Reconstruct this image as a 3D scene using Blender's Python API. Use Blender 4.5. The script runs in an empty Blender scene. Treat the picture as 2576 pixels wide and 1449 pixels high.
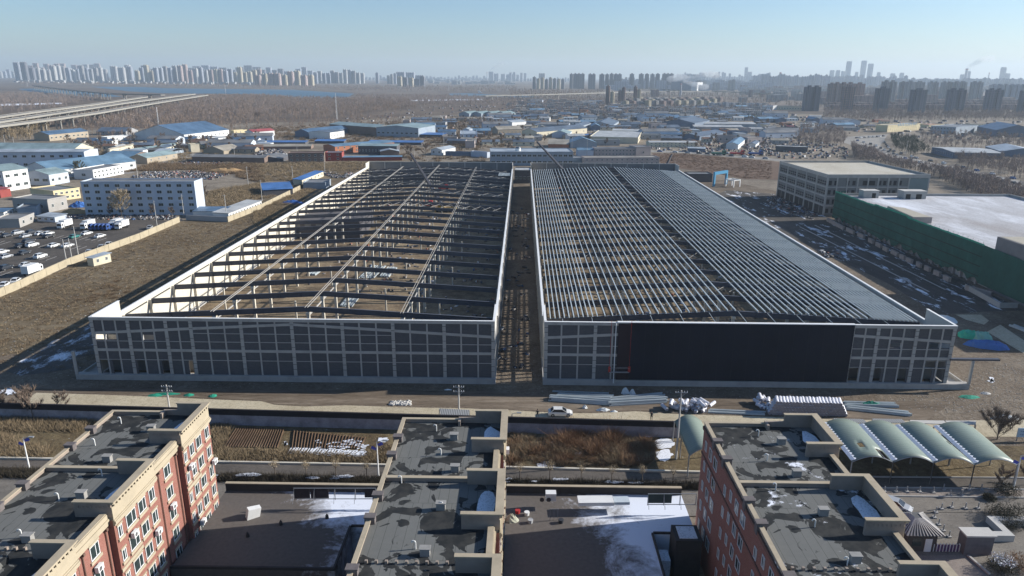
import bpy, bmesh, math, random
import numpy as np
from mathutils import Vector, Matrix
random.seed(7); rng = np.random.default_rng(7)
SC = bpy.context.scene; COL = SC.collection
R = math.radians
# ------------------------------------------------------------------ camera
FPX, PITCH, ROLL, CH = 1780.0, 0.2916, 0.006, 60.0      # focal length for a 2576 px wide frame
fw = Vector((0, math.cos(PITCH), -math.sin(PITCH))); r0 = Vector((1, 0, 0)); u0 = r0.cross(fw)
cr = r0*math.cos(ROLL) + u0*math.sin(ROLL); cu = u0*math.cos(ROLL) - r0*math.sin(ROLL)
cam_d = bpy.data.cameras.new('camera'); cam = bpy.data.objects.new('camera', cam_d); COL.objects.link(cam)
cam.matrix_world = Matrix(((cr.x, cu.x, -fw.x, 0), (cr.y, cu.y, -fw.y, 0), (cr.z, cu.z, -fw.z, CH), (0, 0, 0, 1)))
cam_d.sensor_width = 36; cam_d.lens = FPX/2576*36; cam_d.clip_start = 1; cam_d.clip_end = 60000
SC.camera = cam
# ------------------------------------------------------------------ light
SUN_EL, SUN_AZ = R(23), R(10)                            # azimuth from +X towards +Y
sdir = Vector((math.cos(SUN_AZ)*math.cos(SUN_EL), math.sin(SUN_AZ)*math.cos(SUN_EL), math.sin(SUN_EL)))
W = bpy.data.worlds.new('World'); SC.world = W; W.use_nodes = True
nt = W.node_tree; nt.nodes.clear()
sky = nt.nodes.new('ShaderNodeTexSky'); sky.sky_type = 'NISHITA'; sky.sun_disc = False
sky.sun_elevation = SUN_EL; sky.sun_rotation = math.pi/2 - SUN_AZ
sky.altitude = 60; sky.air_density = 1.0; sky.dust_density = 0.5; sky.ozone_density = 5.5
bg = nt.nodes.new('ShaderNodeBackground'); bg.inputs[1].default_value = 0.088
wo = nt.nodes.new('ShaderNodeOutputWorld'); nt.links.new(sky.outputs[0], bg.inputs[0]); nt.links.new(bg.outputs[0], wo.inputs[0])
ld = bpy.data.lights.new('sun', 'SUN'); ld.energy = 5.0; ld.angle = R(0.5); ld.color = (1, 0.955, 0.89)
lo = bpy.data.objects.new('sun', ld); COL.objects.link(lo); lo.rotation_euler = sdir.to_track_quat('Z', 'Y').to_euler(); lo.location = (0, 0, 500)
SC.view_settings.view_transform = 'Standard'; SC.view_settings.look = 'None'; SC.view_settings.exposure = 0.68; SC.view_settings.gamma = 1
SC.render.engine = 'CYCLES'
SC.cycles.max_bounces = 5; SC.cycles.diffuse_bounces = 1; SC.cycles.glossy_bounces = 2; SC.cycles.transparent_max_bounces = 8; SC.cycles.volume_bounces = 0
SC.cycles.use_denoising = True
# ------------------------------------------------------------------ survey helpers
def G(u, v, z=0.0):                                      # the point at height z seen at (u, v) of a 2576 px survey picture
    d = fw + cr*((u-1288)/FPX) - cu*((v-724.5)/FPX)
    t = (z-CH)/d.z
    return Vector((d.x*t, d.y*t, z))
def Z(x0, y0, x, y, f=3.677): return ((x0+x/f)/1.0621, (y0+y/f)/1.0621)
def GZ(b, x, y, z=0.0, f=3.677): return G(*Z(b[0], b[1], x, y, f), z)
# ------------------------------------------------------------------ materials
MT = {}
def N(t, ty, **k):
    n = t.nodes.new(ty)
    for a, b in k.items():
        if a.startswith('i_'): n.inputs[int(a[2:]) if a[2:].isdigit() else a[2:].replace('_', ' ')].default_value = b
        else: setattr(n, a, b)
    return n
def ramp(t, fac, stops, interp='LINEAR'):
    n = t.nodes.new('ShaderNodeValToRGB'); n.color_ramp.interpolation = interp
    e = n.color_ramp.elements
    while len(e) < len(stops): e.new(0.5)
    for i, (p, c) in enumerate(stops):
        e[i].position = p; e[i].color = (*c, 1) if len(c) == 3 else c
    t.links.new(fac, n.inputs[0]); return n.outputs[0]
def mix(t, fac, a, b):
    n = t.nodes.new('ShaderNodeMix'); n.data_type = 'RGBA'
    for s, v in ((0, fac), (6, a), (7, b)):
        if isinstance(v, (int, float)): n.inputs[s].default_value = v
        elif isinstance(v, tuple): n.inputs[s].default_value = (*v, 1)
        else: t.links.new(v, n.inputs[s])
    return n.outputs[2]
def coords(t, kind='Object', sc=(1, 1, 1)):
    if kind == 'world': o = N(t, 'ShaderNodeNewGeometry').outputs['Position']
    else: o = N(t, 'ShaderNodeTexCoord').outputs['Object']
    m = N(t, 'ShaderNodeMapping'); m.inputs['Scale'].default_value = sc; t.links.new(o, m.inputs[0]); return m.outputs[0]
def noise(t, vec, scale, detail=4, rough=.6, dist=0.0):
    n = N(t, 'ShaderNodeTexNoise'); n.inputs['Scale'].default_value = scale; n.inputs['Detail'].default_value = detail
    n.inputs['Roughness'].default_value = rough; n.inputs['Distortion'].default_value = dist
    t.links.new(vec, n.inputs['Vector']); return n.outputs['Fac']
def math_(t, op, a, b=0.0):
    n = N(t, 'ShaderNodeMath', operation=op)
    for i, v in enumerate((a, b)):
        if isinstance(v, (int, float)): n.inputs[i].default_value = v
        else: t.links.new(v, n.inputs[i])
    return n.outputs[0]
def newmat(name, rough=.85, metal=0.0):
    m = bpy.data.materials.new(name); m.use_nodes = True; t = m.node_tree
    b = t.nodes['Principled BSDF']; b.inputs['Roughness'].default_value = rough; b.inputs['Metallic'].default_value = metal
    b.inputs['Specular IOR Level'].default_value = 0.3
    return m, t, b
def bump(t, b, h, strength=.5, dist=.1):
    n = N(t, 'ShaderNodeBump'); n.inputs['Strength'].default_value = strength; n.inputs['Distance'].default_value = dist
    t.links.new(h, n.inputs['Height']); t.links.new(n.outputs[0], b.inputs['Normal'])
def mat(name, c, var=.25, scale=.5, rough=.85, metal=0.0, c2=None, fine=6.0, bmp=0.0, objvar=0.0, spec=None):
    """painted / weathered surface: two scales of mottling around a base colour"""
    if name in MT: return MT[name]
    m, t, b = newmat(name, rough, metal)
    v = coords(t); a = noise(t, v, scale, 5, .65); f = noise(t, v, fine, 3)
    c2 = c2 or tuple(x*(1-var) for x in c)
    hi = tuple(min(1, x*(1+var*.5)) for x in c)
    col = ramp(t, a, [(.3, c2), (.5, c), (.72, hi)])
    col = mix(t, math_(t, 'MULTIPLY', f, .35), col, tuple(x*.62 for x in c))
    if objvar:
        oi = N(t, 'ShaderNodeObjectInfo'); h = N(t, 'ShaderNodeHueSaturation')
        t.links.new(col, h.inputs['Color'])
        t.links.new(math_(t, 'ADD', math_(t, 'MULTIPLY', oi.outputs['Random'], objvar*2), 1-objvar), h.inputs['Value']); col = h.outputs[0]
    t.links.new(col, b.inputs['Base Color'])
    if bmp: bump(t, b, f, .6, bmp)
    if spec is not None: b.inputs['Specular IOR Level'].default_value = spec
    MT[name] = m; return m
def groundmat(name, cols, s1=.04, s2=.6, s3=5.0, speck=None, snow=None, rough=.95, stretch=(1, 1, 1), bmp=.15):
    """ground: large patches, clumps, grit, optional pale specks and a snow cover (lo, hi, scale)"""
    if name in MT: return MT[name]
    m, t, b = newmat(name, rough); b.inputs['Specular IOR Level'].default_value = .15
    v = coords(t, 'world', stretch)
    n1 = noise(t, v, s1, 5, .65, .3); n2 = noise(t, v, s2, 5, .7); n3 = noise(t, v, s3, 3, .7)
    k = math_(t, 'ADD', math_(t, 'MULTIPLY', n1, .55), math_(t, 'MULTIPLY', n2, .45))
    st = [(.36 + .28*i/(len(cols)-1), c) for i, c in enumerate(cols)]
    col = ramp(t, k, st)
    g = ramp(t, n3, [(.3, (.45,)*3), (.5, (1, 1, 1)), (.75, (1.0, 1.0, 1.0))])
    mm = N(t, 'ShaderNodeMix', data_type='RGBA', blend_type='MULTIPLY'); mm.inputs[0].default_value = .8
    t.links.new(col, mm.inputs[6]); t.links.new(g, mm.inputs[7]); col = mm.outputs[2]
    if speck:
        sn = noise(t, v, 2.2, 2, .5); fac = ramp(t, sn, [(speck[1], (0, 0, 0)), (speck[1]+.03, (1, 1, 1))])
        col = mix(t, fac, col, speck[0])
    if snow:
        sn = noise(t, v, snow[2], 6, .7, .4); fac = ramp(t, sn, [(snow[0], (0, 0, 0)), (snow[1], (1, 1, 1))])
        col = mix(t, fac, col, (.78, .8, .84))
    t.links.new(col, b.inputs['Base Color']); bump(t, b, math_(t, 'ADD', n2, math_(t, 'MULTIPLY', n3, .3)), .7, bmp)
    MT[name] = m; return m
# ------------------------------------------------------------------ mesh builder
class MB:
    def __init__(s): s.v = []; s.f = []; s.m = []; s.k = 0
    def mat(s, k): s.k = k; return s
    def add(s, vs, fs):
        o = len(s.v); s.v += [tuple(x) for x in vs]
        for f in fs: s.f.append([i+o for i in f]); s.m.append(s.k)
        return s
    def box(s, x0, y0, z0, x1, y1, z1):
        if x1 < x0: x0, x1 = x1, x0
        if y1 < y0: y0, y1 = y1, y0
        vs = [(x0,y0,z0),(x1,y0,z0),(x1,y1,z0),(x0,y1,z0),(x0,y0,z1),(x1,y0,z1),(x1,y1,z1),(x0,y1,z1)]
        return s.add(vs, [(0,3,2,1),(4,5,6,7),(0,1,5,4),(1,2,6,5),(2,3,7,6),(3,0,4,7)])
    def bar(s, a, b, w, h=None, up=(0, 0, 1)):           # rectangular bar between two points
        a = Vector(a); b = Vector(b); h = h or w; d = (b-a).normalized(); up = Vector(up)
        if abs(d.dot(up)) > .98: up = Vector((0, 1, 0))
        x = d.cross(up).normalized()*w/2; y = x.cross(d).normalized()*h/2
        vs = [a-x-y, a+x-y, a+x+y, a-x+y, b-x-y, b+x-y, b+x+y, b-x+y]
        return s.add(vs, [(0,3,2,1),(4,5,6,7),(0,1,5,4),(1,2,6,5),(2,3,7,6),(3,0,4,7)])
    def cyl(s, a, b, r, r2=None, n=8, caps=True):
        a = Vector(a); b = Vector(b); r2 = r if r2 is None else r2; d = (b-a).normalized()
        x = d.cross(Vector((0, 0, 1)) if abs(d.z) < .95 else Vector((0, 1, 0))).normalized(); y = d.cross(x)
        vs = []
        for c, q in ((a, r), (b, r2)):
            for i in range(n):
                t = 2*math.pi*i/n; vs.append(c + x*math.cos(t)*q + y*math.sin(t)*q)
        fs = [(i, (i+1) % n, n+(i+1) % n, n+i) for i in range(n)]
        if caps: fs += [tuple(range(n-1, -1, -1)), tuple(range(n, 2*n))]
        return s.add(vs, fs)
    def tube(s, pts, r, n=6):
        for a, b in zip(pts[:-1], pts[1:]): s.cyl(a, b, r, n=n)
        return s
    def prism(s, poly, z0, z1):                          # vertical prism over a plan polygon (counter-clockwise)
        n = len(poly); z0 = z0 if hasattr(z0, '__len__') else [z0]*n; z1 = z1 if hasattr(z1, '__len__') else [z1]*n
        vs = [(p[0], p[1], z0[i]) for i, p in enumerate(poly)] + [(p[0], p[1], z1[i]) for i, p in enumerate(poly)]
        return s.add(vs, [tuple(range(n-1, -1, -1)), tuple(range(n, 2*n))] + [(i, (i+1) % n, n+(i+1) % n, n+i) for i in range(n)])
    def quad(s, *p): return s.add(p, [tuple(range(len(p)))])
    def mesh(s, name, mats):
        me = bpy.data.meshes.new(name); me.from_pydata(s.v, [], s.f)
        for m in (mats if isinstance(mats, (list, tuple)) else [mats]): me.materials.append(m)
        if any(s.m): me.polygons.foreach_set('material_index', s.m)
        me.update(); return me
    def build(s, name, mats, parent=None, **k):
        return link(name, s.mesh(name, mats), parent, **k)
def link(name, me, parent=None, loc=None, rotz=None, smooth=False, **props):
    o = bpy.data.objects.new(name, me); COL.objects.link(o)
    if parent: o.parent = parent
    if loc is not None: o.location = loc
    if rotz is not None: o.rotation_euler = (0, 0, rotz)
    if smooth: me.polygons.foreach_set('use_smooth', [True]*len(me.polygons))
    for a, b in props.items(): o[a] = b
    return o
def thing(name, label, cat, loc=(0, 0, 0), rotz=0.0, group=None):
    o = bpy.data.objects.new(name, None); COL.objects.link(o); o.location = loc; o.rotation_euler = (0, 0, rotz)
    o.empty_display_size = .1; o['label'] = label; o['category'] = cat
    if group: o['group'] = group
    return o
def dup(o, loc=None, rotz=None, scale=None, parent=None, **props):
    c = o.copy(); COL.objects.link(c); c.parent = parent
    if loc is not None: c.location = loc
    if rotz is not None: c.rotation_euler = (0, 0, rotz)
    if scale is not None: c.scale = scale if hasattr(scale, '__len__') else (scale,)*3
    for a, b in props.items():
        if b is not None: c[a] = b
    for ch in KIDS.get(o.name) or list(o.children): dup(ch, parent=c)
    return c
KIDS = {}
def fix(o):                                              # remember the children of a prototype
    KIDS[o.name] = list(o.children)
    for c in o.children: fix(c)
    return o
def sheet(name, pts, m, z, kind='structure', **k):       # a flat polygon lying on the ground
    b = MB(); b.add([(p[0], p[1], z) for p in pts], [tuple(range(len(pts)))])
    o = b.build(name, m, **k)
    if kind: o['kind'] = kind
    return o
def sheetp(name, uv, m, z, **k): return sheet(name, [G(u, v) for u, v in uv], m, z, **k)
def npmesh(name, V, F, m, per=3):
    me = bpy.data.meshes.new(name); nv, nf = len(V), len(F)
    me.vertices.add(nv); me.vertices.foreach_set('co', V.astype(np.float32).ravel())
    me.loops.add(nf*per); me.loops.foreach_set('vertex_index', F.astype(np.int32).ravel())
    me.polygons.add(nf); me.polygons.foreach_set('loop_start', np.arange(0, nf*per, per, dtype=np.int32))
    me.polygons.foreach_set('loop_total', np.full(nf, per, dtype=np.int32))
    for x in (m if isinstance(m, (list, tuple)) else [m]): me.materials.append(x)
    me.update(calc_edges=True); return me
def scatter_mesh(name, protos, P, S, m, per=3):
    """many copies of small meshes baked into one mesh; protos = [(V,F)...], P = (n,3), S = (n,) or (n,3)"""
    n = len(P)
    if n == 0: P = np.array([(0., 900., -50.)]); S = np.array([.01]); n = 1
    S = np.asarray(S, float)[:n]; A = rng.uniform(0, 2*math.pi, n); S = np.asarray(S, float)
    if S.ndim == 1: S = np.stack([S]*3, 1)
    which = rng.integers(0, len(protos), n); VV, FF = [], []; off = 0
    for k, (V, F) in enumerate(protos):
        idx = np.where(which == k)[0]
        if not len(idx): continue
        c, s = np.cos(A[idx]), np.sin(A[idx])
        x = V[None, :, 0]*S[idx, 0:1]; y = V[None, :, 1]*S[idx, 1:2]; z = V[None, :, 2]*S[idx, 2:3]
        X = np.stack([x*c[:, None]-y*s[:, None]+P[idx, 0:1], x*s[:, None]+y*c[:, None]+P[idx, 1:2], z+P[idx, 2:3]], 2)
        VV.append(X.reshape(-1, 3)); FF.append((F[None]+(np.arange(len(idx))*len(V))[:, None, None]).reshape(-1, per)+off); off += len(idx)*len(V)
    return npmesh(name, np.concatenate(VV), np.concatenate(FF), m, per)
def in_poly(P, poly):
    x, y = P[:, 0], P[:, 1]; c = np.zeros(len(P), bool); n = len(poly)
    for i in range(n):
        x1, y1 = poly[i][0], poly[i][1]; x2, y2 = poly[i-1][0], poly[i-1][1]
        c ^= ((y1 > y) != (y2 > y)) & (x < (x2-x1)*(y-y1)/(y2-y1+1e-12)+x1)
    return c
def rnd_in(poly, n):
    a = np.array([(p[0], p[1]) for p in poly]); lo_, hi_ = a.min(0), a.max(0); out = []
    tot = 0
    while tot < n:
        q = rng.uniform(lo_, hi_, (n*2, 2)); q = q[in_poly(q, a)]; out.append(q); tot += len(q)
    q = np.concatenate(out)[:n]; return np.column_stack([q, np.zeros(n)])
def proj(P):
    d = Vector(P)-Vector((0, 0, CH)); z = d.dot(fw)
    return 1288+FPX*d.dot(cr)/z, 724.5-FPX*d.dot(cu)/z
def top(P, v):                                           # height of something that stands at P and reaches picture row v
    lo_, hi_ = 0.0, 400.0
    for _ in range(40):
        m = (lo_+hi_)/2
        if proj((P[0], P[1], m))[1] > v: lo_ = m
        else: hi_ = m
    return lo_
def leafball(n, r=1.0, size=.12, flat=1.0, shell=.5, up=0.0, seed=1):
    """small triangles spread through a ball: twigs or leaves"""
    g = np.random.default_rng(seed); d = g.normal(size=(n, 3)); d /= np.linalg.norm(d, axis=1)[:, None]
    q = d*(r*(shell+(1-shell)*g.random((n, 1)))**1); q[:, 2] = q[:, 2]*flat
    a = g.normal(size=(n, 3)); a[:, 2] += up*2; a /= np.linalg.norm(a, axis=1)[:, None]
    c = g.normal(size=(n, 3)); c -= (c*a).sum(1)[:, None]*a; c /= np.linalg.norm(c, axis=1)[:, None]
    s = size*(.6+.8*g.random((n, 1)))
    V = np.stack([q-a*s*1.6, q+a*s*1.6, q+c*s*.5], 1).reshape(-1, 3); F = np.arange(3*n).reshape(n, 3)
    return V, F
def tuft(n, w, h, lean=.35, thick=.02, seed=1):
    """upright blades or twigs fanning out from the ground"""
    g = np.random.default_rng(seed); p = np.column_stack([g.normal(0, w/3, n), g.normal(0, w/3, n), np.zeros(n)])
    d = np.column_stack([p[:, 0]*lean*2/w+g.normal(0, .2, n), p[:, 1]*lean*2/w+g.normal(0, .2, n), np.ones(n)])
    L = h*(.5+.5*g.random((n, 1))); e = p+d*L; a = g.uniform(0, math.pi, n); s = np.column_stack([np.cos(a), np.sin(a), np.zeros(n)])*thick
    return np.stack([p-s, p+s, e], 1).reshape(-1, 3), np.arange(3*n).reshape(n, 3)
def baretree(seed, h=8.0, spread=.33, trunk=.10, nb=14, twigs=220, tw=.035, tl=.9, low=.25):
    """leafless tree: trunk and limbs as one builder, twig fan as (V,F)"""
    g = random.Random(seed); b = MB(); tips = []
    b.cyl((0, 0, -.2), (g.uniform(-.1, .1), g.uniform(-.1, .1), h*.55), trunk*1.3, trunk*.6, n=5, caps=False)
    b.cyl((0, 0, h*.55), (g.uniform(-.3, .3), g.uniform(-.3, .3), h*.9), trunk*.6, trunk*.15, n=4, caps=False)
    for i in range(nb):
        z = h*(low+(.85-low)*i/nb); a = g.uniform(0, 6.28); r = h*spread*(1-.55*(z/h))*g.uniform(.7, 1.1)
        p = Vector((0, 0, z)); q = Vector((math.cos(a)*r, math.sin(a)*r, min(h*.97, z+r*g.uniform(.8, 1.5))))
        b.cyl(p, q, trunk*.38, trunk*.08, n=3, caps=False); tips += [p.lerp(q, k) for k in (.45, .6, .75, .9, 1)]
    gg = np.random.default_rng(seed); T = np.array([tuple(x) for x in tips]); k = gg.integers(0, len(T), twigs); p = T[k]+gg.normal(0, .12, (twigs, 3))
    d = p*np.array([1, 1, 0])*.5/(h*spread)+gg.normal(0, .5, (twigs, 3)); d[:, 2] = np.abs(d[:, 2])+.7; d /= np.linalg.norm(d, axis=1)[:, None]
    e = p+d*tl*(.5+gg.random((twigs, 1))); a = gg.normal(size=(twigs, 3)); s = np.cross(d, a); s /= np.linalg.norm(s, axis=1)[:, None]; s *= tw
    return b, (np.stack([p-s, p+s, e], 1).reshape(-1, 3), np.arange(3*twigs).reshape(twigs, 3))
BARK = mat('bark', (.12, .095, .075), .3, 2, .95)
TWIG = mat('twigs', (.2, .15, .115), .3, .8, .95, objvar=.15)
TWIG2 = mat('pale_twigs', (.4, .32, .21), .3, .8, .95, objvar=.15)
def tree_proto(seed, label, cat, loc, twigm=None, **k):
    b, (V, F) = baretree(seed, **k); t = thing('bare_tree', label, cat, loc)
    b.build('trunk', BARK, t); link('crown', npmesh('crown', V, F, twigm or TWIG), t); return fix(t)
# ================================================================== SETTING: GROUND
SOIL = groundmat('soil', [(.07, .052, .036), (.12, .09, .06), (.17, .13, .085), (.22, .18, .12)], speck=((.36, .34, .30), .70))
GRASSY = groundmat('dry_grass_soil', [(.085, .063, .038), (.135, .102, .062), (.18, .14, .088), (.23, .185, .12)], s1=.03, s2=.35, speck=((.33, .30, .25), .69), bmp=.25)
RUBBLE = groundmat('rubble_soil', [(.085, .064, .045), (.14, .108, .078), (.185, .148, .108), (.24, .2, .155)], s1=.08, s2=1.0, s3=3.5, speck=((.32, .29, .25), .68), bmp=.3)
DIRT_SNOW = groundmat('dirt_and_snow', [(.05, .045, .04), (.09, .078, .065), (.13, .11, .09)], s1=.05, snow=(.52, .6, .12), stretch=(1, .45, 1))
MUD = groundmat('mud', [(.045, .038, .03), (.08, .065, .05), (.12, .10, .075)], s1=.06, snow=(.66, .72, .15))
YARD = groundmat('yard', [(.12, .097, .072), (.18, .148, .112), (.25, .21, .16), (.32, .275, .215)], s1=.02, s2=.15, s3=1.2, snow=(.68, .72, .06))
WOODS = groundmat('wood_floor', [(.085, .062, .048), (.125, .094, .07), (.18, .14, .10)], s1=.008, s2=.05, s3=.5)
FARLAND = groundmat('far_plain', [(.10, .078, .064), (.15, .12, .096), (.23, .19, .15)], s1=.002, s2=.014, s3=.08)
CONC = groundmat('concrete_road', [(.38, .32, .22), (.47, .405, .285), (.54, .475, .345)], s1=.12, s2=.8, s3=4, bmp=.02)
ASPH = groundmat('asphalt', [(.085, .075, .066), (.12, .105, .09), (.15, .13, .112)], s1=.15, s2=.9, s3=6, stretch=(.35, 1, 1), bmp=.01)
ASPH2 = groundmat('asphalt_pale', [(.15, .135, .115), (.19, .17, .145), (.24, .215, .18)], s1=.1, s2=.8, s3=6, stretch=(.5, 1, 1), bmp=.01)
LOT = groundmat('car_park_asphalt', [(.065, .058, .052), (.095, .084, .073), (.14, .12, .10)], s1=.05, s2=.5, s3=4, bmp=.01)
PAVE = groundmat('paving', [(.2, .17, .15), (.26, .22, .19), (.3, .26, .22)], s1=.1, s2=.8, s3=6, bmp=.01)
big = 15000
b = MB()
b.add([(-big, -300, 0), (big, -300, 0), (big, big, 0), (-big, big, 0)], [(0, 1, 2, 3)])
b.build('ground', FARLAND, kind='structure')
# nested sheets, each a little above the last
sheet('town_ground', [(-900, -200), (900, -200), (900, 1250), (-900, 1250)], YARD, .02)
sheetp('field', [(0, 950), (-400, 950), (-250, 700), (0, 745), (455, 556), (520, 548), (560, 552), (690, 490), (760, 455), (930, 400), (1290, 415), (1290, 1000), (0, 1010)], GRASSY, .05)
sheet('site_ground', [(-93, 112), (120, 106), (220, 150), (175, 300), (130, 430), (-88, 436), (-89, 160), (-150, 122)], RUBBLE, .09)
# ================================================================== THE TWO HALLS
CON = mat('raw_concrete', (.4, .385, .36), .22, .35, .9, bmp=.02)
CON2 = mat('pale_render', (.52, .50, .46), .15, .25, .9)
BLOCK, _t, _b = newmat('grey_blockwork', .95); MT['grey_blockwork'] = BLOCK
_v = coords(_t); _br = N(_t, 'ShaderNodeTexBrick'); _br.inputs['Scale'].default_value = 1
for _k, _x in (('Brick Width', .6), ('Row Height', .25), ('Mortar Size', .012)): _br.inputs[_k].default_value = _x
_br.inputs['Color1'].default_value = (.075, .078, .088, 1); _br.inputs['Color2'].default_value = (.10, .10, .108, 1); _br.inputs['Mortar'].default_value = (.13, .13, .135, 1)
_sx = N(_t, 'ShaderNodeSeparateXYZ'); _t.links.new(_v, _sx.inputs[0]); _cx = N(_t, 'ShaderNodeCombineXYZ')
_t.links.new(math_(_t, 'ADD', _sx.outputs[0], _sx.outputs[1]), _cx.inputs[0]); _t.links.new(_sx.outputs[2], _cx.inputs[1]); _t.links.new(_cx.outputs[0], _br.inputs['Vector'])
_t.links.new(mix(_t, math_(_t, 'MULTIPLY', noise(_t, _v, .5, 5), .7), _br.outputs[0], (.07, .07, .075)), _b.inputs['Base Color'])
BEAMM = mat('dark_steel_paint', (.085, .088, .105), .3, .3, .5, .1, objvar=.2)
PURL = mat('galvanised_steel', (.55, .61, .62), .25, .4, .4, .1)
PURL2 = mat('pale_steel', (.36, .345, .32), .2, .5, .6, .1)
NAVY = mat('navy_cladding', (.012, .015, .026), .35, .12, .7, spec=.15)
CREAMC = mat('cream_concrete', (.62, .57, .47), .12, .4, .85)
WHITE = mat('white_trim', (.78, .78, .76), .08, .5, .7)
HY0, HL, HW, HT, HP, HYAW = 132.1, 268.0, 81.0, 13.42, 1.24, -.0131
SIDE = 10.9
def roofz(x): return 10.2 + 2.1*(1-abs(x-HW/2)/(HW/2)) + .15*math.sin(math.pi*x/HW)
XC = [0, 7.6, 15.2, 20.2, 30.3, 40.5, 50.6, 60.7, 70.9, 81.0]
def hall(name, label, x0, mir, purlins):
    ox = x0*math.cos(HYAW)-HY0*math.sin(HYAW); oy = x0*math.sin(HYAW)+HY0*math.cos(HYAW)
    t = thing(name, label, 'factory hall', (ox, oy, 0), HYAW)
    X = (lambda x: HW-x) if mir else (lambda x: x)
    def bx(b, xa, ya, za, xb, yb, zb): return b.box(X(xa), ya, za, X(xb), yb, zb)
    # plinth
    b = MB(); bx(b, -4.4, -.5, -.6, HW+.15, .9, HP); bx(b, -4.4, .9, -.6, -4.1, 12, HP-.3); bx(b, -.45, .9, -.6, .35, HL, HP-.2); bx(b, HW-.35, .9, -.6, HW+.15, HL, HP-.2); bx(b, -.45, HL-.3, -.6, HW, HL+.4, HP)
    bx(b, -4.1, .9, -.2, -.45, 12, .25)
    b.build('plinth', CON, t)
    # front wall: columns, beams, blockwork panels with some bays left open
    wall = MB(); cellx = []
    for a, c in zip(XC[:-1], XC[1:]):
        n = 2 if c-a < 6 else 3
        cellx += [(a+(c-a)*i/n, a+(c-a)*(i+1)/n) for i in range(n)]
    fl = [HP, 4.35, 6.35, 8.3, 9.75]
    openc = {(0, 3): 1, (1, 3): 1, (4, 3): 1, (0, 0): 1, (1, 0): 1, (3, 0): 1, (5, 0): 1}
    if mir: openc = {(0, 3): 1, (1, 3): 1, (4, 3): 1, (7, 0): 2, (0, 0): 1, (1, 0): 1, (3, 0): 1, (5, 0): 1, (0, 1): 1, (1, 1): 1}
    for i, (a, c) in enumerate(cellx):
        zs = fl+[HT-.5]
        for j in range(len(zs)-1):
            o = openc.get((i, j))
            if o is None and not (i == 7 and j == 0): bx(wall, a, .16, zs[j], c, .36, zs[j+1])
            elif i == 7 and not mir:
                bx(wall, a, .16, zs[j], a+1.1, .36, zs[j+1]); bx(wall, a+2, .16, zs[j], c, .36, zs[j+1])
            elif j == 3: bx(wall, a, .16, zs[j], c, .36, zs[j]-.0+.35)
            elif o == 1 and j == 0: bx(wall, a, .16, zs[j], a+.7, .36, zs[j+1])
    wo_ = wall.build('front_wall', BLOCK, t)
    for i, x in enumerate(XC):
        b = MB(); w = .34; xa = min(max(x, w), HW-w); bx(b, xa-w, 0, HP, xa+w, .5, HT-.012); b.build('facade_column', CON, wo_)
    for i, (a, c) in enumerate(cellx):
        if all(abs(a-x) > .1 for x in XC):
            b = MB(); bx(b, a-.16, .07, HP, a+.16, .43, HT-.45); b.build('mullion', CON, wo_)
    b = MB(); bx(b, -.02, -.06, HT-.62, HW+.02, .56, HT); b.build('parapet_beam', CON, wo_)
    b = MB(); bx(b, -.05, -.1, HT+.002, HW+.05, .4, HT+.06); b.build('coping', WHITE, wo_)
    b = MB(); bx(b, 0, .03, 6.2, HW, .45, 6.75); b.build('facade_beam', CON, wo_)
    b = MB(); bx(b, 0, .1, 8.3, HW, .4, 8.44); b.build('facade_beam', CON, wo_)
    b = MB(); bx(b, 0, .1, 4.3, HW, .4, 4.43); b.build('facade_beam', CON, wo_)
    b = MB(); bx(b, 20, .1, 10.1, 61, .4, 10.24); b.build('facade_beam', CON, wo_)
    b = MB()
    for i in range(8):
        a, c = HW*i/8, HW*(i+1)/8; za, zc = roofz(a)+.1, roofz(c)+.1
        vs = [(X(a), .05, za-.55), (X(c), .05, zc-.55), (X(c), .46, zc-.55), (X(a), .46, za-.55), (X(a), .05, za), (X(c), .05, zc), (X(c), .46, zc), (X(a), .46, za)]
        b.add(vs, [(0,3,2,1),(4,5,6,7),(0,1,5,4),(1,2,6,5),(2,3,7,6),(3,0,4,7)])
    b.build('sloping_beam', CON, wo_)
    # dark expansion joints across the columns
    b = MB()
    for z in (2.6, 3.7, 5.3, 7.4, 9.1, 11.2, 12.2):
        for x in XC:
            xa = min(max(x, .34), HW-.34); bx(b, xa-.36, -.02, z, xa+.36, .0-.003, z+.07)
    b.build('reinforcement_strip', NAVY, wo_)
    b = MB(); bx(b, .3, 4.6, .1, 22, 4.8, 8.6); bx(b, .3, .57, 5.7, 22, 4.6, 5.9); bx(b, 14.9, .57, .1, 15.1, 4.6, 5.7); b.build('inner_room', CON, t)
    # side walls with a ribbon of slots near the top, raised end bays
    for k, x in enumerate((0, HW)):
        s = 1 if k == 0 else -1; outer = (k == 0)
        b = MB(); th = .3*s; m = CREAMC if (mir and k == 1) or (not mir and k == 0) else CON2
        bay = HL/24
        if mir and k == 1:                               # the alley side of the right hall is open between posts
            bx(b, x, .56, 4.7, x+th, HL, SIDE-1.35); bx(b, x, .56, 2.7, x+th, HL, 2.95)
            for ya, yb in ((bay*6.05, bay*9.2), (bay*10.2, bay*14), (bay*16.5, HL)): bx(b, x+.31*s, ya, HP, x+.45*s, yb, 4.9)
            for i in range(145):
                y = max(.56, min(bay*i/6-.28, HL-1.0))
                bx(b, x, y, HP, x+th, y+(.9 if i % 6 == 0 else .55), 2.7); bx(b, x, y, 2.95, x+th, y+(.9 if i % 6 == 0 else .55), 4.7)
        else: bx(b, x, .56, HP, x+th, HL, SIDE-1.35)
        bx(b, x, .56, SIDE-.95, x+th, HL, SIDE)
        for i in range(25):
            y = min(max(bay*i, .9), HL-.3); bx(b, x, y-.9, SIDE-1.35, x+th, y+.9, SIDE-.95)
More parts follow.
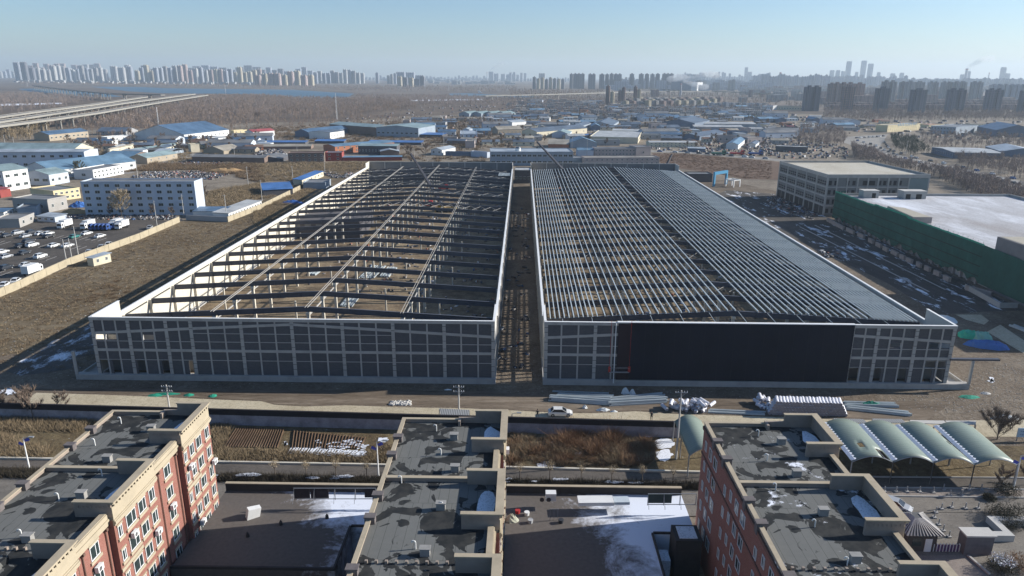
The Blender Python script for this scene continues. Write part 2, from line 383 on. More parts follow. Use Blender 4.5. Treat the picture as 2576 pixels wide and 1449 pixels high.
        for ya, yb in ((.56, bay*.95), (HL-bay*.9, HL)): bx(b, x, ya, SIDE, x+th, yb, HT)
        sw = b.build('side_wall', m, t)
        b = MB(); bx(b, x-.12*s, bay*.95, SIDE+.003, x+.42*s, HL-bay*.9, SIDE+.16); bx(b, x-.1*s, .57, HT+.003, x+.4*s, bay*.95+.1, HT+.07)
        b.build('coping', WHITE, sw)
        for i in range(1, 24):
            b = MB(); bx(b, x+.32*s, bay*i-.3, .1, x+.95*s, bay*i+.3, roofz(1)-.35); bx(b, x-.3*s, bay*i-.25, HP, x-.01*s, bay*i+.25, SIDE-.1)
            b.build('wall_column', CREAMC if m is CREAMC else CON, sw)
    # back wall with posts
    b = MB(); bx(b, .35, HL-.3, HP, HW-.35, HL, HT-.3); bw = b.build('back_wall', mat('back_panels', (.2, .2, .2), .2, .2, .9), t)
    b = MB(); bx(b, .31, HL-.34, HT-.29, HW-.31, HL+.05, HT); b.build('coping', CON2, bw)
    b = MB()
    for i in range(1, 9): bx(b, HW*i/9-.2, HL-.55, HP, HW*i/9+.2, HL-.31, HT-.35)
    b.build('post', CON2, bw)
    # floor
    fl_ = MB(); fl_.box(.4, .95, -.3, HW-.4, HL-.35, .12)
    fl_.build('floor_slab', HFLOOR, t)
    bay = HL/24
    # roof beams on each column line
    beam = None
    for i in range(1, 24):
        y = bay*i
        if beam is None:
            b = MB(); n = 16
            for j in range(n):
                a, c = .9+(HW-1.8)*j/n, .9+(HW-1.8)*(j+1)/n
                for (zo0, zo1, hw) in ((-1.1, -.06, .05), (-.06, .0, .22), (-1.16, -1.1, .22)):
                    za, zc = roofz(a), roofz(c)
                    vs = [(a, -hw, za+zo0), (c, -hw, zc+zo0), (c, hw, zc+zo0), (a, hw, za+zo0), (a, -hw, za+zo1), (c, -hw, zc+zo1), (c, hw, zc+zo1), (a, hw, za+zo1)]
                    b.add(vs, [(0,3,2,1),(4,5,6,7),(0,1,5,4),(1,2,6,5),(2,3,7,6),(3,0,4,7)])
                b.box(a-.02, -.16, (roofz(a))-1.08, a+.02, .16, roofz(a)-.07)
            beam = b.mesh('roof_beam', BEAMM)
        link('roof_beam', beam, t, (0, y, 0))
    # inner column lines
    colm = None; nc = 0; stuffcol = MB()
    for x in (20.2, 40.5, 60.8):
        for i in range(1, 24):
            h = roofz(x)-1.17
            if nc < 69:
                b = MB(); b.box(-.3, -.3, .1, .3, .3, h-.5); b.box(-.3, -.75, h-.5, .3, .75, h-.05)
                link('column', b.mesh('column', CREAMC), t, (x, bay*i, 0)); nc += 1
    if not purlins:
        for x, h in ((20.2, 0), (40.5, 0), (60.8, 0)):   # eaves beams along the column lines
            b = MB(); zt = roofz(x); b.box(x-.33, bay*.9, zt+.02, x-.27, HL-6, zt+.16); b.box(x+.25, bay*.9, zt+.02, x+.31, HL-6, zt+.2)
            b.build('ridge_purlin', PURL2, t)
            b = MB(); b.box(x-.08, bay, zt-2.3, x+.08, HL-4, zt-2.0); b.build('crane_beam', CON, t)
    pm = MB().box(-.18, -.18, .1, .18, .18, 6.4).mesh('inner_post', CREAMC)
    for i in range(1, 24):
        for x in (8, 30.4, 50.6, 66):
            if (i*7+int(x)) % 3 == 0: link('inner_post', pm, t, (x, bay*i, 0))
    for (y0, xa, xb) in ((bay*5.5, 2, 78), (bay*10.5, 2, 78), (bay*15.5, 2, 78), (bay*20.5, 2, 78))+(() if purlins else ((bay*12.5, 30, 78), (bay*18, 2, 78), (bay*22.5, 2, 78))):   # wind bracing in two bays
        b = MB(); n = 12
        for j in range(n):
            a, c = xa+(xb-xa)*j/n, xa+(xb-xa)*(j+1)/n
            if purlins or y0 > bay*12: b.bar((a, y0-bay/2, roofz(a)-.5), (c, y0+bay/2, roofz(c)-.5), .09); b.bar((c, y0-bay/2, roofz(c)-.5), (a, y0+bay/2, roofz(a)-.5), .09)
            if not purlins and y0 > bay*14: b.bar((a, y0, roofz(a)-.4), (c, y0, roofz(c)-.4), .25)
        if b.v: b.build('roof_bracing', PURL2, t)
    return t, X
HFLOOR = groundmat('hall_floor', [(.08, .06, .04), (.17, .125, .08), (.26, .2, .125), (.34, .27, .175)], s1=.06, s2=.4, s3=2.5, snow=(.69, .73, .09), stretch=(.8, 1, 1))
HALL_L, XL = hall('factory_hall', 'unfinished grey concrete factory hall left of the alley, roof beams bare', -86.1, False, False)
HALL_R, XR = hall('factory_hall', 'unfinished concrete hall right of the alley with steel purlins on its roof and navy cladding', 4.78, True, True)
# purlins of the right hall
bay = HL/24
xs = []
x = 1.6
while x < HW-1:
    if 41.8 < x < 45.6: x = 45.6; continue
    xs.append(x); x += (1.0 if x < 11 else (1.62 if x < 44 else (1.55 if x < 69 else .9)))
xs = xs[:84]
def purlin_mesh(L):
    b = MB(); b.box(-.1, 0, 0, .11, L, .03); b.box(-.1, 0, .03, -.07, L, .24); b.box(-.1, 0, .24, .1, L, .27)
    return b.mesh('purlin', PURL)
PM = purlin_mesh(HL-bay*1.05-8)
for i, x in enumerate(xs):
    o = link('purlin', PM, HALL_R, (x, bay*.98, roofz(x)+.02)); o.rotation_euler = (0, 0, 0)
b = MB()
for i in range(12): b.bar((4+i*6.2, bay*.1, roofz(4+i*6.2)-.3), (4+i*6.2+.2, bay, roofz(4+i*6.2)-.1), .07)
b.build('tie_rod', PURL, HALL_R)
for k in range(4):
    b = MB(); y = bay*(2.5+5*k)
    for j in range(24):
        a = 2+j*3.2; b.bar((a, y-2, roofz(a)-.15), (a+3, y+2, roofz(a+3)-.15), .08)
    b.build('sag_rod', PURL2, HALL_R)
# small purlin stubs at the far right corner of the left hall
for k in range(14):
    b = MB(); b.box(74+k*.45, HL-35, roofz(77)+.02, 74.2+k*.45, HL-24, roofz(77)+.25); b.build('purlin', PURL, HALL_L)
# navy cladding on the right hall front
b = MB(); b.box(17.0, -.22, HP+.05, 60.9, -.08, HT+.05); cl = b.build('cladding', NAVY, HALL_R)
for i_ in range(1, 15): b = MB(); b.box(17.0+i_*2.93, -.235, HP+.06, 17.03+i_*2.93, -.222, HT+.04); b.build('panel_joint', mat('joint_grey', (.03, .034, .045), .2, 1), cl)
b = MB(); b.box(14.4, -.3, HT+.065, 61, .45, HT+.2); b.build('flashing', WHITE, cl)
b = MB(); b.box(14.6, -.2, HP+.05, 16.98, -.08, HT-.2); b.build('cladding', mat('wine_membrane', (.022, .012, .018), .2, .3, .8), HALL_R)
# free-standing corner posts beside the outer corners of both halls
for t_, x, lab in ((HALL_L, -4.25, 'left'), (HALL_R, HW+4.25, 'right')):
    b = MB(); b.box(x-.22, -.45, HP, x+.22, 0, 6.2); b.build('porch_post', CON, t_)
b = MB(); b.box(HW-.3, -.3, 6.25, HW+9.5, .5, 6.6); b.build('porch_beam', BEAMM, HALL_R)
# ================================================================== THE THREE APARTMENT BLOCKS IN FRONT
BRICK, _t, _b = newmat('red_brick', .9); MT['red_brick'] = BRICK
_v = coords(_t); _br = N(_t, 'ShaderNodeTexBrick'); _br.inputs['Scale'].default_value = 1
for _k, _x in (('Brick Width', .26), ('Row Height', .085), ('Mortar Size', .008)): _br.inputs[_k].default_value = _x
_br.inputs['Color1'].default_value = (.28, .105, .082, 1); _br.inputs['Color2'].default_value = (.22, .08, .063, 1); _br.inputs['Mortar'].default_value = (.33, .22, .17, 1)
_sx = N(_t, 'ShaderNodeSeparateXYZ'); _t.links.new(_v, _sx.inputs[0]); _cx = N(_t, 'ShaderNodeCombineXYZ')
_t.links.new(math_(_t, 'ADD', _sx.outputs[0], _sx.outputs[1]), _cx.inputs[0]); _t.links.new(_sx.outputs[2], _cx.inputs[1]); _t.links.new(_cx.outputs[0], _br.inputs['Vector'])
_t.links.new(mix(_t, ramp(_t, noise(_t, _v, .35, 5), [(.45, (0, 0, 0)), (.75, (.45,)*3)]), _br.outputs[0], (.2, .09, .06)), _b.inputs['Base Color'])
CREAM = mat('cream_stucco', (.43, .365, .26), .15, .5, .85, bmp=.01)
COPE = mat('coping_stone', (.42, .35, .25), .2, .6, .9)
PINK = mat('parapet_inside', (.3, .245, .2), .25, .5, .9)
GLASS = mat('window_glass', (.035, .05, .05), .4, .7, .12, spec=.6)
FRAME = mat('window_frame', (.72, .73, .72), .1, 1, .5)
PIPEW = mat('white_pipe', (.75, .74, .7), .1, 1, .5)
def roofmat(name, snow=None):
    m, t, b = newmat(name, .9); b.inputs['Specular IOR Level'].default_value = .15; v = coords(t)
    n1 = noise(t, v, .3, 4, .5, 1.2); n2 = noise(t, v, 1.5, 5); n3 = noise(t, coords(t, 'Object', (1, 6, 1)), 2, 4)
    dark = ramp(t, n1, [(.50, (0, 0, 0)), (.51, (1, 1, 1))])
    w = N(t, 'ShaderNodeTexBrick'); w.inputs['Scale'].default_value = 1; w.inputs['Brick Width'].default_value = 1.0; w.inputs['Row Height'].default_value = 9; w.inputs['Mortar Size'].default_value = .025
    w.inputs['Color1'].default_value = (1, 1, 1, 1); w.inputs['Color2'].default_value = (.93, .93, .93, 1); w.inputs['Mortar'].default_value = (.55, .55, .55, 1); t.links.new(v, w.inputs[0])
    g = mix(t, n2, (.125, .128, .118), (.175, .174, .16)); g = mix(t, math_(t, 'MULTIPLY', n3, .45), g, (.15, .15, .145))
    mm = N(t, 'ShaderNodeMix', data_type='RGBA', blend_type='MULTIPLY'); mm.inputs[0].default_value = 1
    t.links.new(g, mm.inputs[6]); t.links.new(w.outputs[0], mm.inputs[7])
    d = mix(t, ramp(t, noise(t, v, .8, 5), [(.4, (0, 0, 0)), (.62, (1, 1, 1))]), (.022, .024, .025), (.042, .042, .04)); col = mix(t, dark, mm.outputs[2], d)
    if snow:
        sn = noise(t, v, snow[2], 7, .75, .3); col = mix(t, ramp(t, sn, [(snow[0], (0, 0, 0)), (snow[1], (1, 1, 1))]), col, (.75, .77, .82))
    t.links.new(col, b.inputs['Base Color']); bump(t, b, n2, .5, .02); return m
ROOFM = roofmat('bitumen_roof'); ROOFS = roofmat('bitumen_roof_with_snow', (.6, .66, .25))
SNOWM = groundmat('patchy_snow', [(.74, .76, .8), (.8, .82, .86)], bmp=.03)
def patchsnow(name, thr, scale, base=(.078, .068, .06)):
    m, t, b = newmat(name, .85); v = coords(t, 'world'); n = noise(t, v, scale, 8, .72, .3); n2 = noise(t, v, 2, 4)
    # more snow towards the local +x edge, where the block's shade keeps it from melting
    sx = N(t, 'ShaderNodeSeparateXYZ'); t.links.new(N(t, 'ShaderNodeTexCoord').outputs['Generated'], sx.inputs[0])
    k = math_(t, 'ADD', math_(t, 'MULTIPLY', n, .55), math_(t, 'MULTIPLY', math_(t, 'ADD', sx.outputs[0], math_(t, 'MULTIPLY', sx.outputs[1], .42)), .42))
    g = mix(t, n2, base, tuple(x*1.9 for x in base))
    col = mix(t, ramp(t, k, [(thr, (0, 0, 0)), (thr+.10, (1, 1, 1))]), g, (.7, .74, .82)); t.links.new(col, b.inputs['Base Color']); bump(t, b, n2, .4, .03); return m
PODM = patchsnow('podium_roof', .60, .18)
ZR, ZP, ZU = 17.7, 18.1, 19.35
def win_meshes(w, h):
    g = MB(); g.box(-.02, -w/2+.06, .06, .03, w/2-.06, h-.06)
    f = MB(); e = .09
    for a in ((-w/2, 0, -w/2+e, h), (w/2-e, 0, w/2, h), (-w/2+e, 0, w/2-e, e), (-w/2+e, h-e, w/2-e, h), (-.04+w*.1, e, .04+w*.1, h-e)):
        f.box(-.03, a[0], a[1], .07, a[2], a[3])
    s = MB(); s.box(-.02, -w/2-.18, -.34, .16, w/2+.18, -.02); l = MB(); l.box(-.02, -w/2-.12, h+.02, .11, w/2+.12, h+.24)
    return g.mesh('window', GLASS), f.mesh('frame', FRAME), s.mesh('sill', CREAM), l.mesh('lintel', CREAM)
WM = {w: win_meshes(w, h) for w, h in ((.75, 1.3), (1.15, 1.5), (1.45, 1.5), (1.8, 1.5))}
DRK = mat('dark_sill', (.2, .1, .075), .2, 1, .9)
ACM = MB().box(0, -.45, 0, .38, .45, .62).mat(1).cyl((.385, -.1, .31), (.39, -.1, .31), .24, n=10).mesh('air_conditioner', [WHITE, mat('ac_grille', (.12, .12, .12))])
def add_window(t, x, y, z, w, side, sills=True):
    g, f, s, l = WM[w]; o = link('window', g, t, (x, y, z), 0 if side > 0 else math.pi)
    link('frame', f, o)
    if sills: link('sill', s, o); link('lintel', l, o)
    return o
def apartment(x0, y0, wid, label, sides, seed, snowy=False):
    g = random.Random(seed); t = thing('apartment_block', label, 'apartment building', (x0, y0, 0), HYAW)
    mods = [('U', 0, -7.6), ('g', -7.6, -14.1), ('U', -14.1, -22.3), ('g', -22.3, -28.3), ('U', -28.3, -36.5), ('g', -36.5, -44)]
    ins = .65; W_ = wid
    poly = [(0, -44)]
    for k, a, c in reversed(mods):
        xe = W_ if k == 'U' else W_-ins; poly += [(xe, c), (xe, a)]
    poly.append((0, 0))
    b = MB(); b.prism(poly, -.3, ZR-.35); wall = b.build('wall', BRICK, t)
    b = MB(); b.prism(poly, ZR-.35, ZR); b.build('roof', ROOFS if snowy else ROOFM, t)
    # low parapets on west, far end and the recessed stretches
    b = MB(); b.box(0, -44, ZR, .3, 0, ZP); b.box(.3, -.3, ZR, W_*.55, 0, ZP); b.box(.3, -14.0, ZR, W_-ins, -13.6, ZR+.42)
    for k, a, c in mods:
        if k == 'g': b.box(W_-ins-.35, c, ZR, W_-ins, a, ZP)
    pp = b.build('parapet', PINK, t)
    b = MB(); b.box(-.08, -44, ZP, .4, .08, ZP+.09); b.box(.4, -.38, ZP, W_*.55, .08, ZP+.09); b.box(.38, -14.05, ZR+.42, W_-ins-.4, -13.55, ZR+.5)
    for k, a, c in mods:
        if k == 'g': b.box(W_-ins-.45, c+.02, ZP, W_-ins+.12, a-.02, ZP+.09)
    b.build('coping', COPE, pp)
    for y in (-5.2, -9.3, -17.5, -21.4, -29, -33.5):     # small piers on the west parapet
        b = MB(); b.box(-.25, y-.35, ZR-.5, .75, y+.35, ZP+.32); b.box(-.32, y-.42, ZP+.321, .82, y+.42, ZP+.42); b.build('pier', mat('dark_stone', (.15, .13, .125), .3, 1), t)
    # stepped far end: two raised blocks
    for xa, xb in ((W_*.55, W_*.8),):
        b = MB(); b.box(xa, -1.3, ZR, xa+.3, -.0, ZP+.3); b.box(xa+.3, -.3, ZR, xb, 0, ZP+.3); b.build('parapet', PINK, t)
    for k, a, c in mods:
        if k == 'U':
            xa = W_-3.7
            b = MB(); b.box(W_-.32, c, ZR, W_, a, ZU); b.box(xa, a-.32, ZR, W_-.32, a, ZU); b.box(xa, c, ZR, W_-.32, c+.32, ZU)
            up = b.build('raised_parapet', PINK, t)
            b = MB(); b.box(W_-.42, c-.1, ZU, W_+.42, a+.1, ZU+.12); b.box(xa-.08, a-.42, ZU, W_-.42, a+.1, ZU+.12); b.box(xa-.08, c-.1, ZU, W_-.42, c+.42, ZU+.12)
            b.build('coping', COPE, up)
            b = MB(); b.box(W_+.004, c-.05, ZR-.95, W_+.2, a+.05, ZR-.3); b.box(W_+.2, c-.05, ZR-.75, W_+.3, a+.05, ZR-.45); b.box(W_+.004, c, ZR-.3, W_+.1, a, ZU-.55); b.box(W_+.004, c-.05, ZU-.2, W_+.3, a+.05, ZU-.003)
            b.build('cornice', CREAM, up)
            b = MB()
            nd = int((a-c)/.55)
            for i in range(nd):
                y = c+.25+i*(a-c-.3)/nd; b.box(W_+.104, y, ZU-.52, W_+.27, y+.22, ZU-.203)
            b.build('dentils', CREAM, up)
            b = MB(); b.box(xa+.1, c-.06, ZU-.28, W_-.1, c-.004, ZU-.02)
            for i in range(8): b.box(xa+.35+i*.42, c-.05, ZU-.6, xa+.53+i*.42, c-.004, ZU-.282)
            b.build('dentils', PINK, up)
            sn = MB(); n_ = 14; pts = []
            for i in range(n_):
                an = 2*math.pi*i/n_; rr = g.uniform(.75, 1.0); pts.append((W_-1.55+math.cos(an)*1.1*rr, (a+c)/2+math.sin(an)*(a-c)*.36*rr))
            sn.prism(pts, ZR+.004, ZR+.05); sn.build('snow_patch', SNOWM, t)
        else:
            b = MB(); b.box(W_-ins+.004, c+.01, ZR-.85, W_-ins+.22, a-.01, ZP-.01); b.box(W_-ins+.22, c+.01, ZR-.35, W_-ins+.34, a-.01, ZR-.1); b.build('cornice', CREAM, pp)
            for yy in (c+(a-c)*.12, c+(a-c)*.26, c+(a-c)*.9):
                b = MB(); b.cyl((W_-ins+.12, yy, -.2), (W_-ins+.12, yy, ZR-.86), .07, n=6); b.box(W_-ins+.02, yy-.14, ZR-1.15, W_-ins+.36, yy+.14, ZR-.86); b.build('downpipe', mat('brown_pipe', (.16, .1, .075)), t)
    rows = [ZR-2.75-2.8*i for i in range(5)]
    if 'E' in sides:
        for k, a, c in mods:
            L = a-c
            if k == 'U': spec = ((.10, .75), (.35, 1.8), (.62, 1.45), (.87, 1.15))
            else: spec = ((.58, 1.45),)
            if (k, a) == ('U', 0): spec = ((.08, .75), (.30, 1.15), (.55, 1.45), (.86, 1.15))
            x = W_ if k == 'U' else W_-ins
            for r, z in enumerate(rows):
                for f, w in spec:
                    y = c+L*f; add_window(t, x, y, z, w, 1)
                    if g.random() < .22: link('air_conditioner', ACM, t, (x+.2, y+g.choice((-.3, .5)), z-1.15-.1))
                if k == 'U' and r in (1, 4):
                    b = MB(); b.box(x+.003, c, z-1.0, x+.1, c+L*.5 if r == 1 else a, z-.6); b.build('string_course', CREAM, t)
    if 'W' in sides:
        for r, z in enumerate(rows):
            for i in range(19):
                y = -1.7-2.2*i
                if i % 5 == 3: continue
                add_window(t, 0, y, z-(0.7 if i % 5 == 4 else 0), (.75, 1.15, 1.45, 1.15, .75)[i % 5], -1, False)
        b = MB(); b.box(-.12, -44, ZR-3.9, -.003, 0, ZR-3.65); b.box(-.18, -44, ZR-.5, -.003, 0, ZR-.1); b.build('string_course', DRK, t)
    if 'N' in sides:
        pass
    # things on the roof
    for i in range(7):
        x, y = g.uniform(1.5, W_-5), -2-5.6*i-g.uniform(0, 2.5)
        b = MB(); b.tube([(x, y, ZR), (x, y, ZR+.75), (x-.1, y, ZR+.88), (x-.28, y, ZR+.88), (x-.33, y, ZR+.72)], .065); b.build('vent_pipe', PIPEW, t)
    for i in range(4):
        x, y = g.choice((W_*.45, W_*.56, W_*.5)), -4.9-7.2*i
        b = MB(); b.box(x, y, ZR, x+.9, y+.55, ZR+.75); b.box(x-.08, y-.08, ZR+.76, x+.98, y+.63, ZR+.84); b.build('roof_hatch', mat('hatch_concrete', (.3, .29, .27), .2, 1), t)
    for i in range(12):
        x = 1+i*(W_-2)/12; b = MB(); b.box(x, -27.6, ZR, x+.25, -27.35, ZR+.32); b.build('roof_stub', PINK, t)
    b = MB(); x, y = W_*.42, -30.5; b.box(x, y, ZR, x+1.6, y+1.5, ZR+.6); b.build('stair_hatch', ROOFM, t)
    return t
AP_L = apartment(-51.7, 83.2, 12.4, 'red brick apartment block with cream cornice and sunlit windows, leftmost of the three', 'E', 1)
AP_M = apartment(-13.8, 81.6, 13.0, 'middle apartment block seen almost from above, patched grey roof between two snowy low roofs', 'E', 2)
AP_R = apartment(24.5, 81.0, 13.6, 'shaded dark red apartment block beside the green arched canopies, snow on its roof', 'W', 3, True)
# ------------------------------------------------------------------ podium roofs between the blocks
BLK = mat('shade_dark_render', (.055, .05, .048), .3, .6, .9)  # shade of the parapet's near face put into the colour; tower and drains share it
def podium(xa, xb, y1, label, hole, stair, yend=51.5):
    t = thing('podium_building', label, 'low building', (xa, y1, 0), HYAW); w = xb-xa; y0 = -(y1-yend)
    hx, hy = hole
    b = MB(); b.prism([(0, y0), (hx, y0), (hx, hy), (w, hy), (w, 0), (0, 0)], -.3, 4.5); b.build('roof_slab', PODM, t)
    b = MB(); b.box(0, -.3, 4.5, w, 0, 5.6); b.box(0, y0, 4.5, hx, y0+.25, 4.85); b.box(hx-.25, y0+.25, 4.5, hx, hy, 4.75); b.box(hx, hy, 4.5, w, hy+.25, 4.75); pa = b.build('parapet', BLK, t)
    b = MB(); b.box(0, -.4, 5.6, w, .1, 5.7); b.build('coping', COPE, pa)
    g = random.Random(int(xa*7))
    for i in range(3):
        x, y = g.uniform(4, w-8), g.uniform(y0+6, -6); b = MB(); b.cyl((x, y, 4.5), (x, y, 4.95), .25, .2, 8); b.cyl((x, y, 4.95), (x, y, 5.15), .1, .1, 6); b.build('roof_drain', BLK, t)
    if stair:
        x, y = w-3.3, hy-3.3; b = MB(); b.box(x, y, 0, x+3.2, y+3.2, 6.0); b.build('stair_tower', BLK, t); b = MB(); b.box(x+.5, y+.4, 6.0, x+2.7, y+2.8, 6.1); b.box(x-2.2, y-.5, 0, x-.6, y+1.6, 3.5); b.build('snow_cap', SNOWM, t)
    return t
POD_L = podium(-39.6, -14.6, 86.4, 'low podium roof, dark and part snowy, left of the middle apartment block', (19.3, -8.2), False, 69.8)
POD_R = podium(-.6, 23.6, 86.2, 'low podium roof with bright snow, between the middle and right apartment blocks', (18.8, -9.1), True)
# ================================================================== FOREGROUND GROUND: SITE ROAD, WALL, PLOTS, STREET
FA, FB, FC, FD = (0, 760), (680, 760), (1360, 760), (2036, 760)
FE, FF, FH, FI = (0, 1145), (680, 1145), (1360, 1145), (2036, 1145)
S6 = (1300, 1010); T7 = (1976, 1010); V5 = (340, 1060); F3 = 3.389
def gz(b, x, y, z=0.0): return GZ(b, x, y, z, F3)
WEED = groundmat('weedy_soil', [(.07, .048, .028), (.12, .088, .048), (.17, .13, .072), (.22, .175, .10)], s1=.15, s2=1.2, s3=5, speck=((.4, .38, .33), .72), bmp=.25)
sheetp('site_road', [(46, 1018), (92, 989.5), (250, 994), (400, 1000), (560, 1007), (659, 1011), (691, 1020), (770, 1024), (870, 1021), (1020, 1026), (1180, 1029), (1290, 1034), (1400, 1040), (1490, 1041), (1600, 1036), (1700, 1043), (1794, 1046), (1940, 1050), (2096, 1056), (2330, 1061), (2576, 1057), (2700, 1060), (2700, 1100), (1700, 1101), (0, 1050)], CONC, .12)
sheetp('verge', [(-60, 1050), (0, 1051), (1700, 1101), (2700, 1128), (2700, 1205), (1762, 1192), (1280, 1179.5), (973, 1174.5), (640, 1168), (-60, 1156)], WEED, .13)
sheetp('road', [(-80, 1155), (0, 1157), (640, 1168), (973, 1175), (1280, 1180), (1762, 1192), (2140, 1203), (2760, 1207), (2760, 1238), (2330, 1230), (2060, 1231), (1770, 1219), (1280, 1212), (640, 1200), (0, 1183), (-80, 1181)], ASPH, .14)
sheetp('road', [(-80, 1202), (0, 1204), (640, 1216), (1280, 1231), (1770, 1236), (2060, 1248), (2330, 1252), (2760, 1258), (2760, 1292), (2200, 1290), (1770, 1300), (0, 1300), (-80, 1290)], ASPH2, .145)
sheetp('median', [(-80, 1182), (0, 1184), (640, 1200), (1280, 1212), (1770, 1219), (1770, 1236), (1280, 1231), (640, 1216), (0, 1204), (-80, 1201)], MUD, .16)
sheetp('median', [(2060, 1231.5), (2330, 1230.5), (2760, 1238.5), (2760, 1257), (2330, 1252), (2060, 1247.5)], PAVE, .17)
sheet('plaza', [G(2150, 1291), G(2760, 1293), (62, 56, 0), (37, 56, 0), (37, 80, 0)], ASPH2, .15)
sheet('paving', [GZ(FI, *p) for p in ((1500, 1260), (2030, 1250), (2230, 1449), (1600, 1500))], PAVE, .165)
def kerbline(pts, w, h, m, name='kerb'):
    b = MB()
    for a, c in zip(pts[:-1], pts[1:]): b.bar((a[0], a[1], h/2), (c[0], c[1], h/2), w, h)
    return b.build(name, m, kind='structure')
kerbline([G(u, v) for u, v in ((-60, 1155), (640, 1167.5), (1280, 1179.5), (1762, 1191.5))], .35, .45, CREAMC)
for ln in ([(-60, 1182), (640, 1200), (1280, 1212), (1770, 1219)], [(2140, 1202), (2760, 1206)], [(2060, 1231), (2330, 1230), (2760, 1238)], [(2060, 1248), (2330, 1252), (2760, 1257)]):
    kerbline([G(*p) for p in ln], .2, .3, CON)
sheetp('verge', [(-60, 990), (60, 975), (250, 978), (1250, 985), (1380, 998), (2400, 1012), (2330, 1058), (2096, 1052), (1794, 1042), (1700, 1040), (1600, 1033), (1490, 1038), (1400, 1037), (1180, 1026), (870, 1018), (770, 1021), (691, 1017), (659, 1008), (560, 1004), (400, 997), (92, 987), (20, 1012)], groundmat('wheel_tracks', [(.075, .056, .04), (.14, .108, .078), (.19, .15, .11), (.27, .22, .165)], s1=.2, s2=1.1, s3=6, stretch=(.12, 1, 1), bmp=.2), .105)
# ---- boundary wall, tall panels with a stained lower half
def wallrun(name, label, pts, h, m, cap=None, th=.25, post=None, cat='wall', pm=None):
    t = thing(name, label, cat, (pts[0][0], pts[0][1], 0)); o = Vector((pts[0][0], pts[0][1], 0)); b = MB(); c = MB(); ps = []
    for p, q in zip(pts[:-1], pts[1:]):
        p = Vector((p[0], p[1], 0))-o; q = Vector((q[0], q[1], 0))-o; hh = Vector((0, 0, h/2)); b.bar(p+hh, q+hh, th, h)
        if cap: zz = Vector((0, 0, h+.06)); c.bar(p+zz, q+zz, th+.12, .12)
        if post:
            n = max(1, round((q-p).length/post))
            for i in range(n): ps.append(p.lerp(q, i/n))
    b.build('wall_panel', m, t)
    if cap: c.build('coping', cap, t)
    if ps:
        me = MB().box(-th*.8, -th*.8, 0, th*.8, th*.8, h+.15).mesh('pillar', pm or m)
        for p in ps[:95]: link('pillar', me, t, p)
    return t
STAIN, _t, _b = newmat('stained_whitewash', .95); _v = coords(_t); _n = noise(_t, _v, .5, 6, .7); _n2 = noise(_t, _v, 3, 5)
_b.inputs['Specular IOR Level'].default_value = .1
_t.links.new(mix(_t, _n2, mix(_t, ramp(_t, _n, [(.35, (0, 0, 0)), (.6, (1, 1, 1))]), (.17, .155, .16), (.42, .4, .43)), (.25, .23, .25)), _b.inputs['Base Color'])
P0, P1 = G(-80, 1051), G(1712, 1102)
w = wallrun('boundary_wall', 'long stained boundary wall with black top band along the pale site road', [P0, P1], 3.1, STAIN, th=.3)
b = MB(); d_ = P1-P0; n_ = Vector((d_.y, -d_.x, 0)).normalized()*.17
b.bar(n_+Vector((0, 0, 2.62)), d_+n_+Vector((0, 0, 2.62)), .03, 1.05); b.bar(Vector((0, 0, 3.13)), d_+Vector((0, 0, 3.13)), .42, .06); b.build('black_band', mat('tarred_band', (.018, .016, .02), .2, .5, .9), w)
# ---- furrowed vegetable plot
SOILD = groundmat('furrow_soil', [(.06, .038, .025), (.10, .065, .042), (.14, .095, .06)], s1=.2, s2=2, s3=8)
def furrows(p0, p1, p2, p3, n, label):
    b = MB()
    for i in range(n):
        a = p0.lerp(p1, (i+.1)/n); c = p0.lerp(p1, (i+.8)/n); e = p3.lerp(p2, (i+.1)/n); g = p3.lerp(p2, (i+.8)/n); m1 = (a+c)/2; m2 = (e+g)/2
        zz = Vector((0, 0, .16)); z1 = Vector((0, 0, .40)); b.add([a+zz, c+zz, m1+z1, e+zz, g+zz, m2+z1], [(0, 1, 2), (1, 4, 5, 2), (4, 3, 5), (3, 0, 2, 5)])
    o = b.build('plot_furrows', SOILD); o['kind'] = 'stuff'; o['label'] = label; o['category'] = 'furrows'; return o
furrows(gz(V5, 870, 465), gz(V5, 1370, 475), gz(V5, 1430, 300), gz(V5, 985, 288), 21, 'dark furrows of the vegetable plot beside the brick block, left patch')
furrows(gz(V5, 1480, 478), gz(V5, 2120, 480), gz(V5, 2170, 380), gz(V5, 1500, 318), 24, 'dark furrows of the vegetable plot, right patch with snow beside it')
def snowpatch(uvs, jag=.25, z=.2, seed=1, name='snow'):
    g = random.Random(seed); pts = []
    P = [Vector((p[0], p[1], 0)) for p in uvs]; n = len(P)
    for i in range(n):
        a, c = P[i], P[(i+1) % n]; L = (c-a).length; k = max(2, int(L/.5))
        for j in range(k):
            q = a.lerp(c, j/k); pts.append(q+Vector((g.uniform(-jag, jag), g.uniform(-jag, jag), 0)))
    return sheet(name, pts, SNOWM, z, kind='structure')
b = MB(); g_ = random.Random(5)
for i in range(26):                                      # melt-left snow lying in strips between the rows
    x = 1450+i*27; p = gz(V5, x, 540-g_.uniform(0, 12)); q = gz(V5, x+42, 470+i*1.6); b.bar(p+Vector((0, 0, .3)), q+Vector((0, 0, .3)), .16+.1*(i % 3), .05)
for i in range(70):
    x, y = g_.uniform(1700, 2130), g_.uniform(410, 550); p = gz(V5, x, y); b.bar(p+Vector((0, 0, .32)), p+Vector((g_.uniform(.4, 1.3), g_.uniform(-.4, .5), .32)), g_.uniform(.1, .35), .05)
o = b.build('snow', SNOWM); o['kind'] = 'structure'
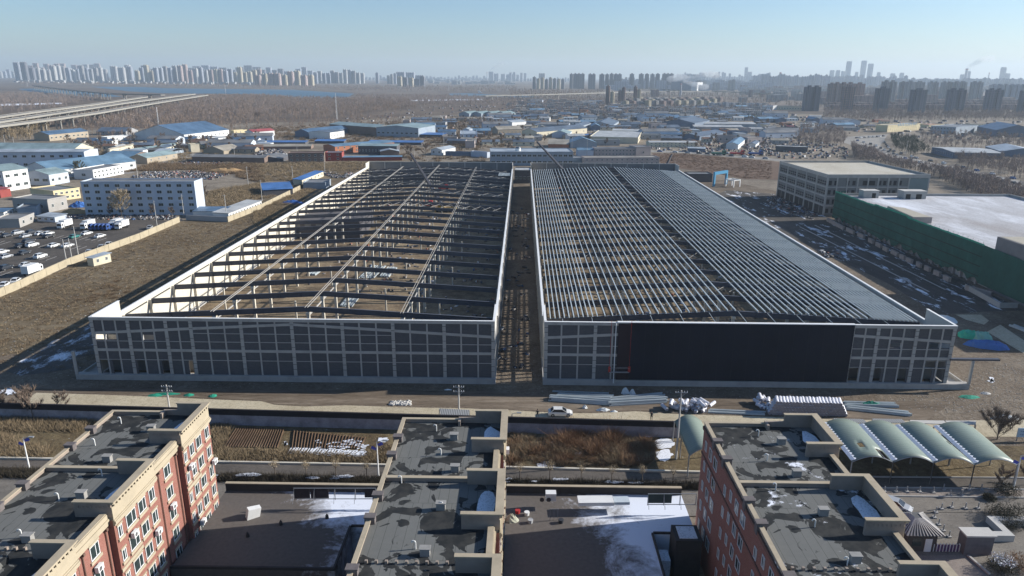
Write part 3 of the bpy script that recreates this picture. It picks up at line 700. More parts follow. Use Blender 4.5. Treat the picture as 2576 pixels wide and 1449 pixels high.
for i, (x, y, rx, ry) in enumerate(((2310, 400, 50, 22), (540+900, 430, 14, 20), (2090, 540, 60, 10), (640, 590, 10, 8))):
    snowpatch([gz(V5, x+rx*math.cos(a), y+ry*math.sin(a)) for a in [k*.785 for k in range(8)]], seed=i)
for i, (x, y, rx, ry) in enumerate(((640, 590, 55, 35), (830, 690, 40, 14), (1460, 520, 90, 22), (1600, 600, 95, 50), (1610, 710, 80, 60), (1390, 745, 60, 18), (1130, 672, 20, 8), (230, 630, 30, 10))):
    snowpatch([gz(S6, x+rx*math.cos(a), y+ry*math.sin(a)) for a in [k*.785 for k in range(8)]], jag=.3, seed=20+i)
for i, (x, y, rx, ry) in enumerate(((380, 365, 110, 30), (470, 140, 40, 40))):
    snowpatch([GZ(FH, x+rx*math.cos(a), y+ry*math.sin(a)) for a in [k*.785 for k in range(8)]], jag=.3, seed=30+i)
snowpatch([GZ(FA, x, y) for x, y in ((10, 1060), (60, 1035), (130, 1030), (185, 1050), (160, 1075), (90, 1095), (30, 1085))], jag=.4, z=.25, seed=40)
# shaded snow left of the left hall, and on the building site at the right
def splat(b_, x, y, rx, ry, seed, z=.2, n=1): return snowpatch([GZ(b_, x+rx*math.cos(a), y+ry*math.sin(a)) for a in [k*.785 for k in range(8)]], jag=.4, z=z, seed=seed)
sheet('snowy_ground', [GZ(FA, *p) for p in ((60, 860), (250, 720), (520, 560), (800, 430), (880, 380), (960, 560), (930, 690), (760, 720), (700, 830), (480, 870), (200, 900))], groundmat('thin_snow', [(.09, .08, .07), (.12, .11, .1)], s1=.1, snow=(.53, .63, .16), stretch=(1, .6, 1)), .14)
# ---- vegetation of the near plots
RUST = mat('rust_weeds', (.25, .145, .08), .4, .5, .95); TAN = mat('tan_weeds', (.27, .205, .125), .35, .5, .95); DKH = mat('dark_hedge', (.06, .05, .035), .4, .8, .95)
def veg(name, poly, n, w, h, m, label, blades=26, thick=.03, hv=.5, cat='weeds', edge=None, lean=.5):
    P = rnd_in([(p[0], p[1]) for p in poly], n); P[:, 2] = .12
    if edge is not None: P = P[np.array([edge(p) for p in P])]
    pr = [tuft(blades, w, h, lean, thick, s) for s in (1, 2, 3, 4)]
    S = 1-hv+2*hv*rng.random(len(P)); o = link(name, scatter_mesh(name, pr, P, S, m)); o['kind'] = 'stuff'; o['label'] = label; o['category'] = cat; return o
th = [gz(S6, *p) for p in ((190, 470), (420, 500), (560, 560), (760, 470), (1200, 480), (1330, 560), (1500, 590), (1540, 700), (1440, 800))]+[GZ(FH, *p) for p in ((1480, 380), (0, 385), (0, 100))]
def clumps(name, poly, nc, per, r, w, h, m, label, cat='shrubs'):
    C0 = rnd_in([(p[0], p[1]) for p in poly], nc); k = rng.integers(0, nc, nc*per); hh = (.25+.75*rng.random(nc)**1.5)[k]; P = C0[k]+np.column_stack([rng.normal(0, r, nc*per), rng.normal(0, r*.7, nc*per), np.zeros(nc*per)]); P[:, 2] = .12; q = in_poly(P, np.array([(p[0], p[1]) for p in poly])); P = P[q]; hh = hh[q]
    o = link(name, scatter_mesh(name, [tuft(30, w, h, .8, .035, s) for s in (1, 2, 3, 4)], P, hh*(.7+.6*rng.random(len(P))), m)); o['kind'] = 'stuff'; o['label'] = label; o['category'] = cat
clumps('shrub_thicket', th, 70, 16, .7, 1.3, 1.7, RUST, 'rusty brown shrubs on the waste plot right of the middle block')
clumps('shrub_thicket', th, 90, 14, .8, 1.1, 1.1, TAN, 'tan dead weeds mixed through the waste plot right of the middle block')
clumps('shrub_thicket', th, 60, 12, .6, .9, .8, mat('dark_weeds', (.09, .065, .04), .4, .5), 'dark low weeds in the waste plot right of the middle block')
clumps('shrub_thicket', [gz(S6, *p) for p in ((700, 450), (1180, 460), (1220, 560), (1000, 640), (700, 600))], 22, 14, .6, 1.4, 2.6, RUST, 'tallest rust coloured shrubs at the foot of the stained wall')
veg('weeds', [gz(V5, *p) for p in ((770, 240), (900, 250), (940, 300), (860, 480), (1400, 500), (2150, 560), (2360, 420), (2400, 600), (780, 590))], 1500, .7, .6, TAN, 'tan weeds round the furrowed plot', blades=16)
veg('weeds', [GZ(FA, *p) for p in ((-100, 1300), (950, 1340), (760, 1449), (-100, 1449))]+[GZ(FE, *p) for p in ((500, 240), (430, 290), (-100, 290))], 1900, .8, .8, TAN, 'tan dead weeds and brush left of the brick block', blades=18)
md = [G(*p) for p in ((-60, 1184), (0, 1185), (640, 1201), (1280, 1213), (1770, 1220), (1770, 1234), (1280, 1229), (640, 1214), (0, 1202), (-60, 1200))]
veg('hedge', md, 4200, .6, .75, DKH, 'low dark leafless hedge along the street median', blades=22, thick=.03, cat='hedge')
for i in range(26):
    u = g_.uniform(300, 1760); v = 1190+(u/1770)*27+g_.uniform(2, 12); P = G(u, v); r = g_.uniform(.3, 1.1)
    snowpatch([P+Vector((r*2*math.cos(a), r*.5*math.sin(a), 0)) for a in [k*.785 for k in range(8)]], jag=.15, z=.6, seed=60+i)
# ---- street trees
def pollard(loc, label):
    t = thing('street_tree', label, 'tree', loc, 0, 'young street trees on the median')
    b = MB(); b.cyl((0, 0, 0), (.03, .02, 2.0), .09, .06, 6); 
    for a in range(5): b.cyl((0, 0, 1.8), (math.cos(a*1.26)*.5, math.sin(a*1.26)*.5, 2.8), .045, .015, 4, False)
    b.build('trunk', BARK, t); V, F = leafball(420, .85, .075, .95, .3, 1.0, 3); V[:, 2] += 2.75
    link('crown', npmesh('crown', V, F, TWIG2), t); return fix(t)
tp = [Z(*FH, *p) for p in ((105, 525), (400, 528), (708, 530), (1005, 548), (1303, 548), (1605, 552))]+[Z(*FF, *p) for p in ((208, 490), (515, 492), (803, 495), (1105, 497))]+[Z(*V5, 800, 712, F3)]
TREE0 = pollard((0, 0, 0), '')
n_gaps = ['right of the middle block, nearest to it', 'second to the right of the middle block', 'third to the right of the middle block', 'fourth to the right of the middle block', 'fifth to the right of the middle block', 'nearest the dark red block', 'left gap, second from the brick block', 'left gap, third from the brick block', 'left gap, fourth from the brick block', 'left gap, nearest the middle block', 'left gap, at the brick block corner']
for i, (u, v) in enumerate(tp):
    P = G(u, v); L_ = 'small round street tree on the median, '+n_gaps[i]
    if i == 0: TREE0.location = P; TREE0['label'] = L_
    else: dup(TREE0, P, i*1.3, .9+.2*g_.random(), label=L_)
# ---- poles and lamps
POLEM = mat('concrete_pole', (.5, .48, .44), .15, .6, .8); METAL = mat('grey_metal', (.35, .36, .37), .2, 1, .5, .4)
def upole(u, v, vt, label, arms=2, group=None):
    P = G(u, v); h = top(P, vt); t = thing('utility_pole', label, 'utility pole', P, 0, group)
    b = MB(); b.cyl((0, 0, 0), (0, 0, h), .19, .11, 8); b.build('pole', POLEM, t)
    for k in range(arms):
        b = MB(); z = h-.4-k*.9; b.bar((-1, 0, z), (1, 0, z), .09); b.bar((0, 0, z-.8), (.8, 0, z), .05); b.build('crossarm', METAL, t)
        for s in (-.9, -.5, .5, .9): b = MB(); b.cyl((s, 0, z+.05), (s, 0, z+.3), .05, .03, 6); b.build('insulator', WHITE, t)
    return t
upole(428, 1038, 968, 'concrete utility pole on the pale road behind the brick block, leftmost by the wall')
upole(*Z(*FB, 2010, 1287), Z(*FB, 2010, 990)[1], 'concrete utility pole rising behind the far end of the middle block')
upole(1700.5, 1156, 982, 'tall pale utility pole beside the single green canopy', 1)
def lamp(u, v, vt, label, banners=True):
    P = G(u, v); h = top(P, vt); t = thing('street_lamp', label, 'street lamp', P)
    b = MB(); b.cyl((0, 0, 0), (0, 0, h*.86), .13, .08, 8); b.cyl((0, 0, h*.86), (0, 0, h), .08, .05, 6); b.build('pole', WHITE if banners else METAL, t)
    b = MB(); b.bar((0, 0, h), (1.2, 0, h+.25), .08); b.build('arm', METAL, t); b = MB(); b.box(.9, -.18, h+.16, 1.7, .18, h+.3); b.build('lamp_head', METAL, t)
    if banners:
        for s in (-1, 1):
            b = MB(); z = h*.86+(.5 if s > 0 else -.2); b.add([(0, 0, z), (s*.8, .1, z+.35), (s*1.0, .1, z-.15), (s*.3, 0, z-.35)], [(0, 1, 2, 3)]); b.build('banner', mat('violet_banner', (.1, .12, .5), .1, 1, .7), t)
    return t
lamp(*Z(*FF, 1220, 490), Z(*FF, 1205, 130)[1], 'white street lamp with violet banners left of the middle block')
lamp(*Z(*FE, 290, 395), Z(*FE, 225, 95)[1], 'white street lamp with violet banners beside the leftmost brick block')
lamp(*Z(*FI, 2465, 608), Z(*FI, 2530, 270)[1], 'street lamp with violet banners at the plaza on the right')
lamp(1288, 1052, 1041, 'short lamp standing alone on the pale site road near the alley', False)
for i, (x, y, yt) in enumerate(((1860, 785, 745),)): pass
# ---- bollards
BOL = thing('bollard', '', 'bollard', (0, 0, 0), 0, 'bollards round the plaza')
b = MB(); b.cyl((0, 0, 0), (0, 0, .95), .09, .08, 8); b.build('post', METAL, BOL); b = MB(); b.box(-.25, -.25, 0, .25, .25, .16); b.build('foot', CON, BOL); fix(BOL)
bl = [((1200, 630), 'in the far row, leftmost'), ((1315, 632), 'in the far row, second from left'), ((1420, 630), 'in the far row, third from left'), ((1545, 632), 'in the far row, fourth from left'), ((1680, 638), 'in the far row, fifth from left'), ((1780, 608), 'right of the far row of five, on the kerb'), ((2030, 610), 'left one of a pair by the bare median tree'), ((2150, 612), 'right one of a pair by the bare median tree'), ((1845, 668), 'left one of the pair in the middle of the pavers'), ((1960, 668), 'right one of the pair in the middle of the pavers'), ((1760, 800), 'top of the curved row by the booth'), ((1705, 835), 'second of the curved row by the booth'), ((1690, 885), 'third of the curved row by the booth'), ((1733, 955), 'fourth of the curved row by the booth'), ((1778, 1015), 'fifth of the curved row by the booth'), ((1835, 1075), 'last of the curved row by the booth'), ((1860, 785), 'left of three along the near road edge'), ((1995, 795), 'middle of three along the near road edge'), ((2120, 795), 'right of three along the near road edge')]
for i, (p, l) in enumerate(bl):
    P = GZ(FI, *p)
    P.z = .17
    if i == 0: BOL.location = P; BOL['label'] = 'short grey bollard '+l
    else: dup(BOL, P, label='short grey bollard '+l)
# ---- green arched canopies
GRN, _t, _b = newmat('green_polycarbonate', .45); MT['green_polycarbonate'] = GRN; _v = coords(_t); _w = N(_t, 'ShaderNodeTexWave'); _w.bands_direction = 'Y'
_w.inputs['Scale'].default_value = .55; _w.inputs['Distortion'].default_value = 1.2; _t.links.new(_v, _w.inputs['Vector'])
_t.links.new(mix(_t, noise(_t, coords(_t, 'Object', (.3, 2, 1)), 1.2, 4), mix(_t, _w.outputs['Fac'], (.15, .2, .16), (.2, .25, .2)), (.235, .27, .23)), _b.inputs['Base Color'])
def canopy(px0, px1, pf0, label, Hc=3.9, rise=1.0, holes=()):
    """near-left, near-right and far-left springing points at height Hc"""
    a, c, f = (G(*p, Hc) for p in (px0, px1, pf0)); t = thing('arched_canopy', label, 'canopy', (a.x, a.y, 0)); o = Vector((a.x, a.y, 0))
    dx = c-a; dy = f-a; dx.z = dy.z = 0; n = 14; m = 9; b = MB()
    vs = []; 
    for j in range(m+1):
        for i in range(n+1):
            s = i/n; p = dx*s+dy*(j/m); vs.append((p.x, p.y, Hc+rise*math.sin(math.pi*s)))
    fs = [(j*(n+1)+i, j*(n+1)+i+1, (j+1)*(n+1)+i+1, (j+1)*(n+1)+i) for j in range(m) for i in range(n) if (i, j) not in holes]
    b.add(vs, fs); ro = b.build('roof_sheet', GRN, t, smooth=True); md_ = ro.modifiers.new('thick', 'SOLIDIFY'); md_.thickness = .07
    for j in (0, m//2, m):
        b = MB(); b.tube([Vector((0, 0, Hc+rise*math.sin(math.pi*i/n)-.12))+dx*(i/n)+dy*(j/m) for i in range(n+1)], .07, 5); b.build('arch_rib', METAL, t)
    b = MB()
    for i in range(1, n, 2): b.bar(Vector((0, 0, Hc+rise*math.sin(math.pi*i/n)-.08))+dx*(i/n), Vector((0, 0, Hc+rise*math.sin(math.pi*i/n)-.08))+dx*(i/n)+dy, .06)
    b.build('roof_battens', METAL, t)
    for s in (0, 1):
        for j in (0, .5, 1):
            b = MB(); p = dx*s+dy*j; b.cyl((p.x, p.y, 0), (p.x, p.y, Hc), .1, n=6); b.build('column', METAL, t)
    return t, dx, dy
near = [Z(*FI, *p) for p in ((885, 322), (1290, 325), (1690, 332), (2090, 350), (2512, 352))]
far = [Z(*T7, *p, F3) for p in ((745, 412), (1085, 425), (1410, 432), (1760, 440))]
nm = ['leftmost of the row of four, with torn panels', 'second of the row of four from the left', 'third of the row of four from the left', 'rightmost of the row of four']
hl = [{(10, 1), (11, 1), (12, 1), (10, 0), (11, 0), (12, 0), (5, 2), (6, 2)}, set(), {(12, 4)}, set()]
for i in range(4):
    t, dx, dy = canopy(near[i], near[i+1], far[i], 'pale green arched canopy, '+nm[i], holes=hl[i])
    b = MB(); k = 16                                     # scalloped snow lying in the valley
    for j in range(k):
        p = dy*(j/k); q = dy*((j+1)/k); z0 = 4.02; wv = dx.normalized()*.55
        b.add([p-wv*.3+Vector((0, 0, z0)), q-wv*.3+Vector((0, 0, z0)), (p+q)/2+wv*1.5+Vector((0, 0, z0+.25)), p+wv*.7+Vector((0, 0, z0+.2)), q+wv*.7+Vector((0, 0, z0+.2))], [(0, 3, 2, 4, 1)])
    b.build('valley_snow', SNOWM, t)
canopy(Z(*S6, 1835, 700, F3), Z(*S6, 2100, 690, F3), Z(*S6, 1700, 392, F3), 'single pale green arched canopy left of the dark red block', rise=1.2)
# ---- corrugated shelters behind them
CORR, _t, _b = newmat('corrugated_sheet', .5, .3); MT['corrugated_sheet'] = CORR; _v = coords(_t); _w = N(_t, 'ShaderNodeTexWave'); _w.inputs['Scale'].default_value = 1.0; _t.links.new(_v, _w.inputs['Vector'])
_t.links.new(mix(_t, _w.outputs['Fac'], (.12, .12, .12), (.5, .5, .48)), _b.inputs['Base Color'])
def shelter(p0, p1, p2, p3, label, m, h=2.4):
    q = [G(*p, h) for p in (p0, p1, p2, p3)]; o = Vector((q[0].x, q[0].y, 0)); t = thing('lean_to', label, 'shelter', o)
    pl = [(x-o) for x in q]; b = MB(); b.prism([(x.x, x.y) for x in pl], [h-.1]*4, [h, h, h+.0, h+.0]); b.build('roof', m, t)
    for x in pl: b = MB(); b.box(x.x-.06, x.y-.06, 0, x.x+.06, x.y+.06, h-.1); b.build('post', METAL, t)
    return t
for k, (q, l, m) in enumerate(((((850, 400), (1160, 408), (1120, 372), (850, 364)), 'corrugated shelter roof behind the canopies, left one', CORR), (((1200, 405), (1510, 405), (1470, 372), (1205, 366)), 'corrugated shelter roof behind the canopies, middle one', CORR), (((1540, 405), (1880, 418), (1850, 385), (1545, 380)), 'flat pale slab roof behind the canopies, with a dark box', CON2), (((1900, 420), (2140, 420), (2140, 385), (1860, 385)), 'worn pale slab roof behind the rightmost canopy', CON2))):
    shelter(*[Z(*T7, *p, F3) for p in q], l, m)
shelter(*[Z(*FB, *p) for p in ((1830, 1290), (2110, 1290), (2110, 1232), (1815, 1217))], 'striped corrugated shelter behind the middle block', CORR)
# ---- guard booth, gate, gate pier
P = GZ(FI, 1455, 1215); t = thing('guard_booth', 'dark guard booth with a striped hipped roof at the plaza gate', 'booth', (P.x-.6, P.y, 0), HYAW)
b = MB(); b.box(0, 0, 0, 3.8, 4.2, 2.9); b.build('wall', mat('booth_wall', (.07, .06, .055), .2, 1), t)
b = MB(); vs = [(-.6, -.6, 2.9), (4.4, -.6, 2.9), (4.4, 4.8, 2.9), (-.6, 4.8, 2.9), (1.4, 1.6, 4.1), (2.4, 1.6, 4.1), (2.4, 2.6, 4.1), (1.4, 2.6, 4.1)]
b.add(vs, [(3, 2, 1, 0), (0, 1, 5, 4), (1, 2, 6, 5), (2, 3, 7, 6), (3, 0, 4, 7), (4, 5, 6, 7)]); rf = b.build('roof', mat('booth_roof', (.11, .11, .11), .2, 1), t)
b = MB()
for i in range(12):
    f = i/11; x = -.55+4.9*f; xt = 1.4+f; b.bar((x, -.58, 2.95), (xt, 1.6, 4.15), .12, .08); y = -.55+5.3*f; yt = 1.6+f; b.bar((4.38, y, 2.95), (2.4, yt, 4.15), .12, .08); b.bar((-.58, y, 2.95), (1.4, yt, 4.15), .12, .08)
b.build('tile_ridges', mat('tile_ridge', (.4, .38, .36), .2, 1), rf)
b = MB(); b.box(.6, -.03, 1.0, 1.8, .02, 2.2); b.build('window', GLASS, t); b = MB(); b.box(2.3, -.05, .02, 3.2, .02, 2.1); b.build('door', FRAME, t)
P = GZ(FI, 1975, 1250); t = thing('gate_pier', 'grey stone gate pier with a pale slab top', 'gate pier', (P.x, P.y, 0), HYAW)
b = MB(); b.box(0, 0, 0, 3.6, 1.6, 2.9); b.build('body', mat('grey_stone', (.15, .14, .15), .3, 1), t); b = MB(); b.box(-.15, -.15, 2.9, 3.8, 1.8, 3.12); b.build('cap', CON2, t)
P2 = GZ(FI, 1675, 1215); t = thing('sliding_gate', 'low sliding gate with violet panels between booth and pier', 'gate', (P2.x, P2.y, 0), HYAW)
L_ = (P-P2).length-.3; b = MB(); b.box(0, 0, .1, L_, .1, 1.15); b.build('panel', mat('violet_panel', (.12, .06, .16), .3, 2), t)
for i in range(9): b = MB(); b.box(L_*i/8-.04, -.08, 0, L_*i/8+.04, .18, 1.3); b.build('bar', FRAME, t)
P = GZ(FI, 2250, 1120); t = thing('planter_wall', 'L shaped planter wall with a worn pale top at the right edge', 'planter', (P.x, P.y, 0), HYAW)
b = MB(); b.box(0, 0, 0, 2, 1, 1.1); b.box(2, 0, 0, 3, 4.5, 1.1); b.box(3, 3.5, 0, 12, 4.5, 1.1); b.build('wall', CON2, t)
t = thing('paling', 'concrete edging beam right of the gate path', 'edging', GZ(FI, 2020, 1265)); d_ = GZ(FI, 2230, 1449)-GZ(FI, 2020, 1265); b = MB(); b.bar((0, 0, .2), (d_.x, d_.y, .2), .3, .4); b.build('beam', CON, t)
# shop sign frames on the podium parapet
def signframe(b_, x0, x1, y, label, panels):
    P, Q = GZ(b_, x0, y, 5.7), GZ(b_, x1, y, 5.7); t = thing('rooftop_sign', label, 'shop sign', P, math.atan2((Q-P).y, (Q-P).x)); L = (Q-P).length
    b = MB()
    for z in (.15, 1.75): b.bar((0, 0, z), (L, 0, z), .08)
    b.build('rail', METAL, t); n = max(3, int(L/2.2))
    for i in range(n+1): b = MB(); b.bar((L*i/n, 0, 0), (L*i/n, 0, 1.8), .07); b.bar((L*i/n, 0, 1.7), (L*i/n, -1.0, 0), .05); b.build('strut', METAL, t)
    for (f0, f1, m, z0, z1) in panels: b = MB(); b.box(L*f0, .06, z0, L*f1, .12, z1); b.build('panel', m, t)
    return t
PW = mat('white_panel', (.72, .72, .7), .1, .5, .6); PD = mat('dark_panel', (.05, .04, .045), .3, .7)
t = signframe(FF, 395, 1195, 700, 'steel sign frame with dark panels on the left podium parapet', [(0, .19, PD, .2, 1.7), (.20, .42, PD, .2, 1.7), (.86, 1, PD, .3, 1.7)])
g_ = random.Random(9)
for i in range(9):                                       # letter-like outlines seen from behind
    b = MB(); x = 9.6+i*.92
    for k in range(5):
        if k % 2: b.bar((x, .1, .3+k*.3), (x+.7, .1, .3+k*.3), .06)
        else: b.bar((x+g_.uniform(0, .6), .1, .3), (x+g_.uniform(0, .6), .1, 1.6), .06)
    b.build('letter_frame', METAL, t)
signframe(FH, 1360, 1830, 755, 'steel sign lattice on the right podium parapet beside the dark red block', [(0, .5, mat('green_panel', (.08, .1, .09), .2, 1), .3, 1.6)])
P, Q = GZ(FH, 680, 750, 5.75), GZ(FH, 1185, 745, 5.75); t = thing('sign_box', 'long white sign box lying along the right podium parapet', 'sign box', P, math.atan2((Q-P).y, (Q-P).x)); L = (Q-P).length
b = MB(); b.box(0, -.3, 0, L*.69, 1.4, .5); b.build('box', PW, t); b = MB(); b.box(L*.7, -.1, 0, L, 1.3, .4); b.build('box', mat('pale_blue_panel', (.5, .56, .6), .1, 1), t)
P = GZ(FH, 360, 715, 5.7); t = thing('sign_box', 'small white hooded unit with two fans on the podium parapet', 'unit', P); b = MB(); b.box(0, 0, 0, 1.4, 1.0, 1.1); b.build('hood', PW, t)
for s in (-.5, .4): b = MB(); b.cyl((s, -.15, .3), (s, -.05, .3), .3, n=12); b.build('fan', PD, t)
# ---- cars
CARCOL = {'white': (.75, .75, .73), 'silver': (.42, .43, .44), 'dark': (.03, .035, .045), 'black': (.012, .012, .014), 'teal': (.03, .18, .16), 'red': (.4, .03, .03), 'blue': (.04, .1, .3)}
TYRE = mat('tyre', (.015, .015, .015), .2, 3, .9); CGL = mat('car_glass', (.015, .018, .022), .2, 2, .08, spec=.7); LAMPM = mat('headlamp', (.7, .7, .65), .1, 3, .2)
def loft(secs, m=None):
    """closed sections (lists of points) joined into one skin"""
    b = MB(); n = len(secs[0]); vs = [p for s in secs for p in s]; fs = []
    for i in range(len(secs)-1):
        for j in range(n): fs.append((i*n+j, i*n+(j+1) % n, (i+1)*n+(j+1) % n, (i+1)*n+j))
    fs += [tuple(range(n-1, -1, -1)), tuple(range((len(secs)-1)*n, len(secs)*n))]; return b.add(vs, fs)
def car_proto(col, suv=False):
    t = bpy.data.objects.new('parked_car', None); COL.objects.link(t); t['category'] = 'car'
    m = mat('car_paint_'+col, CARCOL[col], .05, 1, .28, .1, spec=.6); hz = .25 if suv else 0
    def sec(x, w, z0, z1): return [(x, -w*.92, z0), (x, -w, (z0+z1)*.5), (x, -w*.9, z1), (x, w*.9, z1), (x, w, (z0+z1)*.5), (x, w*.92, z0)]
    loft([sec(-2.25, .78, .35, .75+hz), sec(-2.1, .87, .22, .93+hz), (sec(-1.2, .9, .2, .96+hz)), sec(.9, .9, .2, .93+hz), sec(1.8, .86, .2, .8+hz), sec(2.25, .7, .3, .58+hz)]).build('body', m, t, smooth=False)
    xr = -2.0 if suv else -1.75
    def s2(x, w, z): return [(x, -w, z), (x, w, z)]
    b = MB(); b.add([(xr, -.78, .94+hz), (xr, .78, .94+hz), (1.15, .78, .93+hz), (1.15, -.78, .93+hz), (xr+.55, -.64, 1.40+hz), (xr+.55, .64, 1.40+hz), (.35, .64, 1.42+hz), (.35, -.64, 1.42+hz)], [(0, 1, 5, 4), (1, 2, 6, 5), (2, 3, 7, 6), (3, 0, 4, 7)]); b.build('windows', CGL, t)
    b = MB(); b.box(xr+.5, -.66, 1.40+hz, .38, .66, 1.46+hz); b.bar((.35, -.66, 1.41+hz), (1.15, -.79, .95+hz), .07); b.bar((.35, .66, 1.41+hz), (1.15, .79, .95+hz), .07); b.bar((xr+.5, -.66, 1.41+hz), (xr, -.79, .95+hz), .1); b.bar((xr+.5, .66, 1.41+hz), (xr, .79, .95+hz), .1); b.build('roof', m, t)
    for sx in (-1.4, 1.4):
        for sy in (-1, 1): b = MB(); b.cyl((sx, sy*.72, .33), (sx, sy*.92, .33), .33, n=12).mat(1).cyl((sx, sy*.921, .33), (sx, sy*.93, .33), .18, n=10); b.build('wheel', [TYRE, METAL], t)
    for sy in (-.6, .6): b = MB(); b.box(2.1, sy-.16, .56+hz, 2.24, sy+.16, .68+hz); b.build('headlight', LAMPM, t)
    return fix(t)
CARP = {}
def car(P, rot, col, label, suv=False, group=None):
    k = (col, suv)
    if k not in CARP: CARP[k] = car_proto(col, suv); o = CARP[k]; o.location = P; o.rotation_euler = (0, 0, rot)
    else: o = dup(CARP[k], P, rot)
    o['label'] = label
    if group: o['group'] = group
    return o
car(G(1410, 1052)+Vector((0, 1.0, .12)), HYAW, 'white', 'white saloon car parked on the site road behind the stained wall')
car(GZ(FI, 1300, 790)+Vector((0, 0, .15)), R(-38), 'silver', 'silver car on the street beside the guard booth roof')
# ---- people
SKIN = mat('skin', (.4, .24, .17), .1, 2, .7); JACK = mat('dark_jacket', (.03, .03, .035), .3, 4, .9); TROU = mat('dark_trousers', (.022, .022, .028), .3, 4, .9); HAIRM = mat('hair', (.012, .01, .01), .2, 4, .7); JACK2 = mat('grey_jacket', (.2, .21, .22), .3, 4, .9)
def person(P, rot, label, raised, jack):
    t = thing('person', label, 'person', P, rot); J = [(0, 0, .95), (0, 0, 1.2), (0, 0, 1.42), (0, .01, 1.53), (0, .02, 1.60), (0, .03, 1.74)]
    rad = [.16, .155, .13, .06, .085, .07]; E = [(0, 1), (1, 2), (2, 3), (3, 4), (4, 5)]
    def ch(base, pts, rr):
        k = base
        for p, r in zip(pts, rr): J.append(p); rad.append(r); E.append((k, len(J)-1)); k = len(J)-1
        return k
    for s in (-1, 1):
        ch(0, [(s*.1, 0, .86), (s*.13, .04 if s > 0 else -.03, .48), (s*.14, .0 if s > 0 else -.08, .09), (s*.15, .14 if s > 0 else .06, .04)], [.1, .07, .045, .04])
        up = raised and s > 0
        w = ch(2, [(s*.19, 0, 1.40), (s*.30, .04, 1.14) if not up else (s*.32, .1, 1.32), (s*.28, .2, .95) if not up else (s*.18, .3, 1.5)], [.07, .05, .035])
        q = Vector(J[w]); d = Vector((0, .3, -1)) if not up else Vector((-.3, .3, 1)); d.normalize(); pal = tuple(q+d*.08); pk = ch(w, [pal], [.032])
        for f in range(4): a = Vector(pal); o_ = Vector(((f-1.5)*.02, 0, 0)); ch(pk, [tuple(a+o_+d*.04), tuple(a+o_+d*(.075+.01*(f in (1, 2))))], [.01, .009])
        ch(w, [tuple(q+d*.04+Vector((-s*.03, .03, 0))), tuple(q+d*.08+Vector((-s*.045, .05, 0)))], [.012, .01])
    me = bpy.data.meshes.new('body'); me.from_pydata(J, E, []); o = bpy.data.objects.new('body', me); COL.objects.link(o); o.parent = t
    sk = o.modifiers.new('skin', 'SKIN'); 
    for i, r in enumerate(rad): me.skin_vertices[0].data[i].radius = (r*1.15, r*.85)
    me.skin_vertices[0].data[0].use_root = True; ss = o.modifiers.new('sub', 'SUBSURF'); ss.levels = ss.render_levels = 2
    me.materials.append(SKIN)
    dg = bpy.context.evaluated_depsgraph_get(); ev = o.evaluated_get(dg); me2 = bpy.data.meshes.new_from_object(ev); me2.name = 'body'; o.modifiers.clear(); o.data = me2; me2.materials.clear()
    for m in (SKIN, jack, TROU): me2.materials.append(m)
    for p in me2.polygons:
        c = p.center; hand = abs(c.x) > .12 and ((not raised and c.z < 1.0 and c.y > .17) or (raised and c.z > 1.5 and c.y > .2)); p.material_index = 0 if (c.z > 1.5 and abs(c.x) < .12) or hand else (1 if c.z > .92 else 2); p.use_smooth = True
    b = MB(); b.cyl((0, 0, 1.66), (0, -.01, 1.83), .115, .07, 12); b.build('hair', HAIRM, t)
    b = MB(); b.cyl((0, .1, 1.67), (0, .15, 1.66), .018, .012, 6); b.box(-.03, .085, 1.615, .03, .105, 1.625); b.build('face', SKIN, t)
    for s in (-1, 1): b = MB(); b.box(s*.04-.015, .09, 1.69, s*.04+.015, .105, 1.705); b.build('eye', HAIRM, t)
    return t
bpy.ops.object.select_all(action='DESELECT')
for nm_, P, rt, lb, ra, jk in (('a', gz(S6, 460, 366), R(170), 'person in dark clothes standing on the pale road left of the white car', False, JACK), ('b', gz(S6, 1490, 388), R(150), 'person in dark clothes with one arm raised, on the pale road near the canopy', True, JACK)):
    me_fix = None
    P.z = .12; person(P, rt, lb, ra, jk)
# ================================================================== MIDDLE DISTANCE
A_, B_, C_, D_, Q0, Q1, Q3 = (0, 150), (680, 150), (1360, 150), (2036, 150), (0, 400), (680, 400), (2036, 400)
PLACED = []                                              # plan rectangles already taken
def region(x, y):                                        # where in the picture, in words
    u, v = proj((x, y, 0)); return ('far ' if v < 262 else ('nearer ' if v > 330 else 'middle '))+('left edge' if u < 420 else 'left side' if u < 860 else 'left of centre' if u < 1200 else 'centre' if u < 1460 else 'right of centre' if u < 1800 else 'right side' if u < 2200 else 'right edge')
def taken(x, y, r=0):
    for (o, ux, uy, L, D) in PLACED:
        dx, dy = x-o[0], y-o[1]; a = dx*ux[0]+dy*ux[1]; c = dx*uy[0]+dy*uy[1]
        if -r < a < L+r and -r < c < D+r: return True
    return False
PAL = {'white': (.7, .7, .68), 'cream': (.62, .56, .42), 'yellow': (.66, .56, .34), 'bluewhite': (.5, .55, .62), 'grey': (.34, .34, .34), 'tan': (.38, .32, .24), 'brick': (.45, .18, .1), 'red': (.3, .07, .06), 'brown': (.22, .16, .13), 'dark': (.10, .10, .11), 'concrete': (.36, .345, .32), 'pink': (.42, .36, .34), 'slateblue': (.15, .19, .25), 'greyblue': (.3, .35, .4), 'green': (.12, .2, .16)}
ROOFC = {'blue': (.085, .15, .235), 'bright': (.06, .16, .38), 'teal': (.25, .33, .33), 'slate': (.11, .14, .18), 'grey': (.2, .195, .185), 'tan': (.36, .32, .25), 'pale': (.44, .44, .42), 'light': (.37, .41, .44), 'red': (.35, .08, .08), 'dark': (.085, .085, .09), 'steel': (.14, .24, .33), 'white': (.62, .62, .6), 'rust': (.2, .12, .08)}
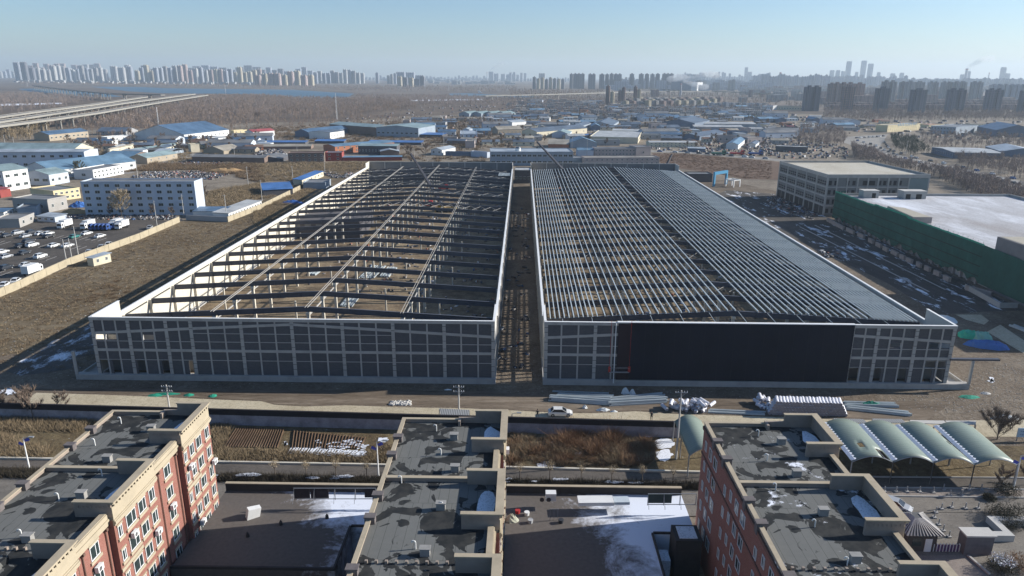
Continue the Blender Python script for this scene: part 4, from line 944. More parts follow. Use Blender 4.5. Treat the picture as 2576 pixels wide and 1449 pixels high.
def wm(c): return mat('wall_'+c, PAL[c], .2, .12, .9)
RFM = {}
def rm(c):
    if c in RFM: return RFM[c]
    m, t, b = newmat('roof_'+c, .5, .1); v = coords(t); w = N(t, 'ShaderNodeTexWave'); w.bands_direction = 'X'; w.inputs['Scale'].default_value = .6; t.links.new(v, w.inputs['Vector'])
    base = ROOFC[c]; n = noise(t, v, .12, 5, .7)
    col = ramp(t, n, [(.3, tuple(x*.6 for x in base)), (.5, base), (.75, tuple(min(1, x*1.35+.02) for x in base))]); col = mix(t, math_(t, 'MULTIPLY', w.outputs['Fac'], .25), col, tuple(x*.55 for x in base))
    b.inputs['Specular IOR Level'].default_value = .35; t.links.new(col, b.inputs['Base Color']); RFM[c] = m; return m
WINM = {}
def win(w, h):
    k = (round(w, 1), round(h, 1))
    if k not in WINM:
        b = MB(); w, h = k; b.mat(1).box(-w/2, -.05, 0, w/2, .04, h).mat(0)
        for x in ((-w/2+.1, -.05), (.05, w/2-.1)): b.box(x[0], -.08, .1, x[1], -.052, h-.1)
        WINM[k] = b.mesh('window', [GLASS, FRAME])
    return WINM[k]
def bld(name, label, A, B, depth, h, wall, roof, style='gable', win_f=None, win_e=None, rise=None, cat='building', group=None, ridge=None, over=.35, z0=0.0, extra=None, win_l=None):
    """A, B: ground points of the front face (left, right seen from outside); depth goes back from it"""
    A = Vector((A[0], A[1], 0)); B = Vector((B[0], B[1], 0)); u = B-A; L = u.length; u.normalize(); ang = math.atan2(u.y, u.x); v = Vector((-u.y, u.x, 0))
    t = thing(name, label, cat, (A.x, A.y, z0), ang, group); PLACED.append((A, u, v, L, depth)); D = depth
    ridge = ridge or ('x' if L >= D else 'y'); rise = rise if rise is not None else (.14*min(L, D)+.3 if style == 'gable' else .6)
    b = MB(); e = .003
    if style == 'gable':
        if ridge == 'x': b.add([(0,0,0),(L,0,0),(L,D,0),(0,D,0),(0,0,h),(L,0,h),(L,D,h),(0,D,h),(0,D/2,h+rise),(L,D/2,h+rise)], [(0,3,2,1),(0,1,5,4),(1,2,6,9,5),(2,3,7,6),(3,0,4,8,7)])
        else: b.add([(0,0,0),(L,0,0),(L,D,0),(0,D,0),(0,0,h),(L,0,h),(L,D,h),(0,D,h),(L/2,0,h+rise),(L/2,D,h+rise)], [(0,3,2,1),(0,1,5,8,4),(1,2,6,5),(2,3,7,9,6),(3,0,4,7)])
    else: b.box(0, 0, 0, L, D, h)
    wo_ = b.build('wall', wm(wall) if isinstance(wall, str) else wall, t)
    b = MB(); th = .14; o = over
    if style == 'gable':
        k = rise/((D if ridge == 'x' else L)/2)
        if ridge == 'x': P = [(-o,-o,h-o*k),(L+o,-o,h-o*k),(L+o,D/2,h+rise),(-o,D/2,h+rise),(-o,D+o,h-o*k),(L+o,D+o,h-o*k)]
        else: P = [(-o,-o,h-o*k),(-o,D+o,h-o*k),(L/2,D+o,h+rise),(L/2,-o,h+rise),(L+o,-o,h-o*k),(L+o,D+o,h-o*k)]
        q = [(x, y, z+.01) for x, y, z in P]+[(x, y, z+th) for x, y, z in P]
        b.add(q, [(6,7,8,9),(9,8,11,10),(0,3,2,1),(3,4,5,2),(0,1,7,6),(4,10,11,5),(0,6,9,3),(3,9,10,4),(1,2,8,7),(2,5,11,8)])
    elif style == 'shed':
        P = [(-o,-o,h+.02),(L+o,-o,h+.02),(L+o,D+o,h+.02+rise),(-o,D+o,h+.02+rise)]; q = P+[(x, y, z+th) for x, y, z in P]; b.add(q, [(0,3,2,1),(4,5,6,7),(0,1,5,4),(1,2,6,5),(2,3,7,6),(3,0,4,7)])
    elif style == 'arch':
        n = 10; vs = []
        for i in range(n+1): f = i/n; vs += [(-o, -o+(D+2*o)*f, h+.02+rise*math.sin(math.pi*f)), (L+o, -o+(D+2*o)*f, h+.02+rise*math.sin(math.pi*f))]
        vs2 = [(x, y, z+th) for x, y, z in vs]; m_ = len(vs)
        b.add(vs+vs2, [(2*i, 2*i+1, 2*i+3, 2*i+2) for i in range(n)]+[(m_+2*i, m_+2*i+1, m_+2*i+3, m_+2*i+2) for i in range(n)]+[tuple(range(0, m_, 2))+tuple(range(2*m_-2, m_-1, -2)), tuple(range(1, m_, 2))+tuple(range(2*m_-1, m_, -2))])
    else:
        b.box(.25, .25, h+e, L-.25, D-.25, h+.12)
    ro = b.build('roof', rm(roof), t)
    if style == 'flat':
        b = MB(); p = .55; b.box(-.1, -.1, h+.001, L+.1, .22, h+p); b.box(-.1, D-.22, h+.001, L+.1, D+.1, h+p); b.box(-.1, .22, h+.001, .22, D-.22, h+p); b.box(L-.22, .22, h+.001, L+.1, D-.22, h+p)
        b.build('parapet', wm(wall) if isinstance(wall, str) else wall, t)
    for face, w in (('f', win_f), ('e', win_e), ('l', win_l)):
        if not w: continue
        n, rows = w[0], w[1]; ww = w[2] if len(w) > 2 else 1.6; FL = L if face == 'f' else D; sh = (h-.4)/rows; wh = min(1.6, sh*.5)
        me = win(min(ww, FL/n*.75), wh)
        for r in range(rows):
            for i in range(n):
                s = FL*(i+.5)/n; z = .25+sh*r+sh*.34
                if face == 'f': link('window', me, t, (s, -.02, z))
                elif face == 'e': link('window', me, t, (L+.02, s, z), math.pi/2)
                else: link('window', me, t, (-.02, s, z), -math.pi/2)
    return t
def blp(label, k, a, b_, c, vt, wall, roof, style='gable', at='B', name=None, **kw):
    """from picture readings: base points a, b_ of the front, back-right base point c (or a depth), roof row vt above a or b_"""
    A, B = GZ(k, *a), GZ(k, *b_); u = (B-A).normalized(); v = Vector((-u.y, u.x, 0))
    D = c if not hasattr(c, '__len__') else abs((GZ(k, *c)-B).dot(v))
    h = top(B if at == 'B' else A, Z(*k, 0, vt)[1]); h = max(2.2, min(h, 22))
    D = max(3.0, min(D, 90))
    return bld(name or {'gable': 'warehouse', 'flat': 'flat_roof_building', 'shed': 'shed', 'arch': 'warehouse'}[style], label, A, B, D, h, wall, roof, style, **kw)
PLACED.append((Vector((-87, 128, 0)), Vector((1, 0, 0)), Vector((0, 1, 0)), 180, 276))
# ---- left cluster
blp('large warehouse with deep blue roof and white lit end, upper left before the bare wood', A_, (1330, 822), (1815, 838), (2200, 782), 770, 'white', 'blue', win_e=(11, 1, 1.2))
blp('long blue roofed warehouse with beige lit side and seven windows, far left', A_, (340, 832), (490, 836), (945, 797), 772, 'tan', 'blue', win_e=(9, 1, 2.2), ridge='y')
blp('very large low hall with pale teal roof at the left edge', A_, (-160, 1000), (715, 1005), (1060, 965), 932, 'cream', 'teal', win_e=(9, 1, 1.2))
blp('long pale blue workshop with two rows of windows and white gable end, left edge', Q0, (-60, 190), (850, 185), (985, 150), 20, 'bluewhite', 'light', win_f=(10, 2, 2.6), at='B', rise=.9)
blp('white two storey workshop with teal roof cut by the left edge', Q0, (-230, 390), (62, 412), (262, 372), 212, 'white', 'teal', win_e=(3, 2, 2.4), win_f=(4, 2, 2.2), ridge='y')
blp('grey white workshop with teal pitched roof beside the white two storey workshop', Q0, (245, 345), (497, 354), (658, 318), 245, 'bluewhite', 'teal', win_f=(3, 1, 3.4), win_e=(3, 1, 1.8), ridge='y')
blp('long blue roofed shed running behind the grey white workshop', Q0, (235, 262), (520, 292), (900, 150), 205, 'white', 'steel', win_e=(8, 1, 2), ridge='y')
blp('white flat roofed building with a grey roof and seven lit windows', Q0, (735, 288), (925, 294), (1235, 238), 207, 'white', 'grey', 'flat', win_f=(1, 1, 2.6), win_e=(8, 2, 1.3))
blp('pale yellow building with grey flat roof left of the blue white dormitory', Q0, (310, 480), (540, 512), (825, 478), 415, 'yellow', 'grey', 'flat', win_e=(5, 2, 1.3))
blp('low grey block with snow on its roof, in front of the yellow building', Q0, (140, 600), (480, 618), (645, 575), 500, 'concrete', 'grey', 'flat', win_f=(3, 1, 1.4), win_e=(2, 1, 1.2))
blp('small white hut with blue roof at the left edge', Q0, (-80, 668), (45, 668), (146, 642), 615, 'white', 'blue', 'shed', win_e=(2, 1, 1.2), name='hut')
blp('kiosk with bright blue sloping roof above the box trucks', Q0, (368, 704), (545, 716), (590, 684), 668, 'bluewhite', 'light', 'shed', win_f=(3, 1, 1.6), name='kiosk', rise=.4)
blp('half demolished low grey building at the left edge of the car park', Q0, (-60, 775), (200, 768), (375, 705), 690, 'concrete', 'grey', 'flat', win_e=(2, 1, 1.5))
blp('small grey house beside the blue kiosk', Q0, (180, 655), (372, 645), (470, 600), 570, 'greyblue', 'grey', 'flat')
blp('low red walled shed at the left edge', Q0, (-90, 470), (10, 475), (90, 455), 400, 'red', 'red', 'shed')
dorm = blp('pale blue dormitory of five storeys with rows of windows and a white sunlit end', Q0, (845, 645), (1945, 642), (2025, 603), 322, 'bluewhite', 'grey', 'flat', win_f=(11, 5, 2.2), over=.5)
b = MB(); b.box(-.3, -.6, 0, 0, 0, .02); 
blp('narrow cream barn with teal roof left of the rusty sheds', A_, (1060, 972), (1085, 972), (1345, 893), 915, 'cream', 'tan', win_e=(6, 1, 1), ridge='y')
blp('long shed with teal roof and cream side, one of the diagonal sheds', A_, (1232, 962), (1295, 964), (1640, 897), 930, 'cream', 'teal', win_e=(10, 1, 1), ridge='y')
blp('weathered shed with pinkish and teal roof and dark open gable', A_, (1275, 1052), (1450, 1058), (1655, 1005), 1000, 'tan', 'teal', win_e=(4, 1, 1), ridge='y')
blp('low grey roofed shed left of the dark open gable', A_, (955, 1045), (1240, 1055), (1390, 1000), 1012, 'brown', 'steel', ridge='x')
blp('shed with round pale blue roof behind the weathered sheds', A_, (1500, 985), (1660, 985), (1850, 945), 955, 'greyblue', 'light', 'arch', rise=2)
blp('long low shed with pale dusty roof above the scrap heaps', A_, (1890, 1040), (2600, 1052), 13, 1000, 'brown', 'grey', 'gable', rise=1.2)
blp('small cream box shaped house below the wood', A_, (1855, 935), (1880, 945), (1925, 925), 872, 'cream', 'tan', 'flat', name='house')
blp('small yellow house with many windows', A_, (1950, 890), (1985, 905), (2115, 875), 872, 'yellow', 'grey', win_e=(5, 1, 1), ridge='y', name='house')
blp('small white house beside a red brown gable', A_, (2050, 852), (2150, 858), (2262, 835), 810, 'white', 'slate', 'flat', win_e=(4, 1, 1), name='house')
blp('low cream row of rooms right of the white house', A_, (2262, 835), (2275, 832), (2425, 805), 800, 'cream', 'tan', win_e=(5, 1, 1), ridge='y', name='house')
blp('white house with crimson roof under the wood', A_, (2415, 790), (2490, 796), (2640, 775), 745, 'white', 'red', win_e=(3, 1, 1.4), ridge='y', name='house')
blp('small yellow house with hipped look beside the blue warehouse', A_, (2265, 765), (2300, 768), (2345, 752), 735, 'yellow', 'grey', 'flat', win_e=(3, 1, .9), name='house')
blp('small white house with a flat snowy roof in the left cluster', A_, (995, 835), (1060, 840), (1235, 815), 800, 'white', 'light', 'flat', win_e=(4, 1, 1), name='house')
blp('low grey long building behind the blue roofed warehouse', A_, (950, 775), (1240, 778), 22, 742, 'grey', 'slate', win_f=(6, 1, 1.4))
blp('farm shed with dull roof and ochre gable', A_, (2000, 955), (2200, 965), (2290, 935), 930, 'tan', 'tan')
# ---- centre cluster
blp('very long hall with pale green roof and white gable, middle distance', B_, (1200, 790), (1612, 802), (1705, 765), 708, 'greyblue', 'teal', win_f=(9, 1, 2.5), rise=2)
blp('long dark sided hall with pale green roof joining the white gabled hall', B_, (740, 745), (1195, 782), 26, 700, 'brown', 'teal', rise=2)
blp('blue roofed workshop with white gable wall', B_, (400, 795), (535, 802), (780, 745), 748, 'slateblue', 'blue', ridge='y')
blp('white corrugated sided workshop in front of the blue roofed workshop', B_, (540, 810), (745, 817), (872, 795), 750, 'white', 'slate', win_e=(5, 1, 1), rise=1)
blp('orange brick building of two storeys with blue roof, many windows on its sunny side', B_, (680, 945), (795, 962), (1058, 875), 888, 'brick', 'steel', win_e=(10, 2, 1.4), ridge='y', rise=1.2)
blp('long bright blue sheet roof behind the tan shed, left piece', B_, (0, 872), (500, 872), 12, 855, 'dark', 'bright', 'shed')
blp('bright blue sheet roof piece in the middle, behind the brick building', B_, (590, 860), (880, 860), 14, 845, 'dark', 'bright', 'shed')
blp('bright blue sheet roof piece right of the brick building', B_, (1110, 870), (1640, 875), 14, 855, 'dark', 'bright', 'shed')
blp('long open shed with tan roof behind parked vans', B_, (0, 915), (556, 912), 14, 892, 'brown', 'tan', rise=1.4)
blp('grey roofed open shed at the edge of the scrub', B_, (-20, 1040), (262, 1042), (330, 1005), 1008, 'dark', 'grey', rise=1.6)
blp('brown house of two storeys with six windows in front of the brick building', B_, (335, 1050), (690, 1045), 11, 955, 'brown', 'rust', 'flat', win_f=(6, 2, 1.5))
blp('dark red small building with pale blue roof beside the brown house', B_, (697, 1032), (862, 1032), 9, 952, 'red', 'light', 'flat', win_f=(2, 2, 1.6))
blp('long low dark red shed with pale blue roof behind the left hall', B_, (870, 1032), (1450, 1025), 7, 990, 'red', 'steel', 'shed', rise=.3)
blp('dark workshop with teal sheet roof, rubble in front', B_, (1020, 965), (1400, 968), 14, 885, 'dark', 'teal', 'shed', rise=.6, win_f=(12, 1, 1))
blp('shed with pale blue roof and ochre end beside bare trees', B_, (1240, 985), (1422, 982), (1448, 945), 935, 'brown', 'light', rise=1.5)
blp('open shelter with vivid blue roof in the yard', B_, (1620, 800), (1842, 805), 20, 775, 'dark', 'bright', 'shed')
blp('pale blue tower like factory block with lean-to', B_, (2022, 842), (2190, 842), (2206, 805), 768, 'bluewhite', 'light', 'flat', win_f=(4, 2, 1.4))
blp('small upper block rising beside the pale blue tower', B_, (2045, 800), (2110, 802), 10, 722, 'bluewhite', 'light', rise=1.5)
blp('small white house with blue hipped roof beside the scrub', B_, (1735, 970), (1842, 976), (1882, 945), 922, 'white', 'light', win_f=(2, 1, 1.3), rise=1.5, name='house')
blp('row of blue site cabins behind the left hall', B_, (1875, 978), (2120, 985), 4, 950, 'slateblue', 'bright', 'flat', name='site_cabin')
blp('pale blue single cabin right of the row of blue cabins', B_, (2125, 985), (2285, 1000), 4, 952, 'bluewhite', 'light', 'flat', name='site_cabin')
blp('tan brick building with arched windows near the bare trees', B_, (2330, 762), (2392, 775), (2532, 750), 722, 'tan', 'tan', win_e=(6, 1, 1), ridge='y')
for i in range(4):
    blp('teal gabled shed in the row below the wood, '+('first', 'second', 'third', 'last')[i]+' from the left', B_, (2010+i*118, 592), (2110+i*118, 596), 30, 565, 'greyblue', 'teal', ridge='y')
blp('white flat building with snowy roof, right of the teal sheds', B_, (2285, 690), (2400, 693), 20, 660, 'white', 'grey', 'flat')
blp('white shed with lit gable at the edge of the village', B_, (2430, 690), (2530, 697), (2560, 680), 650, 'white', 'light', rise=2)
bt = bld('flat_roof_building', 'long teal factory building with white eaves band behind the alley', GZ(B_, 2320, 1075), GZ(C_, 628, 1075), 26, top(GZ(B_, 2320, 1075), Z(*B_, 0, 945)[1]), 'greyblue', 'light', 'flat', win_f=(16, 2, 3))
P = GZ(C_, 88, 1060); t = thing('water_tower', 'white cylindrical water tank with blue cap standing at the end of the alley', 'water tower', P); h = top(P, Z(*C_, 0, 905)[1])
b = MB(); b.cyl((0, 0, 0), (0, 0, h), 1.9, n=20); b.build('tank', WHITE, t, smooth=False); b = MB(); b.cyl((0, 0, h), (0, 0, h+1.0), 1.95, 1.5, 20); b.build('cap', rm('slate'), t); b = MB(); b.cyl((0, 0, h*.72), (0, 0, h*.8), 1.93, n=20); b.build('band', mat('blue_band', (.1, .2, .5), .1), t)
# ---- right centre cluster
blp('barrel roofed tan store with small brick front', C_, (385, 902), (585, 905), 26, 868, 'brick', 'tan', 'arch', rise=3)
blp('house shaped hall with steel blue gable roof', C_, (598, 905), (862, 905), 24, 850, 'greyblue', 'steel', rise=4)
blp('small blue grey annex with a pitched roof behind the right hall', C_, (675, 985), (830, 985), 10, 925, 'bluewhite', 'steel', rise=1.4)
blp('pinkish grey two storey office with dark windows behind the right hall', C_, (838, 985), (1240, 985), 12, 912, 'pink', 'grey', 'flat', win_f=(12, 2, 1.2))
blp('taller pinkish grey end of the two storey office', C_, (1245, 988), (1390, 985), 14, 895, 'pink', 'grey', 'flat', win_f=(1, 1, 1.5))
blp('long pinkish office right behind the back wall of the right hall', C_, (740, 1075), (1475, 1070), 12, 1000, 'pink', 'tan', 'flat', win_f=(15, 2, 1.3))
blp('grey flat annex left of the long pinkish office', C_, (630, 1060), (738, 1060), 12, 1005, 'greyblue', 'grey', 'flat')
blp('big slate blue hall with low gable facing us', C_, (1500, 705), (1820, 718), 70, 658, 'slateblue', 'slate', ridge='y', rise=4)
blp('long pale roofed hall, upper one of two parallel halls', C_, (1820, 697), (2425, 702), 30, 668, 'greyblue', 'pale', rise=1.5)
blp('long pale roofed hall, nearer one of two parallel halls', C_, (1818, 725), (2300, 730), 26, 698, 'greyblue', 'pale', rise=1.5)
blp('wide hall with dark slate roof in the middle of the village', C_, (785, 700), (1010, 705), (1155, 660), 682, 'greyblue', 'slate', ridge='y')
blp('second dark slate hall left of the wide slate hall', C_, (590, 712), (700, 715), (800, 680), 690, 'greyblue', 'slate', ridge='y')
blp('hall with grey flat looking roof at the village edge', C_, (505, 665), (860, 665), 34, 645, 'dark', 'steel', rise=1.5)
blp('low grey hall left of the slate halls', C_, (270, 690), (585, 695), 26, 672, 'greyblue', 'grey', rise=1.5)
blp('dark slate roofed building with cream sunlit side and window row', C_, (125, 790), (272, 802), (435, 735), 745, 'cream', 'slate', win_e=(7, 1, 1), ridge='y')
blp('hall with pale teal patched roof beside the slate roofed building', C_, (420, 800), (590, 803), (700, 755), 765, 'bluewhite', 'teal', ridge='y')
blp('building with a wide pale tan roof around a sunny yard', C_, (1010, 772), (1440, 782), (1490, 758), 745, 'dark', 'pale', rise=1.2)
blp('vivid blue strip roof left of the sunny yard', C_, (700, 795), (760, 800), (960, 735), 775, 'slateblue', 'bright', 'shed', rise=.3)
blp('long grey range in front of the sunny yard with cream sunlit end', C_, (790, 850), (1265, 862), (1640, 800), 805, 'cream', 'pale', 'flat', win_e=(16, 1, 1.2))
blp('cream building with many windows facing the sun right of the yard', C_, (1345, 880), (1380, 895), (1700, 845), 848, 'cream', 'pale', win_e=(12, 2, 1.2), ridge='y', rise=.8)
blp('slate roofed shed with bright white gable', C_, (1655, 815), (1870, 828), (1955, 775), 788, 'slateblue', 'slate', win_e=(3, 1, 1), rise=2.2)
blp('blue grey shed with steel roof and white sunny side', C_, (2130, 915), (2248, 920), (2400, 860), 870, 'white', 'steel', win_e=(5, 1, 1), ridge='y')
blp('slate roofed shed right of the blue grey shed', C_, (2350, 895), (2420, 898), (2505, 870), 868, 'white', 'slate', ridge='y')
blp('stack of dark blue containers in the yard', C_, (2150, 782), (2340, 785), 8, 745, 'slateblue', 'blue', 'flat', name='container')
blp('low blue roofed kiosk by the bare road trees', C_, (1755, 940), (1925, 945), 8, 910, 'slateblue', 'light', 'shed', rise=.4, name='kiosk')
blp('grey low canopy building by the back of the right hall', C_, (1760, 1240), (1995, 1240), 10, 1165, 'dark', 'grey', 'flat')
# ---- right cluster
blp('long yellow building of four storeys facing the road junction', D_, (1228, 748), (1545, 725), 14, 665, 'yellow', 'tan', 'flat', win_f=(16, 4, 1.3))
blp('low yellow building right of the long yellow one', D_, (1635, 705), (1780, 700), 14, 672, 'yellow', 'red', 'flat', win_f=(7, 2, 1.6))
blp('cream row of buildings with dark openings far right', D_, (1980, 712), (2330, 722), 14, 682, 'cream', 'tan', 'flat', win_f=(12, 1, 1.8))
blp('grey industrial block behind the road', D_, (1650, 755), (1895, 770), (1990, 740), 702, 'greyblue', 'grey', 'flat', win_f=(8, 2, 1.6))
blp('broad dull blue warehouse at the right edge', D_, (2290, 790), (2700, 800), 60, 735, 'slateblue', 'blue', win_f=(12, 1, 1.5))
blp('pale roofed blue hall beside the main road', D_, (1660, 950), (1872, 1005), (2045, 945), 945, 'slateblue', 'pale', win_f=(10, 1, .9), ridge='y', rise=1.0)
blp('hall with wide teal roof at the right edge below the blue warehouse', D_, (2340, 985), (2760, 1000), 45, 950, 'slateblue', 'light', rise=3)
blp('dark shop building with red band near the junction', D_, (235, 770), (340, 772), 16, 695, 'dark', 'red', 'flat')
blp('long dark shed with white roof edge, near side of the junction', D_, (130, 935), (445, 948), 12, 900, 'dark', 'pale', 'flat')
blp('low grey building with glass front at the junction', D_, (420, 750), (560, 752), 18, 715, 'greyblue', 'grey', 'flat')
blp('white roofed filling station canopy on the left of the junction', D_, (0, 745), (215, 755), 14, 712, 'dark', 'white', 'flat')
yb_ = [o for o in bpy.data.objects if o.get('label', '').startswith('long yellow building of four')][0]; b = MB(); g_ = random.Random(8)
for i in range(12):
    x = 22+i*3.6
    for k in range(4): b.box(x+g_.uniform(0, 1.2), -.25, 6.2+k*.9, x+1.4+g_.uniform(0, 1.0), -.05, 6.5+k*.9)
    b.box(x+1.0, -.25, 6.2, x+1.3, -.05, 9.3)
b.build('lettering', mat('blue_letters', (.08, .3, .55), .1, 1), yb_)
blp('white and red banded market building far off, right of the terraced flats', D_, (0, 525), (105, 530), 14, 488, 'white', 'red', 'flat', win_f=(6, 1, 2)); blp('long cream and red market row far off, beside the solitary dark tower', D_, (130, 528), (395, 535), 14, 495, 'cream', 'red', 'flat', win_f=(10, 1, 2))
# ---- white and blue entrance gates behind the right hall
P, Q = GZ(C_, 2012, 1282), GZ(C_, 2142, 1260)
t = thing('site_gate', 'blue portal frame gate behind the right hall', 'gate', P, math.atan2((Q-P).y, (Q-P).x)); L = (Q-P).length; h = top(P, Z(*C_, 0, 1140)[1])
for a in ((0, 0, 0, 1.2, 1, h), (L-1.2, 0, 0, L, 1, h)): b = MB(); b.box(*a); b.build('pillar', mat('gate_blue', (.06, .25, .42), .1, 1), t)
b = MB(); b.box(1.2, 0, h-1.6, L-1.2, 1, h); b.build('lintel', mat('gate_blue', (0, 0, 0)), t)
P, Q = GZ(C_, 2122, 1278), GZ(C_, 2205, 1292)
t = thing('site_gate', 'white steel portal frame beside the blue gate', 'gate', P, math.atan2((Q-P).y, (Q-P).x)); L = (Q-P).length; h = top(P, Z(*C_, 0, 1205)[1])
for y in (0, 5):
    b = MB(); b.box(0, y, 0, .5, y+.5, h); b.box(L-.5, y, 0, L, y+.5, h); b.box(.5, y, h-.6, L-.5, y+.5, h); b.build('portal', WHITE, t)
b = MB(); b.box(0, .5, h-.5, .4, 5, h-.1); b.box(L-.4, .5, h-.5, L, 5, h-.1); b.build('tie_beam', WHITE, t)
# ---- unfinished concrete office block, right
def frame_block():
    Nn = GZ(Q3, 597, 642); h = top(Nn, Z(*Q3, 0, 243)[1]); RT = G(*Z(*Q3, 1662, 243), h); FT = G(*Z(*Q3, 207, 108), h)
    u = Vector((RT.x-Nn.x, RT.y-Nn.y, 0)); L = u.length; u.normalize(); v = Vector((-u.y, u.x, 0)); D = Vector((FT.x-Nn.x, FT.y-Nn.y, 0)).dot(v); ang = math.atan2(u.y, u.x)
    PLACED.append((Nn, u, v, L, D))
    t = thing('unfinished_office', 'bare concrete office block of four storeys with empty windows and pale flat roof', 'office building', Nn, ang)
    b = MB(); b.box(.35, .35, 0, L-.35, D-.35, h-1.0); b.build('wall', mat('block_infill', (.2, .2, .195), .15, .3), t)
    b = MB(); b.box(.3, .3, h-1.0, L-.3, D-.3, h-.9); b.build('roof', groundmat('pale_screed', [(.42, .38, .3), (.5, .46, .37), (.56, .53, .46)], s1=.06, snow=(.66, .7, .05), bmp=.01), t)
    b = MB(); b.box(0, 0, h-1.6, L, .3, h); b.box(0, D-.3, h-1.6, L, D, h); b.box(0, .3, h-1.6, .3, D-.3, h); b.box(L-.3, .3, h-1.6, L, D-.3, h); b.build('parapet', CON, t)
    for r in range(1, 4): z = (h-1.6)*r/4; b = MB(); b.box(.02, .1, z-.3, L-.02, .34, z+.3); b.box(.1, .34, z-.3, .34, D-.02, z+.3); b.build('floor_band', CON, t)
    DW = mat('empty_window', (.015, .016, .02), .2, 1, .6); fh = (h-1.6)/4
    nb = 5
    for i in range(nb+1): y = min(max(D*i/nb, .45), D-.35); b = MB(); b.box(.05, y-.4, 0, .36, y+.4, h-1.61); b.build('column', CON, t)
    for r in range(4):
        for i in range(nb):
            y0 = D*i/nb+1.2; y1 = D*(i+1)/nb-1.2; b = MB()
            if r == 0: b.box(.30, y0-.4, .1, .345, (y0+y1)/2-.4, fh-.6); b.box(.30, (y0+y1)/2+.4, .1, .345, y1+.4, fh-.6)
            else:
                b.box(.30, y0, fh*r+.8, .345, y1, fh*r+2.6)
                b.mat(1); n = 4
                for k in range(1, n): yy = y0+(y1-y0)*k/n; b.box(.26, yy-.08, fh*r+.8, .30, yy+.08, fh*r+2.6)
                b.box(.26, y0, fh*r+1.65, .299, y1, fh*r+1.78); b.mat(0)
            b.build('window', [DW, CON], t)
    xs_ = [(.02, .03), (.075, .03), (.19, .03), (.25, .03), (.35, .12), (.5, .03), (.55, .03), (.6, .03), (.65, .03), (.7, .03)]
    for r in range(4):
        for f, w in xs_: b = MB(); b.box(L*f, .30, fh*r+.9, L*(f+w), .345, fh*r+2.9); b.build('window', DW, t)
    for i in range(11): x = min(max(L*i/10, .45), L-.45); b = MB(); b.box(x-.3, .06, 0, x+.3, .345, h-1.61); b.build('column', CON, t)
    b = MB(); b.box(L*.8+.3, .02, 1, L-.8, .05, h-1.8); b.build('render_panel', mat('grey_green_render', (.2, .25, .25), .1, .3), t)
    return t
frame_block()
